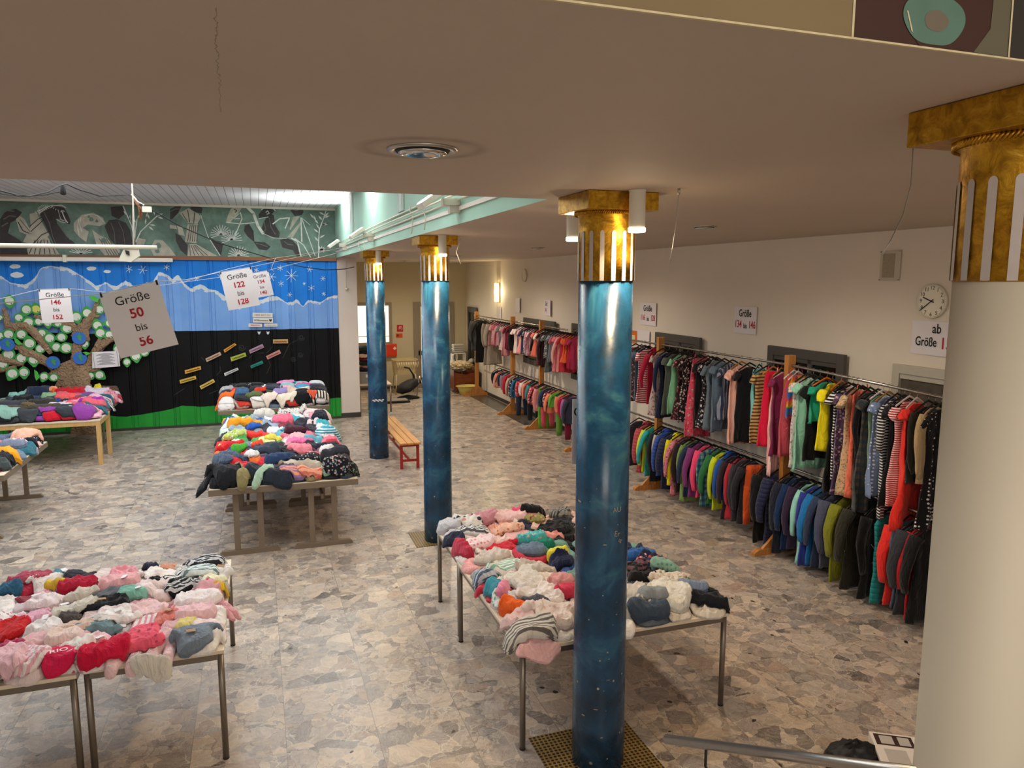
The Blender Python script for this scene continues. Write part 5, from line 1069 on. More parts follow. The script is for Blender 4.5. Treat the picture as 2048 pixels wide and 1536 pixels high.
for i, (x_, h_, c_, k_) in enumerate([(240, 690, '#2a3448', 'trousers'), (440, 460, '#2a8088', 'coat'), (420, 765, '#26282c', 'trousers'), (480, 520, '#c03a50', 'coat'), (560, 620, '#ee9a9a', 'coat'), (560, 880, '#5fae2a', 'trousers'), (620, 860, '#d85a6a', 'trousers'), (640, 560, '#2c3a5c', 'coat'), (700, 540, '#8a2030', 'coat'), (745, 650, '#f08868', 'coat'), (790, 560, '#6ab04a', 'coat'), (880, 640, '#f28a70', 'coat'), (860, 1000, '#6a9a3a', 'trousers'), (930, 700, '#b01c3c', 'coat'), (975, 740, '#a860a8', 'coat'), (1010, 820, '#34384a', 'coat'), (990, 1060, '#7a1430', 'trousers')]):
    H('fl', x_, h_, c_, k_, *FO2, S=0.21, pat='floral' if i in (3, 8) else 'plain', c2='#e8d8d0')
RL = {'u': 'upper rail of nearer rack', 'l': 'lower rail of nearer rack', 'fu': 'upper rail of farther rack', 'fl': 'lower rail of farther rack'}
def zrail(y, up): return (ZU-0.115*max(0, (6.8-y)/3.02)) if up else ZLW
def build_hang():
    seed = 100
    for rail, L_ in HANG.items():
        L_.sort(key=lambda g: -g['Y']); z = (ZU if rail in ('u', 'fu') else ZLW)
        # keep garments apart along the rail and off the posts
        for it in range(60):
            for i in range(len(L_)-1):
                d = L_[i]['Y']-L_[i+1]['Y']; m_ = 0.062
                if d < m_: q = (m_-d)/2; L_[i]['Y'] += q; L_[i+1]['Y'] -= q
            for g in L_:
                for p_ in (3.78, 6.80, 9.62, 12.3, 14.45, 16.30, 19.3):
                    if abs(g['Y']-p_) < 0.075: g['Y'] = p_+math.copysign(0.076, g['Y']-p_)
        for i, g in enumerate(L_):
            seed += 1; cn = cname(g['col']); pt = PN[g['pat']]; kn = KN[g['kind']]
            nm = kn.replace(' ', '_')
            rz = (g['rz'] if g['rz'] is not None else random.uniform(-4, 9))*0.85
            e = empty(nm, (RX, g['Y'], zrail(g['Y'], z == ZU)+0.004), R(rz))
            tagp(e, '%s %s%s, %s, %s from far end' % (cn, pt, kn, RL[rail], ordw(i+1)), 'clothing', {'u': 'clothes on the upper rail of the nearer rack', 'l': 'jackets on the lower rail of the nearer rack', 'fu': 'clothes on the upper rail of the farther rack', 'fl': 'jackets on the lower rail of the farther rack'}[rail])
            fb = fabric(g['col'], 'quilt' if g['kind'] == 'puffer' else g['pat'], g['c2'], g['s'])
            garment_mesh(g['kind'] if g['kind'] != 'vest' else 'top', g['L'], g['S'], seed, g['hem'], g['sleeve'], min(g['th'], 0.026)).build('fabric', fb, e)
            hanger_mb(g['S']).build('hanger', [HG[g['hg']], M['steel']], e)
            if g['hood']:
                MB().lathe([(0.02, -0.02), (0.075, -0.04), (0.10, -0.075), (0.10, -0.11), (0.07, -0.14)], (0, 0.02, -0.03), 16, sy=0.5).build('hood', fb, e)
            if g['extra'] == 'logo':
                o = MB().lathe([(0.032, 0.0), (0.032, 0.003), (0.027, 0.003), (0.027, 0.0)], n=24, cap0=False, cap1=False).box((-0.012, -0.014, 0), (-0.006, 0.014, 0.003)).box((-0.006, 0.008, 0), (0.006, 0.014, 0.003)).box((0.004, -0.014, 0), (0.012, 0.0, 0.003)).build('round_badge', M['paper'], e)
                o.matrix_local = Matrix.Translation((-0.11, -0.043, -0.30)) @ Matrix.Rotation(R(90), 4, 'X')
            if g['extra'] == 'lines':
                b = MB()
                for q0, q1 in [((-0.16, -0.42), (0.0, -0.56)), ((-0.12, -0.62), (0.02, -0.52))]: b.tube([(q0[0], -0.05, q0[1]), (q1[0], -0.05, q1[1])], 0.002, 4)
                b.build('reflective_piping', M['paper'], e)
build_hang()
# ------------------------------------------------------------------ heaps of clothes on the tables
def shape_outline(kind, w_, h_, r_):
    a, b = w_/2, h_/2
    if kind == 'fold': pts = [(-a, -b), (a, -b), (a, b), (-a, b)]
    elif kind == 'tee': pts = [(-a*0.62, -b), (a*0.62, -b), (a*0.66, b*0.35), (a*0.98, b*0.10), (a*1.08, b*0.52), (a*0.55, b*0.98), (a*0.25, b), (a*0.12, b*0.84), (-a*0.12, b*0.84), (-a*0.25, b), (-a*0.55, b*0.98), (-a*1.08, b*0.52), (-a*0.98, b*0.10), (-a*0.66, b*0.35)]
    elif kind == 'pants': pts = [(-a, -b), (-a*0.12, -b*1.0), (-a*0.05, b*0.2), (a*0.05, b*0.2), (a*0.12, -b), (a, -b*0.96), (a*0.9, b), (-a*0.9, b)]
    elif kind == 'roll': pts = [(-a, -b*0.7), (a*0.9, -b), (a, b*0.6), (-a*0.8, b)]
    else:
        n = 12; pts = [(a*math.cos(2*math.pi*i/n)*r_.uniform(0.72, 1.12), b*math.sin(2*math.pi*i/n)*r_.uniform(0.72, 1.12)) for i in range(n)]
    if kind != 'lump': pts = [(x+r_.uniform(-1, 1)*0.10*a, y+r_.uniform(-1, 1)*0.10*b) for x, y in pts]
    for _ in range(2):       # corner cutting
        q = []
        for i in range(len(pts)):
            p0, p1 = pts[i], pts[(i+1) % len(pts)]
            q += [(p0[0]*0.8+p1[0]*0.2, p0[1]*0.8+p1[1]*0.2), (p0[0]*0.2+p1[0]*0.8, p0[1]*0.2+p1[1]*0.8)]
        pts = q
    return np.array(pts)
class Heap:
    def __init__(s, x0, x1, y0, y1, z, cell=0.0125, margin=0.25):
        s.x0, s.y0, s.c, s.z = x0-margin, y0-margin, cell, z; s.b = (x0, x1, y0, y1)
        s.nx = int((x1-x0+2*margin)/cell)+1; s.ny = int((y1-y0+2*margin)/cell)+1
        X, Y = np.meshgrid(s.x0+np.arange(s.nx)*cell, s.y0+np.arange(s.ny)*cell, indexing='ij')
        dx = np.maximum(0, np.maximum(x0-X, X-x1)); dy = np.maximum(0, np.maximum(y0-Y, Y-y1))
        s.h = z+0.001-0.9*np.hypot(dx, dy); s.base = s.h.copy()
    def samp(s, A, x, y):
        u = np.clip((x-s.x0)/s.c, 0, s.nx-1.001); v = np.clip((y-s.y0)/s.c, 0, s.ny-1.001); i = u.astype(int); j = v.astype(int); fu = u-i; fv = v-j
        return A[i, j]*(1-fu)*(1-fv)+A[i+1, j]*fu*(1-fv)+A[i, j+1]*(1-fu)*fv+A[i+1, j+1]*fu*fv
def blur(A, k):
    for ax in (0, 1):
        P = np.pad(A, [(k, k) if a == ax else (0, 0) for a in (0, 1)], mode='edge'); cs = np.cumsum(P, axis=ax)
        cs = np.concatenate([np.zeros_like(np.take(cs, [0], axis=ax)), cs], axis=ax)
        n = A.shape[ax]; A = (np.take(cs, range(2*k+1, n+2*k+1), axis=ax)-np.take(cs, range(0, n), axis=ax))/(2*k+1)
    return A
def pile_item(hp, x, y, rot, kind, w_, h_, T, crump, seed):
    """returns verts (world x,y,z), faces for a garment draped on the heap"""
    r_ = random.Random(seed); out = shape_outline(kind, w_, h_, r_); cell = hp.gc
    lo, hi = out.min(0)-cell, out.max(0)+cell
    gx = np.arange(lo[0], hi[0]+cell, cell); gy = np.arange(lo[1], hi[1]+cell, cell); GX, GY = np.meshgrid(gx, gy, indexing='ij')
    P = np.stack([GX.ravel(), GY.ravel()], 1); A = out; B = np.roll(out, -1, 0); D = B-A
    ins = np.zeros(len(P), bool); best = np.full(len(P), 9.0); cp = np.zeros_like(P)
    for a, b, d in zip(A, B, D):
        t_ = np.clip(((P-a)@d)/(d@d+1e-12), 0, 1); q = a+t_[:, None]*d; ds = np.hypot(*(P-q).T); m_ = ds < best; best[m_] = ds[m_]; cp[m_] = q[m_]
        cond = ((a[1] > P[:, 1]) != (b[1] > P[:, 1])); xx = a[0]+(P[:, 1]-a[1])*d[0]/(d[1] if abs(d[1]) > 1e-9 else 1e-9); ins ^= cond & (P[:, 0] < xx)
    ins2 = ins.reshape(GX.shape); dist = best.reshape(GX.shape)*ins2
    keep = ins2[:-1, :-1] & ins2[1:, :-1] & ins2[1:, 1:] & ins2[:-1, 1:]
    ids = -np.ones(GX.shape, int); ii, jj = np.where(keep)
    used = np.zeros(GX.shape, bool)
    for di, dj in ((0, 0), (1, 0), (1, 1), (0, 1)): used[ii+di, jj+dj] = True
    ui, uj = np.where(used); ids[ui, uj] = np.arange(len(ui)); n = len(ui)
    if n < 12: return None
    cnt = np.zeros(GX.shape, int)
    for di, dj in ((0, 0), (1, 0), (1, 1), (0, 1)): np.add.at(cnt, (ii+di, jj+dj), 1)
    bnd = cnt[ui, uj] < 4
    px = GX[ui, uj].copy(); py = GY[ui, uj].copy(); c2 = cp.reshape(GX.shape+(2,))[ui, uj]; px[bnd] = c2[bnd, 0]; py[bnd] = c2[bnd, 1]
    d_ = dist[ui, uj].copy(); d_[bnd] = 0
    # crumple folds: warped ridges
    ph = [r_.uniform(0, 6.28) for _ in range(8)]; th = [r_.uniform(0, 3.14) for _ in range(4)]
    wx_ = px+0.018*np.sin(py*31+ph[0])+0.012*np.sin(py*57+ph[4]); wy_ = py+0.018*np.sin(px*29+ph[1])+0.012*np.sin(px*61+ph[5])
    f_ = np.zeros(n)
    for k, (fr, am) in enumerate([(30, 1.0), (52, 0.8), (88, 0.6), (140, 0.4)]):
        u = wx_*math.cos(th[k])+wy_*math.sin(th[k]); f_ += am*(1-np.abs(np.sin(u*fr*0.5+ph[k]+1.2*np.sin(wx_*17+ph[6]))))**1.6
    if kind == 'fold' and crump < 0.6: f_ = f_*0.5+0.6*np.abs(np.sin(py*9+ph[2]))
    rr = min(0.022, T*0.9); e_ = np.clip(d_/rr, 0, 1); prof = np.sqrt(np.clip(1-(1-e_)**2, 0, 1))
    hgt = T*(0.45+0.55*prof)+f_*0.0115*crump*np.clip(d_/0.015, 0.3, 1)*1.5
    if kind == 'roll': hgt += 0.03*np.cos(np.clip(py/(h_/2), -1, 1)*1.5)
    c, s_ = math.cos(rot), math.sin(rot); X = x+px*c-py*s_; Y = y+px*s_+py*c
    raw = hp.samp(hp.h, X, Y); bs = hp.samp(hp.base, X, Y); sm = hp.samp(hp.sm, X, Y)
    mid = float(np.mean(sm)); sm = np.where(np.abs(bs-hp.z) < 0.004, sm*0.55+raw*0.2+mid*0.25, sm*0.8+raw*0.2); edge_ = np.clip(d_/0.03, 0, 1); sm = raw*(1-edge_)*0.5+sm*(1-(1-edge_)*0.5)
    Zt = np.maximum(np.maximum(sm, bs)+hgt, bs+0.004); raw = np.maximum(np.minimum(raw, Zt-0.004), bs)
    faces = [(ids[i, j], ids[i+1, j], ids[i+1, j+1], ids[i, j+1]) for i, j in zip(ii, jj)]
    # boundary loop edges -> layered skirt
    ed = {}
    for f in faces:
        for k in range(4):
            a, b = f[k], f[(k+1) % 4]
            if (b, a) in ed: del ed[(b, a)]
            else: ed[(a, b)] = 1
    verts = list(zip(px, py, Zt)); layers = 2 if T < 0.03 else 4
    bi = np.where(bnd)[0]; mp = {int(i): k for k, i in enumerate(bi)}; prev = {int(i): int(i) for i in bi}
    nrm = np.hypot(px[bi], py[bi])+1e-6
    for L_ in range(1, layers+1):
        g = L_/layers; off = (0.004 if L_ % 2 else -0.003)*(1 if layers > 2 else 0.2); cur = {}
        for k, i in enumerate(bi):
            z = Zt[i]*(1-g)+(raw[i]-0.001)*g; cur[int(i)] = len(verts); verts.append((px[i]+px[i]/nrm[k]*off, py[i]+py[i]/nrm[k]*off, z))
        for (a, b) in ed:
            if a in prev and b in prev: faces.append((prev[b], prev[a], cur[a], cur[b]))
        prev = cur
    # update heap heights
    gi = np.clip(((X-hp.x0)/hp.c).round().astype(int), 0, hp.nx-1); gj = np.clip(((Y-hp.y0)/hp.c).round().astype(int), 0, hp.ny-1)
    new = hp.h.copy(); 
    for di in (-1, 0, 1):
        for dj in (-1, 0, 1): np.maximum.at(new, (np.clip(gi+di, 0, hp.nx-1), np.clip(gj+dj, 0, hp.ny-1)), Zt-(0.0 if di == dj == 0 else 0.002))
    cap = hp.cap; d0 = np.maximum(new-hp.base, 0); hp.h = hp.base+np.where(d0 < cap*0.5, d0, cap*0.5+cap*0.5*np.tanh((d0-cap*0.5)/(cap*0.5))); hp.sm = blur(blur(hp.h, 3), 3)
    return verts, faces
GK = {'fold': 'folded garment', 'tee': 'little top', 'pants': 'pair of trousers', 'lump': 'crumpled garment', 'roll': 'bundled garment'}
GKN = {'fold': 'folded_garment', 'tee': 'top', 'pants': 'trousers', 'lump': 'crumpled_garment', 'roll': 'bundled_garment'}
TAGM = [mat('kraft_price_tag', '#a9835a', 0.7, var=0), mat('white_price_tag', '#e6e2e4', 0.7, var=0)]
_ps = [5000]
def heap(name, words, box, z, items, group, cap=0.12):
    hp = Heap(*box, z); hp.cap = cap; hp.gc = 0.0095 if cap < 0.15 else 0.016; hp.sm = hp.h.copy(); built = []
    for it in items:
        _ps[0] += 1; r_ = random.Random(_ps[0]); x, y, col, kind, w_, h_, rot, T, cr = it[:9]; opt = it[9] if len(it) > 9 else {}
        mg = 0.42*min(w_, h_)+0.02; x = min(max(x, box[0]+mg), box[1]-mg) if not opt.get('free') else x; y = min(max(y, box[2]+mg), box[3]-mg) if not opt.get('free') else y
        res = pile_item(hp, x, y, R(rot), kind, w_, h_, T, cr, _ps[0])
        if not res: continue
        verts, faces = res; zb = min(v[2] for v in verts)
        me = bpy.data.meshes.new(GKN[kind]); me.from_pydata([(v[0], v[1], v[2]-zb) for v in verts], [], faces)
        me.materials.append(fabric(col, opt.get('pat', 'plain'), opt.get('c2', '#ffffff'), opt.get('s', 1.0))); me.polygons.foreach_set('use_smooth', [True]*len(faces)); me.update()
        o = bpy.data.objects.new(GKN[kind], me); C.objects.link(o); o.location = (x, y, zb); o.rotation_euler = (0, 0, R(rot)); built.append((o, col, kind, opt, x, y))
        if opt.get('tag') is not None:
            tx, ty = r_.uniform(-0.05, 0.05), r_.uniform(-0.05, 0.05); c, s_ = math.cos(R(rot)), math.sin(R(rot))
            zz = max([v[2] for v in verts if (v[0]-tx)**2+(v[1]-ty)**2 < 0.0012] or [zb+0.05])-zb+0.001
            t = MB().cbox((-0.028, -0.018, 0), (0.028, 0.018, 0.0015), 0.0005).build('price_tag', TAGM[opt['tag']], o)
            t.location = (tx, ty, zz); t.rotation_euler = (R(r_.uniform(-12, 12)), R(r_.uniform(-12, 12)), R(r_.uniform(0, 180)))
        if opt.get('text'):
            zz = max(v[2] for v in verts if abs(v[0]) < 0.07 and abs(v[1]) < 0.03)-zb+0.001
            text_mesh(opt['text'], 0.06, M['paper'], o, 'lettering', Matrix.Translation((0.0, -0.02, zz)) @ Matrix.Rotation(R(12-rot), 4, 'Z'), bold=0.01)
    # labels: row from the front edge, place from the left
    rowh = 0.2; rows = {}
    for q in built: rows.setdefault(int(max(0, q[5]-box[2])/rowh), []).append(q)
    for ri, (k, L_) in enumerate(sorted(rows.items())):
        L_.sort(key=lambda q: q[4])
        for j, (o, col, kind, opt, x, y) in enumerate(L_):
            tagp(o, '%s %s%s, %s, %s row, %s from left' % (cname(col), PN[opt.get('pat', 'plain')], GK[kind], words, ordw(ri+1), ordw(j+1)), 'clothing', group)
def fill(box, pals, nx, ny, layers, seed, size=(0.24, 0.19), kinds=('fold', 'lump', 'tee', 'lump', 'fold', 'pants'), T=(0.02, 0.045), crump=(0.4, 1.1), rotj=22, back_h=0.0):
    r_ = random.Random(seed); out = []
    for L_ in range(layers):
        for j in reversed(range(ny)):
            for i in range(nx):
                fx = (i+0.5+r_.uniform(-0.25, 0.25)+(0.25 if j % 2 else -0.1))/nx; fy = (j+0.5+r_.uniform(-0.22, 0.22))/ny
                p_ = pals(min(0.999, max(0, fx)), min(0.999, max(0, fy))); q = r_.choice(p_); kd = r_.choice(kinds)
                if isinstance(q, tuple): col, opt = q[0], dict(q[1])
                else: col, opt = q, {}
                if r_.random() < 0.10: opt['tag'] = r_.choice([0, 1, 1])
                w_ = size[0]*r_.uniform(0.85, 1.2); h_ = size[1]*r_.uniform(0.85, 1.25)
                if kd == 'tee': w_ *= 1.2; h_ *= 1.15
                if kd == 'pants': h_ *= 1.35; w_ *= 0.8
                rot = r_.uniform(-rotj, rotj)+(r_.choice([0, 0, 90, 180]) if kd != 'tee' else r_.choice([0, 180, 15, -20]))
                out.append((box[0]+fx*(box[1]-box[0]), box[2]+fy*(box[3]-box[2]), col, kd, w_, h_, rot, r_.uniform(*T)*(1.4 if kd == 'fold' else 1.0), r_.uniform(*crump), opt))
    return out
def put(px, py, z, col, kind, w_, h_, rot, T=0.03, cr=0.8, **opt):
    v = at(px, py, z); return (v.x, v.y, col, kind, w_, h_, rot, T, cr, opt)
st_ = lambda c, c2, p='stripe': (c, dict(pat=p, c2=c2))
PINK = ['#e8c4c8', '#e4a8b4', '#f0dcdc', '#d9a0a8', '#c9c0bc', '#f2ece8', '#d88c98', '#e8d4d4', st_('#ece6e4', '#c0607a', 'floral'), st_('#f0e4e4', '#d898a8', 'fstripe'), '#f0e8e4', '#dcd0cc', '#b8b0b0', '#e4b8c0']
REDP = ['#b02840', '#84303e', '#e0b0b6', '#5a8a9a', '#d8c8c4', '#e2d4d0', '#c88a94', '#30303a', '#e8d8d4', '#903048']
DARK = ['#1c1c22', '#2a2c34', '#e8e4e4', '#3c4440', '#d8d4d0', '#24262c', '#f0ecec', st_('#e8e4e0', '#30343c', 'fstripe')]
def pal1(fx, fy):
    if fy > 0.72: return REDP if fx < 0.55 else (PINK if fx < 0.75 else DARK)
    if 0.5 < fy and 0.45 < fx < 0.85: return DARK+PINK[:4]
    return PINK
B1 = (-1.92, -0.29, 4.80, 6.48)
i1 = fill(B1, pal1, 8, 9, 1, 11, size=(0.24, 0.20))
z1 = T1Z+0.06
i1 += [put(250, 1150, z1, '#e8a0ac', 'lump', .26, .2, 10, .05, 1.1), put(410, 1127, z1, '#26262e', 'fold', .28, .15, 6, .04, .6, pat='fstripe', c2='#d8d8dc'), put(338, 1128, z1, '#d99a80', 'lump', .18, .13, 40, .03, 1), put(302, 1128, z1, '#2c2c40', 'lump', .14, .10, 0, .03, 1),
       put(240, 1172, z1, '#e2a8ac', 'fold', .30, .15, -4, .06, .7, tag=1), put(400, 1150, z1, '#e4ecea', 'fold', .26, .15, 8, .05, .6, pat='fstripe', c2='#7a9094'), put(430, 1165, z1, '#efe9c8', 'fold', .18, .14, 0, .04, .6), put(315, 1172, z1, '#141416', 'lump', .16, .10, 10, .04, 1), put(365, 1178, z1, '#18181c', 'fold', .25, .14, 0, .04, .8, pat='fstripe', c2='#c8c8c8'),
       put(155, 1175, z1, '#b01c38', 'roll', .28, .16, 5, .03, 1), put(60, 1165, z1, '#a84458', 'fold', .3, .16, 0, .05, .9), put(110, 1177, z1, '#d9b43a', 'roll', .15, .08, -8, .02, .7), put(0, 1185, z1, '#2c5a78', 'roll', .22, .13, 10, .03, 1),
       put(225, 1195, z1, '#5c6068', 'fold', .28, .17, -10, .04, 1.0), put(165, 1195, z1, '#d0c4b8', 'lump', .24, .17, 20, .04, 1.1), put(265, 1195, z1, '#7ab0a0', 'fold', .2, .12, 0, .04, .6, tag=1), put(420, 1175, z1, '#e0a8b0', 'lump', .14, .12, 0, .03, 1, pat='floral', c2='#d03a50'), put(440, 1180, z1, '#d8b028', 'lump', .13, .10, 0, .03, 1.2),
       put(210, 1215, z1, '#17171b', 'fold', .32, .16, 12, .04, .9, tag=0), put(80, 1210, z1, '#ecdce0', 'lump', .32, .2, -10, .04, 1.1, tag=1), put(150, 1225, z1, '#cfc6ba', 'fold', .3, .16, 12, .04, 1), put(400, 1205, z1, '#efe4e6', 'fold', .32, .19, 5, .05, .8), put(300, 1222, z1, '#ecc8cc', 'lump', .3, .2, 5, .04, 1.1),
       put(65, 1240, z1, '#e0a8bc', 'tee', .26, .22, 30, .03, 1), put(140, 1240, z1, '#4a4240', 'lump', .16, .12, 20, .03, 1.1), put(200, 1256, z1, '#6c8890', 'tee', .3, .2, 170, .03, .9), put(235, 1240, z1, '#f0ecec', 'tee', .28, .2, 190, .03, .9, tag=1), put(390, 1233, z1, '#eac0c8', 'fold', .27, .17, 5, .05, .8),
       put(90, 1262, z1, '#efe8e8', 'lump', .26, .18, 10, .03, 1.1, tag=1), put(150, 1265, z1, '#d8bcae', 'fold', .24, .14, 0, .03, 1), put(335, 1240, z1, '#e88c84', 'lump', .2, .2, 70, .03, 1, tag=0), put(15, 1265, z1, '#c0141c', 'tee', .32, .26, 160, .04, .6), put(45, 1250, z1, '#ecd824', 'fold', .05, .10, 10, .01, .2),
       put(80, 1288, z1, '#e8b8bc', 'lump', .25, .2, 20, .04, 1.1), put(130, 1285, z1, '#e8cfc8', 'fold', .22, .15, 10, .04, .9), put(190, 1290, z1, '#f0c4cc', 'lump', .22, .18, 10, .04, 1, tag=1), put(150, 1310, z1, '#eee8e4', 'lump', .26, .17, 10, .04, 1.1), put(20, 1302, z1, '#a83858', 'lump', .24, .12, 0, .03, 1),
       put(375, 1255, z1, '#e8d88c', 'lump', .2, .10, 0, .03, 1.0), put(300, 1325, z1-.03, '#d6cfc4', 'roll', .26, .09, -12, .02, .9, free=True), put(285, 1280, z1, '#ea5c74', 'tee', .30, .27, 176, .05, .6, pat='dot', c2='#b03a54', s=1.4), put(392, 1282, z1, '#74808e', 'tee', .32, .24, 6, .05, .5, tag=0),
       put(205, 1322, z1, '#c8143c', 'roll', .30, .15, 22, .04, .8), put(112, 1335, z1, '#d81c50', 'tee', .30, .2, 12, .04, .5, text='RIO'), put(45, 1330, z1, '#eadcdc', 'fold', .26, .28, 60, .04, 1, pat='fstripe', c2='#e0a8b4'), put(10, 1345, z1, '#eec0c8', 'tee', .24, .26, 170, .04, .8)]
heap('h1', 'near left tables', B1, T1Z, i1, 'baby clothes on the near left tables')
B2 = (1.53, 3.135, 4.30, 6.78)
def pal2(fx, fy):
    if fy < 0.30: return ['#e8e0dc', '#ead0cc', '#c8c0bc', '#e0d0c8', '#f0e8e4', '#dcc4bc'] if fx < 0.55 else ['#20242c', '#c8c4bc', '#5a6470', '#d8d0c4', '#2a2e44']
    if fy < 0.62: return ['#ead4cc', '#d8c4bc', '#e8a8a8', '#ecdcd4', '#c83a4c', '#b8b0a8', '#f0e4d8'] if fx < 0.5 else ['#1c2444', '#2c4c8c', '#20202a', '#3c3c4c', '#141a30', '#6f9a90']
    return ['#c8c4cc', '#d0283c', '#e8b4b4', '#e8dcd8', '#2a2c40', '#e0a090', '#b87a84', '#ece4dc'] if fx < 0.6 else ['#141416', '#c04858', '#7a5a4a', '#e0b8a8', '#8a8a80', '#2a2c34']
i2 = fill(B2, pal2, 7, 10, 1, 23, size=(0.27, 0.24), T=(0.02, 0.04))
z2 = T2Z+0.07
i2 += [put(1022, 1008, z2, '#e05878', 'roll', .3, .18, -30, .06, .9), put(1055, 1023, z2, '#121214', 'lump', .28, .2, 0, .07, 1), put(980, 1022, z2, '#d88a28', 'lump', .2, .14, 20, .04, 1), put(960, 1018, z2, '#c8284a', 'lump', .22, .12, 0, .04, 1), put(960, 1035, z2, '#c88c98', 'fold', .3, .18, 10, .06, 1), put(1120, 1028, z2, '#8a8a84', 'fold', .24, .16, 30, .05, .9, pat='fstripe', c2='#3a3a3a'),
       put(1020, 1038, z2, '#ecc4c4', 'fold', .34, .18, -6, .05, .7), put(895, 1045, z2, '#c8c8d0', 'fold', .2, .24, 70, .08, .7), put(935, 1045, z2, '#e6e2de', 'lump', .3, .2, -40, .04, 1.1, pat='floral', c2='#3a3a44', s=2), put(1070, 1040, z2, '#9a9858', 'lump', .22, .16, 0, .04, 1, pat='floral', c2='#8a3a3a'),
       put(1110, 1058, z2, '#141416', 'tee', .36, .3, 30, .05, .9), put(1015, 1058, z2, '#f2c4b0', 'lump', .34, .2, 10, .05, 1, pat='floral', c2='#d87848'), put(945, 1065, z2, '#dcdcdc', 'fold', .34, .14, -8, .05, .9, pat='fstripe', c2='#50545c'), put(905, 1075, z2, '#2c3044', 'fold', .2, .12, -20, .05, .8),
       put(1060, 1082, z2, '#4cb0b4', 'roll', .30, .18, -6, .05, .9, pat='floral', c2='#8cd0cc'), put(1085, 1096, z2, '#1c7a68', 'roll', .22, .12, -10, .04, 1), put(1000, 1080, z2, '#ecc8c4', 'lump', .24, .2, 20, .04, 1), put(950, 1088, z2, '#f0d8dc', 'fold', .32, .24, 12, .05, .6, pat='dot', c2='#e08898'), put(925, 1103, z2, '#b8344c', 'roll', .3, .12, -70, .05, .9),
       put(1010, 1097, z2, '#c82034', 'tee', .34, .18, 20, .04, .8), put(1100, 1075, z2, '#e89890', 'lump', .26, .16, -30, .04, 1), put(1062, 1105, z2, '#6a7c94', 'fold', .26, .13, -8, .05, .8), put(1115, 1110, z2, '#e8dc4c', 'roll', .2, .1, 0, .04, .8), put(1122, 1120, z2, '#1a2040', 'lump', .26, .18, 0, .05, 1),
       put(985, 1115, z2, '#d4c8c0', 'lump', .36, .2, 15, .04, 1.1), put(955, 1140, z2, '#a8a8a8', 'lump', .16, .14, 0, .04, 1), put(950, 1158, z2, '#5a6a84', 'roll', .22, .14, 12, .05, .9, pat='fstripe', c2='#c8ccd4'), put(1010, 1143, z2, '#8cc0a8', 'fold', .32, .2, 6, .07, .5, pat='fstripe', c2='#f0e8e8'), put(1070, 1140, z2, '#c8bab0', 'lump', .36, .22, 0, .05, 1.1),
       put(972, 1182, z2, '#3a8ca0', 'roll', .22, .18, -60, .05, .8), put(1050, 1165, z2, '#e0d8d0', 'tee', .40, .32, 20, .05, .9), put(1120, 1165, z2, '#d89898', 'lump', .24, .2, 0, .05, 1), put(1130, 1190, z2, '#d8405c', 'roll', .22, .14, 0, .05, .9), put(995, 1200, z2, '#e0e4e4', 'lump', .2, .26, 30, .04, 1.1, pat='floral', c2='#6cae8c'), 
       put(1085, 1195, z2, '#ece0dc', 'tee', .36, .3, 10, .04, 1), put(1005, 1190, z2, '#e890ac', 'roll', .18, .1, 60, .03, .9), put(1040, 1218, z2, '#e8601c', 'roll', .34, .13, -48, .05, .5), put(1070, 1212, z2, '#5c6068', 'roll', .24, .08, -35, .03, .6), put(1040, 1238, z2, '#e8c4c0', 'lump', .28, .2, -30, .04, 1), put(1110, 1235, z2, '#ead8d0', 'tee', .42, .30, -15, .06, .7, pat='dot', c2='#e0b8b0'),
       put(1075, 1288, z2-.04, '#e4b4b4', 'lump', .32, .14, -10, .03, .7, free=True), put(1062, 1262, z2+.02, '#d8d0c4', 'fold', .36, .2, -10, .07, .4, pat='fstripe', c2='#6a6460'),
       put(1275, 1115, z2, '#2c5c9c', 'roll', .34, .16, -30, .05, .8), put(1300, 1130, z2, '#1e2340', 'lump', .34, .22, 0, .05, 1, pat='floral', c2='#c04050'), put(1290, 1155, z2, '#16161c', 'lump', .34, .18, 0, .06, 1.1), put(1270, 1140, z2, '#6a4450', 'lump', .22, .16, 0, .05, 1, pat='stripe', c2='#1a1a22'), put(1330, 1140, z2, '#80a898', 'roll', .26, .15, -20, .05, .8, pat='dot', c2='#5a8070'),
       put(1345, 1165, z2, '#d8ccc0', 'tee', .34, .22, -12, .05, .9, pat='floral', c2='#b8aca4'), put(1270, 1190, z2, '#d0c8c4', 'lump', .28, .2, 10, .05, 1.1), put(1395, 1195, z2, '#1a1c24', 'pants', .22, .44, 62, .07, .8), put(1385, 1180, z2+.03, '#7888a4', 'roll', .24, .12, -30, .03, .6),
       put(1335, 1198, z2, '#d8d4cc', 'tee', .42, .34, 40, .06, .9), put(1300, 1208, z2, '#8c9298', 'roll', .26, .12, -20, .05, .9), put(1262, 1222, z2, '#c8c4bc', 'roll', .24, .12, 30, .05, .9, pat='fstripe', c2='#8a8680'), put(1305, 1232, z2, '#3c4a5c', 'roll', .34, .14, -6, .05, .6)]
heap('h2', 'near right tables', B2, T2Z, i2, 'clothes on the near right tables')
B3 = (-0.59, 1.05, 8.66, 12.9)
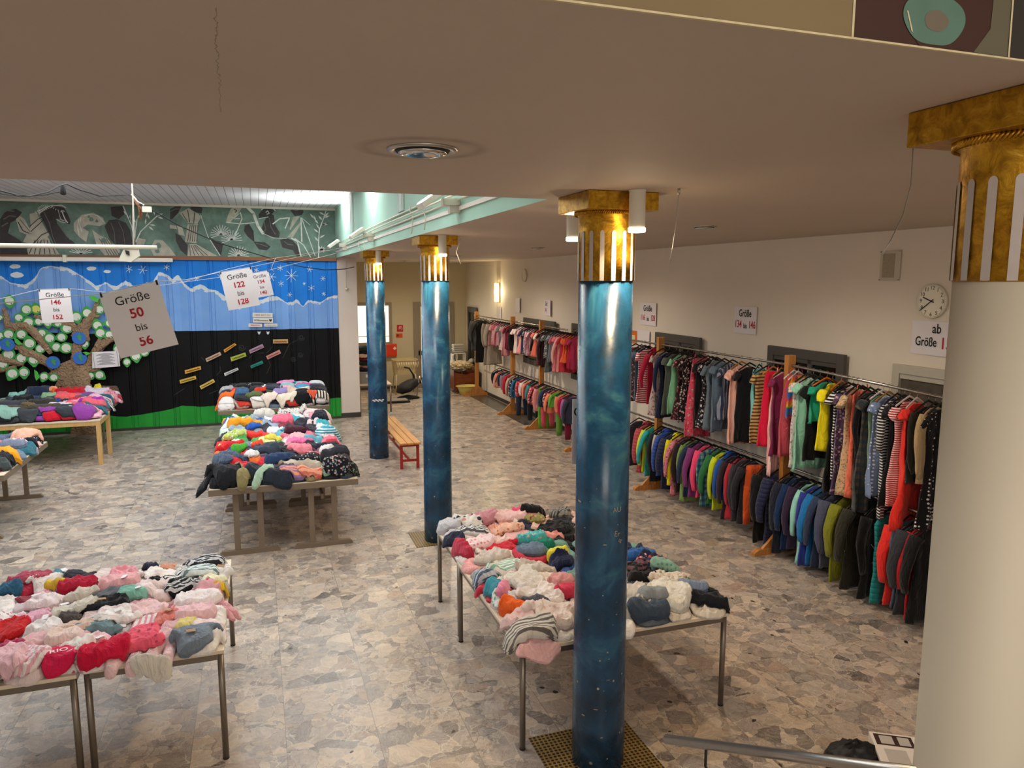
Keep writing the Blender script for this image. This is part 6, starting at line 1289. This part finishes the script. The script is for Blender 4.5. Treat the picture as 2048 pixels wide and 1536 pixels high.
def pal3(fx, fy):
    if fy < 0.20: return ['#17181e', '#22262e', '#2c3444', '#1a1c20', '#8a7c5c', '#3c4654', '#c8c4b8', st_('#20222c', '#8890a0', 'floral')]
    if fy < 0.42: return ['#2a3a5c', '#1a1c24', '#c82030', '#e8e4e4', '#4a9a50', '#3a4450', '#e87838', '#222630'] if fx < 0.5 else ['#3a3038', '#e0a0a8', '#2a2c38', '#c8a0a8', '#8a5060', '#e8e0e0', '#1a1c24']
    if fy < 0.66: return ['#e03028', '#30343c', '#e8e8e0', '#48a050', '#f0e8a0', '#8888a8', '#202430'] if fx < 0.45 else ['#e87890', '#e0b0b8', '#c02840', '#4c2030', '#e8dcdc', '#68b0c0']
    return ['#e8a020', '#202838', '#e4e4ec', '#2c54a8', '#a8d0a0', '#98a8b8', '#383c48', '#d0e0d0'] if fx < 0.5 else ['#f0a0b4', '#e8dce0', '#802838', '#30303c', '#a0b8c0', '#ecd4d4', '#40b0c0', '#f0e8e8']
i3 = fill(B3, pal3, 8, 17, 1, 37, size=(0.26, 0.25), T=(0.03, 0.06), kinds=('lump', 'lump', 'fold', 'tee', 'pants', 'roll'), crump=(0.8, 1.3), rotj=40)
z3_ = T3Z+0.1
Z5 = lambda x, y: (380+x/3.84, 730+y/3.84)
def q3(x, y, *a, **k): px, py = Z5(x, y); return put(px, py, z3_, *a, **k)
i3 += [q3(380, 460, '#ec9c1c', 'roll', .42, .26, 15, .06, 1.1), q3(490, 485, '#2054b0', 'lump', .28, .22, 0, .07, 1), q3(710, 425, '#f0708c', 'lump', .38, .3, 10, .08, 1.1), q3(820, 520, '#441c2c', 'fold', .36, .26, 0, .09, .7), q3(970, 355, '#ecd0d4', 'fold', .5, .3, -4, .10, .6), q3(1020, 400, '#1e2030', 'lump', .30, .3, 40, .08, 1.1),
       q3(780, 345, '#d8d8d4', 'roll', .5, .26, 5, .08, .9, pat='floral', c2='#505058'), q3(570, 375, '#d8d4cc', 'lump', .36, .34, 0, .09, 1.2), q3(1055, 520, '#2c98b0', 'fold', .36, .22, -6, .09, .6, pat='stripe', c2='#e4e8e8'), q3(850, 590, '#e870a8', 'fold', .36, .24, 0, .05, .7), q3(860, 640, '#ec8494', 'tee', .36, .28, 10, .05, .8), q3(1090, 585, '#c83c4c', 'lump', .22, .14, 0, .05, 1),
       q3(300, 620, '#cc2028', 'roll', .46, .18, 38, .06, .8), q3(380, 650, '#4caa3c', 'roll', .22, .12, 10, .05, .9), q3(520, 635, '#e85030', 'roll', .18, .12, 20, .05, .9), q3(340, 545, '#b8c860', 'roll', .36, .2, 8, .06, 1, pat='floral', c2='#e4e4d8'), q3(660, 500, '#dfe6ea', 'lump', .3, .22, -30, .06, 1), q3(640, 560, '#e8dc5c', 'lump', .24, .12, 0, .04, 1),
       q3(560, 670, '#384252', 'roll', .46, .24, 12, .07, .9), q3(280, 725, '#48566c', 'pants', .26, .42, 35, .07, 1), q3(690, 720, '#283c60', 'roll', .4, .18, 14, .06, .9), q3(480, 700, '#e4e2e0', 'lump', .2, .14, 0, .05, 1), q3(880, 720, '#1c1e26', 'roll', .42, .18, 8, .06, .9, pat='dot', c2='#c8c8d0'), q3(970, 700, '#c86a7c', 'lump', .24, .14, 0, .05, 1, pat='floral', c2='#f0d8dc'), q3(1200, 720, '#4c4048', 'lump', .26, .2, 0, .07, 1.1),
       q3(1110, 720, '#2c2c34', 'roll', .38, .2, 0, .07, 1), q3(860, 790, '#b8ac9c', 'roll', .54, .18, -8, .06, 1.1), q3(1190, 790, '#181c1c', 'lump', .34, .26, 0, .09, 1.2, pat='floral', c2='#4a6a54'), q3(1060, 800, '#8fb09a', 'fold', .2, .16, 10, .05, .8), q3(1130, 820, '#16161c', 'roll', .34, .18, -10, .06, .9, pat='floral', c2='#8a88a0'),
       q3(130, 860, '#14161e', 'lump', .26, .22, 20, .09, .9, free=True), q3(280, 870, '#1a1b20', 'tee', .42, .38, 20, .10, 1), q3(440, 850, '#8c8058', 'roll', .40, .12, 62, .06, .6), q3(620, 850, '#232a34', 'pants', .30, .52, 72, .08, .9), q3(560, 850, '#a8c4ac', 'roll', .34, .08, 40, .03, .8), q3(800, 875, '#8c6c98', 'fold', .32, .14, 0, .05, .5, pat='fstripe', c2='#e8986c'), q3(930, 860, '#e8a488', 'fold', .28, .12, 3, .05, .5, pat='fstripe', c2='#c86858')]
heap('h3', 'middle tables', B3, T3Z, i3, 'clothes heaped on the middle tables', 0.20)
B4 = (-0.72, 1.22, 14.05, 15.15)
def pal4(fx, fy):
    if fy > 0.5: return ['#1c1e28', '#24242a', '#16161a', '#4c5040', '#2c3040'] if fx < 0.6 else ['#e8a8b4', '#d8dce0', '#3a98c0', '#303040', '#98c0c8']
    return ['#e4dedc', '#1a1a20', '#c83c30', '#6c7c94', '#a8a098', '#5c6048', '#dcd0c8', '#9080a8']
i4 = []; r4 = random.Random(51)
for j in (2, 1, 0):
    for i in range(7):
        for L_ in range((5, 8, 10)[j]):
            fx = (i+0.5+r4.uniform(-0.06, 0.06))/7; q = r4.choice(pal4(fx, (0.2, 0.6, 0.9)[j])); 
            i4.append((B4[0]+fx*1.94, B4[2]+0.19+j*0.34+r4.uniform(-0.02, 0.02), q, 'fold', r4.uniform(.25, .32), r4.uniform(.28, .36), r4.uniform(-9, 9), r4.uniform(.022, .04), r4.uniform(.2, .6), {}))
z4 = lambda x, y: (340+x/5.12, 560+y/5.12)
def q4(x, y, zz, *a, **k): px, py = z4(x, y); return put(px, py, T3Z+zz, *a, **k)
i4 += [q4(780, 1000, .26, '#4c4834', 'roll', .6, .2, 14, .05, .7), q4(1180, 1000, .26, '#1e1e26', 'lump', .40, .3, 0, .07, 1, pat='dot', c2='#8a8a94'), q4(1390, 1020, .26, '#eea8b0', 'fold', .40, .3, -8, .04, .6), q4(1230, 1075, .24, '#2c8ab4', 'fold', .40, .2, 0, .04, .5), q4(1170, 1095, .22, '#e088b8', 'fold', .40, .22, 0, .04, .5), q4(900, 1130, .22, '#ecebee', 'fold', .44, .3, -22, .05, .5),
       q4(1370, 1130, .2, '#e04880', 'roll', .34, .16, -6, .04, .7), q4(680, 1140, .2, '#1a1a1e', 'fold', .5, .22, 4, .05, .7), q4(1510, 1155, .2, '#1c1c20', 'fold', .44, .2, 0, .05, .6), q4(970, 1180, .18, '#d43a2c', 'roll', .4, .1, 24, .03, .6), q4(1170, 1170, .2, '#9484b8', 'fold', .4, .2, 3, .05, .6), q4(1310, 1180, .18, '#e2c8b4', 'roll', .44, .18, 0, .04, .9),
       q4(1350, 1215, .14, '#141418', 'fold', .32, .2, 0, .05, .6), q4(1530, 1225, .12, '#e8d8c8', 'fold', .40, .16, 0, .05, .3, pat='vstripe', c2='#1c1c20', s=1.6), q4(1190, 1245, .1, '#ecdcc8', 'fold', .38, .16, 0, .04, .7), q4(1030, 1250, .1, '#e8d4c8', 'lump', .34, .2, 0, .05, 1), q4(870, 1250, .1, '#5c6640', 'lump', .32, .2, 0, .05, 1), q4(740, 1240, .1, '#3c5c80', 'roll', .30, .2, 10, .05, 1),
       q4(590, 1205, .12, '#a8a4a8', 'lump', .3, .24, 10, .05, 1), q4(665, 1215, .14, '#d83838', 'lump', .16, .16, 0, .04, 1), q4(560, 1262, .08, '#e86828', 'roll', .4, .1, 3, .03, .7), q4(1460, 1245, .08, '#e05838', 'lump', .2, .1, 0, .03, 1)]
heap('h4', 'table before black mural', B4, T3Z, i4, 'folded clothes before the black mural', 0.48)
B5 = (-4.6, -2.6, 13.98, 16.2)
def pal5(fx, fy):
    return (['#383c40', '#1c1e24', '#5a564c', '#2c3a60', '#8cb4a8', '#484440'] if fx < 0.55 else ['#c8182c', '#e06070', '#e8b0c0', '#8c3c94', '#30343c', '#e0d0d8', '#2c6878'])
i5 = fill(B5, pal5, 7, 6, 3, 63, size=(0.34, 0.34), T=(0.03, 0.05), kinds=('fold', 'fold', 'fold', 'lump'), crump=(0.3, 0.8), rotj=12)
z6 = lambda x, y: (x/4.043, 740+y/4.043)
def q5(x, y, zz, *a, **k): px, py = z6(x, y); return put(px, py, 0.79+zz, *a, **k)
i5 += [q5(590, 205, .16, '#c41420', 'tee', .62, .42, 10, .12, 1), q5(800, 185, .14, '#d4c4d4', 'tee', .6, .4, -10, .08, .8, pat='dot', c2='#e8dce4'), q5(310, 190, .2, '#28324a', 'lump', .5, .36, 0, .16, 1), q5(190, 200, .16, '#90c4b8', 'roll', .44, .22, 30, .06, .8), q5(545, 135, .2, '#f06a2c', 'roll', .22, .2, 30, .08, .8), q5(460, 175, .14, '#f0a078', 'roll', .3, .16, 0, .05, .7), q5(400, 235, .14, '#90b890', 'lump', .36, .24, 20, .08, 1), q5(560, 255, .1, '#f06060', 'roll', .5, .18, 6, .05, .8),
       q5(800, 255, .1, '#1f5664', 'fold', .5, .2, 0, .06, .5), q5(850, 275, .08, '#202028', 'fold', .34, .14, 0, .05, .4, pat='fstripe', c2='#e0e0e0'), q5(570, 285, .09, '#22242c', 'fold', .5, .18, 0, .05, .6, pat='floral', c2='#a0c0b8'), q5(370, 285, .12, '#26387c', 'fold', .46, .2, -4, .06, .5), q5(200, 270, .14, '#1a1a1e', 'lump', .4, .3, 0, .1, 1.1), q5(210, 320, .1, '#e89868', 'roll', .3, .14, -10, .05, .8), q5(745, 320, .06, '#98309c', 'roll', .42, .2, 8, .07, .6), q5(590, 325, .06, '#e4a4c0', 'fold', .46, .18, 0, .06, .5),
       q5(350, 325, .09, '#34322e', 'roll', .44, .24, 8, .08, .6), q5(370, 375, .04, '#484238', 'fold', .5, .16, 4, .07, .5), q5(100, 340, .09, '#40424a', 'roll', .46, .22, 5, .08, .7), q5(110, 380, .05, '#4c4438', 'fold', .44, .18, 0, .07, .5), q5(235, 360, .06, '#6a5a38', 'roll', .24, .2, -20, .06, .6), q5(700, 360, .03, '#eca8a4', 'fold', .4, .12, 4, .03, .5), q5(905, 140, .18, '#5c4030', 'roll', .46, .16, -12, .08, .4), q5(850, 130, .18, '#d8c428', 'lump', .16, .18, 0, .09, .8), q5(965, 155, .16, '#d8c428', 'lump', .12, .12, 0, .06, .8), q5(900, 225, .08, '#d88898', 'lump', .26, .2, 0, .07, 1.1, pat='floral', c2='#a02c40')]
heap('h5', 'tables under paper tree', B5, 0.80, i5, 'clothes under the paper tree', 0.26)
B6 = (-3.78, -2.93, 10.15, 12.15)
def pal6(fx, fy): return ['#1e202c', '#e8b0a8', '#6c7c90', '#2c6878', '#e4dcd8', '#8c90a0', '#c87888'] if fy > 0.35 else ['#e89c20', '#18181c', '#c02034', '#3c4c40', '#3a3a44']
i6 = fill(B6, pal6, 3, 6, 1, 71, size=(0.32, 0.34), T=(0.03, 0.06), crump=(0.8, 1.2), rotj=35)
def q6(x, y, *a, **k): px, py = z6(x, y); return put(px, py, 0.87, *a, **k)
i6 += [q6(285, 520, '#181c28', 'lump', .4, .34, 0, .08, 1, pat='dot', c2='#b0b4c0'), q6(200, 570, '#f0b49c', 'tee', .42, .34, -20, .07, 1), q6(75, 560, '#5c6c84', 'lump', .34, .28, 0, .06, 1.1), q6(90, 640, '#8088a0', 'roll', .4, .2, -10, .06, 1), q6(150, 625, '#e8dcd8', 'lump', .26, .2, 0, .05, 1, pat='floral', c2='#c05060'), q6(70, 705, '#eca01c', 'roll', .36, .2, -40, .07, .8), q6(25, 740, '#17171b', 'lump', .3, .3, 0, .08, 1), q6(110, 760, '#3c4444', 'lump', .24, .18, 0, .05, 1), q6(310, 600, '#16181e', 'roll', .2, .14, 10, .06, .9)]
heap('h6', 'left edge table', B6, T3Z, i6, 'clothes on the left edge table', 0.16)

# ------------------------------------------------------------------ handrail, box and bag at the stair foot
P0 = Vector((1.636, 2.666, 1.089)); P1_ = Vector((1.973, 1.655, 1.526)); dr = (P1_-P0)
e = empty('handrail', (P0.x, P0.y, 0)); tagp(e, 'brushed steel tubular handrail in the bottom right corner', 'handrail')
MB().tube([P0-e.location, P0+dr*1.9-e.location], 0.021, 24).build('rail', M['steel'], e)
MB().tube([P0-dr.normalized()*0.002-e.location, P0-e.location], 0.0195, 24).build('end_cap', mat('grey_end_cap', '#8a8580', 0.4, 0.6), e)
q = P0+dr*0.20
MB().tube([q-e.location+Vector((0, 0, -0.02)), q-e.location+Vector((0.0, 0.0, -0.10)), q-e.location+Vector((0.03, 0, -0.16))], 0.006, 8).build('bracket', M['black'], e)
q = P0+dr*0.36
MB().lathe([(0.026, 0.0), (0.026, q.z-0.16), (0.022, q.z-0.145), (0.012, q.z-0.137)], (q.x-e.location.x+0.02, q.y-e.location.y, 0), 20).build('post', mat('dark_speckled_post', '#2c2c30', 0.4, var=0.5, vs=60), e)
v = at(1803, 1508, 0.12); e = empty('cardboard_box', (v.x, v.y, 0), R(-32)); tagp(e, 'white printed product box on the floor beside the right white column', 'box')
MB().cbox((-0.15, -0.20, 0), (0.15, 0.20, 0.13), 0.003).build('carton', M['white'], e)
MB().box((-0.1503, -0.1, 0.01), (-0.1495, 0.02, 0.11)).box((-0.13, 0.06, 0.1301), (0.10, 0.18, 0.131)).box((-0.151, -0.19, 0.02), (-0.1495, -0.13, 0.12)).build('dark_print', mat('dark_brown_print', '#3a2420', 0.5, var=0.3, vs=30), e)
MB().box((-0.10, 0.075, 0.1312), (-0.02, 0.165, 0.1318)).box((0.01, 0.075, 0.1312), (0.08, 0.165, 0.1318)).box((-0.10, -0.15, 0.1305), (0.03, 0.02, 0.1312)).build('pale_print_panel', mat('pale_grey_print', '#bdb6ae', 0.5, var=0.1, vs=40), e)
def blob(name, c_, sx_, sy_, sz_, m_, seed, amp=0.25, fr=3.0, parent=None, n=40, rows=20, floor=True, frill=0.0):
    b = MB(); rs = []
    for i in range(rows+1):
        ph_ = math.pi*(0.02+0.96*i/rows); ring = []
        for j in range(n):
            a = 2*math.pi*j/n; d = Vector((math.sin(ph_)*math.cos(a), math.sin(ph_)*math.sin(a), math.cos(ph_)))
            k = 1+amp*noise.noise(d*fr+Vector((seed, 0, 0)))+amp*0.5*noise.noise(d*fr*2.7+Vector((0, seed, 0)))+frill*noise.noise(d*18+Vector((seed, 0, 0)))
            z_ = d.z*sz_*k; ring.append((d.x*sx_*k, d.y*sy_*k, max(z_, -sz_*0.55) if floor else z_))
        rs.append(ring)
    b.rings(rs); o = b.build(name, m_, parent); o.location = c_; return o
v = at(1706, 1518, 0.06); o = blob('black_bag', (v.x, v.y, 0.055), 0.19, 0.13, 0.10, mat('black_bag_fabric', '#141416', 0.6, var=0.2, vs=20, bump=0.8, bs=14), 3.1, 0.3, 4); tagp(o, 'crumpled black bag on the floor beside the white box', 'bag')
MB().tube([(-0.1, 0, 0.04), (-0.06, 0.02, 0.11), (0.04, 0.02, 0.12), (0.1, 0, 0.05)], 0.008, 6).build('strap', M['black'], o)
# size sign fixed to the back of the nearest blue column
e = empty('column_size_sign', aty(1187, 862, 4.29)); tagp(e, 'white size sign sticking out behind the left edge of the nearest blue column', 'sign')
MB().cbox((-0.15, 0, -0.21), (0.15, 0.003, 0.215), 0.001).build('sheet', M['paper'], e)
for tx, z_, c_ in (('Größe', 0.13, 'ink'), ('bis', -0.07, 'ink')): text_mesh(tx, 0.085, M[c_], e, 'lettering', Matrix.Translation((-0.02, -0.002, z_)) @ Matrix.Rotation(R(90), 4, 'X'), sx=1.1)
# ------------------------------------------------------------------ things in the far room
metal_table(2.20, 2.97, 17.50, 18.25, 0.68, 'small white topped table behind the white pillar and farthest blue column')
e = empty('storage_box', (2.42, 17.85, 0.682)); tagp(e, 'grey plastic storage box on the small back table beside the pillar', 'box')
GP = mat('grey_plastic', '#8d8a88', 0.4, var=0.05)
MB().rings([[(x_*k, y_*k, z_) for x_, y_ in [(-0.16, -0.2), (0.16, -0.2), (0.16, 0.2), (-0.16, 0.2)]] for k, z_ in [(0.86, 0.0), (1.0, 0.26), (1.06, 0.26), (1.06, 0.285), (0.98, 0.285), (0.86, 0.02)]], smooth=False, cap1=True).build('tub', GP, e)
MB().box((-0.03, -0.206, 0.15), (0.09, -0.196, 0.22)).build('sticker', M['paper'], e)
for k, (c_, dz, dx) in enumerate([('#1c2028', 0.05, 0), ('#c88878', 0.12, 0.06), ('#1c2a30', 0.20, 0), ('#6a2030', 0.30, 0.02), ('#d8b8a8', 0.38, -0.02), ('#20242c', 0.46, 0.04), ('#2a3a3c', 0.55, -0.02), ('#8cc0c4', 0.06, 0.1)]):
    o = blob('crumpled_garment', (2.40+dx, 17.86+0.02*(k % 2), 0.95+dz), 0.17, 0.16, 0.07, fabric(c_), k*1.7, 0.35, 3.5, n=24, rows=12); tagp(o, '%s crumpled garment in the heap over the grey storage box, %s up' % (cname(c_), ordw(k+1)), 'clothing', 'garments heaped over the grey storage box')
# wicker bassinet on a stand
YC = 20.3; a0 = aty(786, 760, YC).x; a1 = aty(833, 760, YC).x
WK = mat('pale_wicker', '#c4b184', 0.8, var=0.3, vs=50, bump=1.0, bs=70)
e = empty('bassinet', ((a0+a1)/2, YC, 0)); tagp(e, 'pale wicker bassinet on legs in the far room by the glass door', 'bassinet'); hw = (a1-a0)/2
MB().rings([[(x_*hw*k, y_*0.26*k, z_) for x_, y_ in [(-1, -0.7), (-0.8, -1), (0.8, -1), (1, -0.7), (1, 0.7), (0.8, 1), (-0.8, 1), (-1, 0.7)]] for k, z_ in [(0.88, 0.55), (1.0, 0.92), (1.04, 0.93), (1.04, 0.96), (0.97, 0.96), (0.85, 0.58)]], smooth=False).build('basket', WK, e)
for i in range(9):
    x_ = -hw*0.8+i*hw*0.2; MB().tube([(x_, -0.265, 0.90), (x_+0.02, -0.275, 0.80), (x_+hw*0.1, -0.262, 0.74), (x_+hw*0.18, -0.275, 0.80), (x_+hw*0.2, -0.265, 0.90)], 0.007, 5).build('lace', mat('cream_lace', '#ddd0aa', 0.8), e)
for sx_ in (-1, 1):
    for sy_ in (-1, 1): MB().tube([(sx_*hw*0.8, sy_*0.2, 0.56), (sx_*hw*0.9, sy_*0.25, 0.0)], 0.016, 8).build('leg', WK, e)
# baby swing
YS = 19.4; c0 = aty(812, 765, YS); e = empty('baby_swing', (c0.x+0.05, YS, 0)); tagp(e, 'dark padded baby bouncer with curved arm standing before the bassinet', 'baby bouncer')
BK = mat('dark_padded_cloth', '#1c1a1c', 0.7, var=0.3, vs=20)
o = blob('seat_shell', (0, 0, 0.33), 0.33, 0.24, 0.15, BK, 5.5, 0.1, 2, e, 28, 14, False); o.rotation_euler = (0, R(-24), 0)
MB().tube([(0.20, 0.05, 0.42), (0.16, 0.05, 0.62), (0.05, 0.05, 0.80), (-0.08, 0.05, 0.83)], 0.022, 8).build('toy_arm', M['black'], e)
MB().tube([(0.30, -0.1, 0.60), (0.25, -0.1, 0.3), (0.20, -0.12, 0.0)], 0.014, 8).tube([(0.30, -0.1, 0.60), (0.38, -0.1, 0.3), (0.46, -0.12, 0.0)], 0.014, 8).build('frame', M['steel'], e)
o = blob('padding', (0.05, -0.03, 0.40), 0.18, 0.12, 0.05, mat('grey_padding', '#77736f', 0.8, var=0.3), 8.1, 0.2, 3, e, 20, 10, False); o.rotation_euler = (0, R(-24), 0)
MB().lathe([(0.30, 0.0), (0.30, 0.03), (0.22, 0.06), (0.05, 0.09)], (0.0, 0, 0), 28, sx=1.0, sy=0.7).build('base', M['black'], e)
c0 = aty(790, 778, 18.9); e = empty('floor_mat', (c0.x, 18.9, 0)); tagp(e, 'black and grey folded mat lying on the floor behind the farthest column', 'mat')
MB().cbox((-0.45, -0.22, 0), (0.35, 0.22, 0.05), 0.01).build('mat_base', M['black'], e); MB().cbox((-0.43, -0.2, 0.051), (0.3, 0.2, 0.07), 0.006).build('mat_top', mat('mat_grey', '#8b857c', 0.7), e)
# cradle corner on the right
YR = 20.1
def fx_(px, Y=YR): return aty(px, 760, Y).x
e = empty('cradle', (5.42, 20.1, 0)); tagp(e, 'red brown wooden cradle behind the farthest rack foot', 'cradle'); hw = 0.33
for s_ in (-1, 1): MB().prism([(s_*hw, -0.3, 0.12), (s_*hw*1.08, -0.36, 0.66), (s_*hw*1.08, 0.36, 0.72), (s_*hw, 0.3, 0.12)], (0.02, 0, 0)).build('end_board', M['cradle'], e)
for s_ in (-1, 1): MB().prism([(-hw, s_*0.28, 0.1), (hw, s_*0.28, 0.1), (hw*1.05, s_*0.33, 0.60), (0, s_*0.33, 0.52), (-hw*1.05, s_*0.33, 0.60)], (0, 0.02, 0)).build('side_board', M['cradle'], e)
MB().box((-hw, -0.28, 0.10), (hw, 0.28, 0.13)).build('bottom', M['cradle'], e)
for s_ in (-1, 1): MB().tube([(s_*hw*0.8, -0.38, 0.05), (s_*hw*0.8, -0.2, 0.015), (s_*hw*0.8, 0.2, 0.015), (s_*hw*0.8, 0.38, 0.05)], 0.015, 8).tube([(s_*hw*0.8, 0, 0.0), (s_*hw*0.8, 0, 0.1)], 0.015, 8).build('rocker', M['cradle'], e)
fl_m = mat('cream_sheepskin', '#d9c49a', 0.95, var=0.25, vs=30, bump=1.0, bs=40)
o = blob('sheepskin', (e.location.x-0.1, 19.95, 0.76), 0.31, 0.32, 0.12, fl_m, 2.2, 0.35, 3, None, 70, 34, True, 0.28); tagp(o, 'shaggy cream sheepskin draped over the red brown cradle', 'sheepskin')
YL = mat('yellow_plastic', '#d8c46c', 0.4, var=0.05)
e = empty('wash_tub', (aty(935, 780, 19.5).x, 19.5, 0)); tagp(e, 'pale yellow plastic wash tub on the floor beside the cradle', 'tub')
MB().lathe([(0.20, 0.0), (0.27, 0.20), (0.31, 0.24), (0.315, 0.235), (0.33, 0.25), (0.30, 0.26), (0.26, 0.21), (0.19, 0.02)], n=36, sx=1.0, sy=0.75).build('basin', YL, e)
e = empty('small_table', (fx_(914), 20.6, 0)); tagp(e, 'small table with curved white legs crowded with baby items in the far corner', 'table')
MB().cbox((-0.30, -0.25, 0.60), (0.30, 0.25, 0.63), 0.005).build('tabletop', M['white'], e)
for sx_, sy_ in ((-1, -1), (1, -1), (1, 1), (-1, 1)): MB().tube([(sx_*0.2, sy_*0.15, 0.6), (sx_*0.27, sy_*0.2, 0.35), (sx_*0.29, sy_*0.22, 0.0)], 0.014, 8).build('leg', M['offwhite'], e)
tx = e.location.x
e = empty('steam_kettle', (tx-0.02, 20.5, 0.632)); tagp(e, 'white jug shaped appliance with loop handle on the corner table', 'kettle')
MB().lathe([(0.10, 0.0), (0.12, 0.06), (0.10, 0.16), (0.06, 0.22), (0.05, 0.24)], n=24).build('body', M['offwhite'], e)
MB().tube([(0.02, 0, 0.22), (0.0, 0, 0.34), (0.06, 0, 0.42), (0.13, 0, 0.38), (0.14, 0, 0.28), (0.10, 0, 0.16)], 0.018, 10).build('handle', M['offwhite'], e)
MB().lathe([(0.04, 0.0), (0.04, 0.006)], n=16).build('dark_window', M['black'], e).matrix_local = Matrix.Translation((0.0, -0.118, 0.09)) @ Matrix.Rotation(R(90), 4, 'X')
for k, (px_, yy, z_, c_, r_, lb) in enumerate([(903, 20.45, 0.70, '#e2ddc8', 0.09, 'cream cushion'), (922, 20.42, 0.69, '#c8d4c4', 0.08, 'pale green bundle'), (934, 20.75, 0.72, '#6a6c68', 0.09, 'dark grey bundle'), (945, 20.7, 0.80, '#d8d0c0', 0.10, 'beige bundle'), (918, 20.75, 0.72, '#e8e4dc', 0.09, 'white bundle')]):
    o = blob('baby_item', (fx_(px_, yy), yy, z_-0.01), r_*1.2, r_, r_*0.8, fabric(c_), k+10.3, 0.3, 3, None, 20, 12); tagp(o, lb + ' among the baby things on the small corner table', 'bundle')
e = empty('paper_stack', (5.55, 20.95, 0)); tagp(e, 'shelf with stacked pale folders in the far right corner behind the coats', 'shelf')
for k in range(4): MB().cbox((-0.22, -0.15, 0.1+k*0.3), (0.15, 0.15, 0.13+k*0.3), 0.003).build('shelf_board', M['white'], e)
for k in range(8): MB().cbox((-0.2+0.01*(k % 3), -0.14, 1.032+k*0.03), (0.1, 0.12, 1.058+k*0.03), 0.002).build('folder', M['offwhite'] if k % 2 else GP, e)
for s_ in (-0.22, 0.14): MB().box((s_, -0.15, 0), (s_+0.015, 0.15, 1.03)).build('side_panel', M['white'], e)

# scratched marks in the paint of the columns
def scratch(px, py, cx, cy, txt, size, rot, lb_col):
    d = ray(px, py); r_ = 0.166; a = d[0]**2+d[1]**2; b_ = -2*(d[0]*cx+d[1]*cy); c = cx*cx+cy*cy-r_*r_; t_ = (-b_-math.sqrt(max(0, b_*b_-4*a*c)))/(2*a); p = _on(px, py, t_, d)
    n = Vector((p.x-cx, p.y-cy, 0)).normalized(); col_ = lb_col; an = math.atan2(n.x, -n.y)
    Mx = Matrix.Translation((p.x-cx+n.x*0.001, p.y-cy+n.y*0.001, p.z)) @ Matrix.Rotation(an, 4, 'Z') @ Matrix.Rotation(R(90), 4, 'X') @ Matrix.Rotation(R(rot), 4, 'Z')
    text_mesh(txt, size, mat('scratched_plaster', '#a79d88', 0.7, var=0.2, vs=60), col_, 'scratched_mark', Mx, depth=0.0003)
near_col = [o for o in bpy.data.objects if o.name == 'column.002'][0]; far_col = [o for o in bpy.data.objects if o.name == 'column'][0]
scratch(1234, 1020, 1.99, 4.08, 'AU', 0.045, 4, near_col); scratch(1234, 1068, 1.99, 4.08, 'Er', 0.05, -8, near_col); scratch(1240, 1080, 1.99, 4.08, 'zg', 0.035, -20, near_col)
b = MB(); 
for k in range(26):
    r2 = random.Random(900+k); px = r2.uniform(1150, 1245); py = 1540-abs(r2.gauss(0, 1))*330
    if py < 900: continue
    d = ray(px, py); cx, cy = 1.99, 4.08; a = d[0]**2+d[1]**2; bb = -2*(d[0]*cx+d[1]*cy); c = cx*cx+cy*cy-0.1695**2; q = bb*bb-4*a*c
    if q < 0: continue
    p = _on(px, py, (-bb-math.sqrt(q))/(2*a), d); n = Vector((p.x-cx, p.y-cy, 0)).normalized(); tt = Vector((-n.y, n.x, 0)); r_ = r2.uniform(0.002, 0.009); el = r2.choice([1, 1, 2.2, 3.5])
    an = r2.uniform(-0.5, 0.5)
    b.poly([p-Vector((cx, cy, 0))+(tt*math.cos(i*0.9+an)*r_*el+Vector((0, 0, 1))*(math.sin(i*0.9)*r_/el**0.5+math.cos(i*0.9)*r_*an))*r2.uniform(0.6, 1.2)-n*0.0 for i in range(7)])
b.build('paint_chips', mat('scratched_plaster', '#a79d88'), near_col)
b = MB()
for k in range(9): 
    p = aty(747+k*2.4, 801+math.sin(k*2.1)*1.6, 12.80)-Vector((1.955, 12.98, 0)); b.lathe([(0.02, 0), (0.02, 0.006)], (0, 0, 0), 8, sx=1, sy=0.7); n0 = len(b.v)-16
    for i in range(n0, len(b.v)): v_ = b.v[i]; b.v[i] = (p.x+v_[0], p.y+0.012-v_[2], p.z+v_[1]*0.8)
b.build('white_smear', M['paper'], far_col)
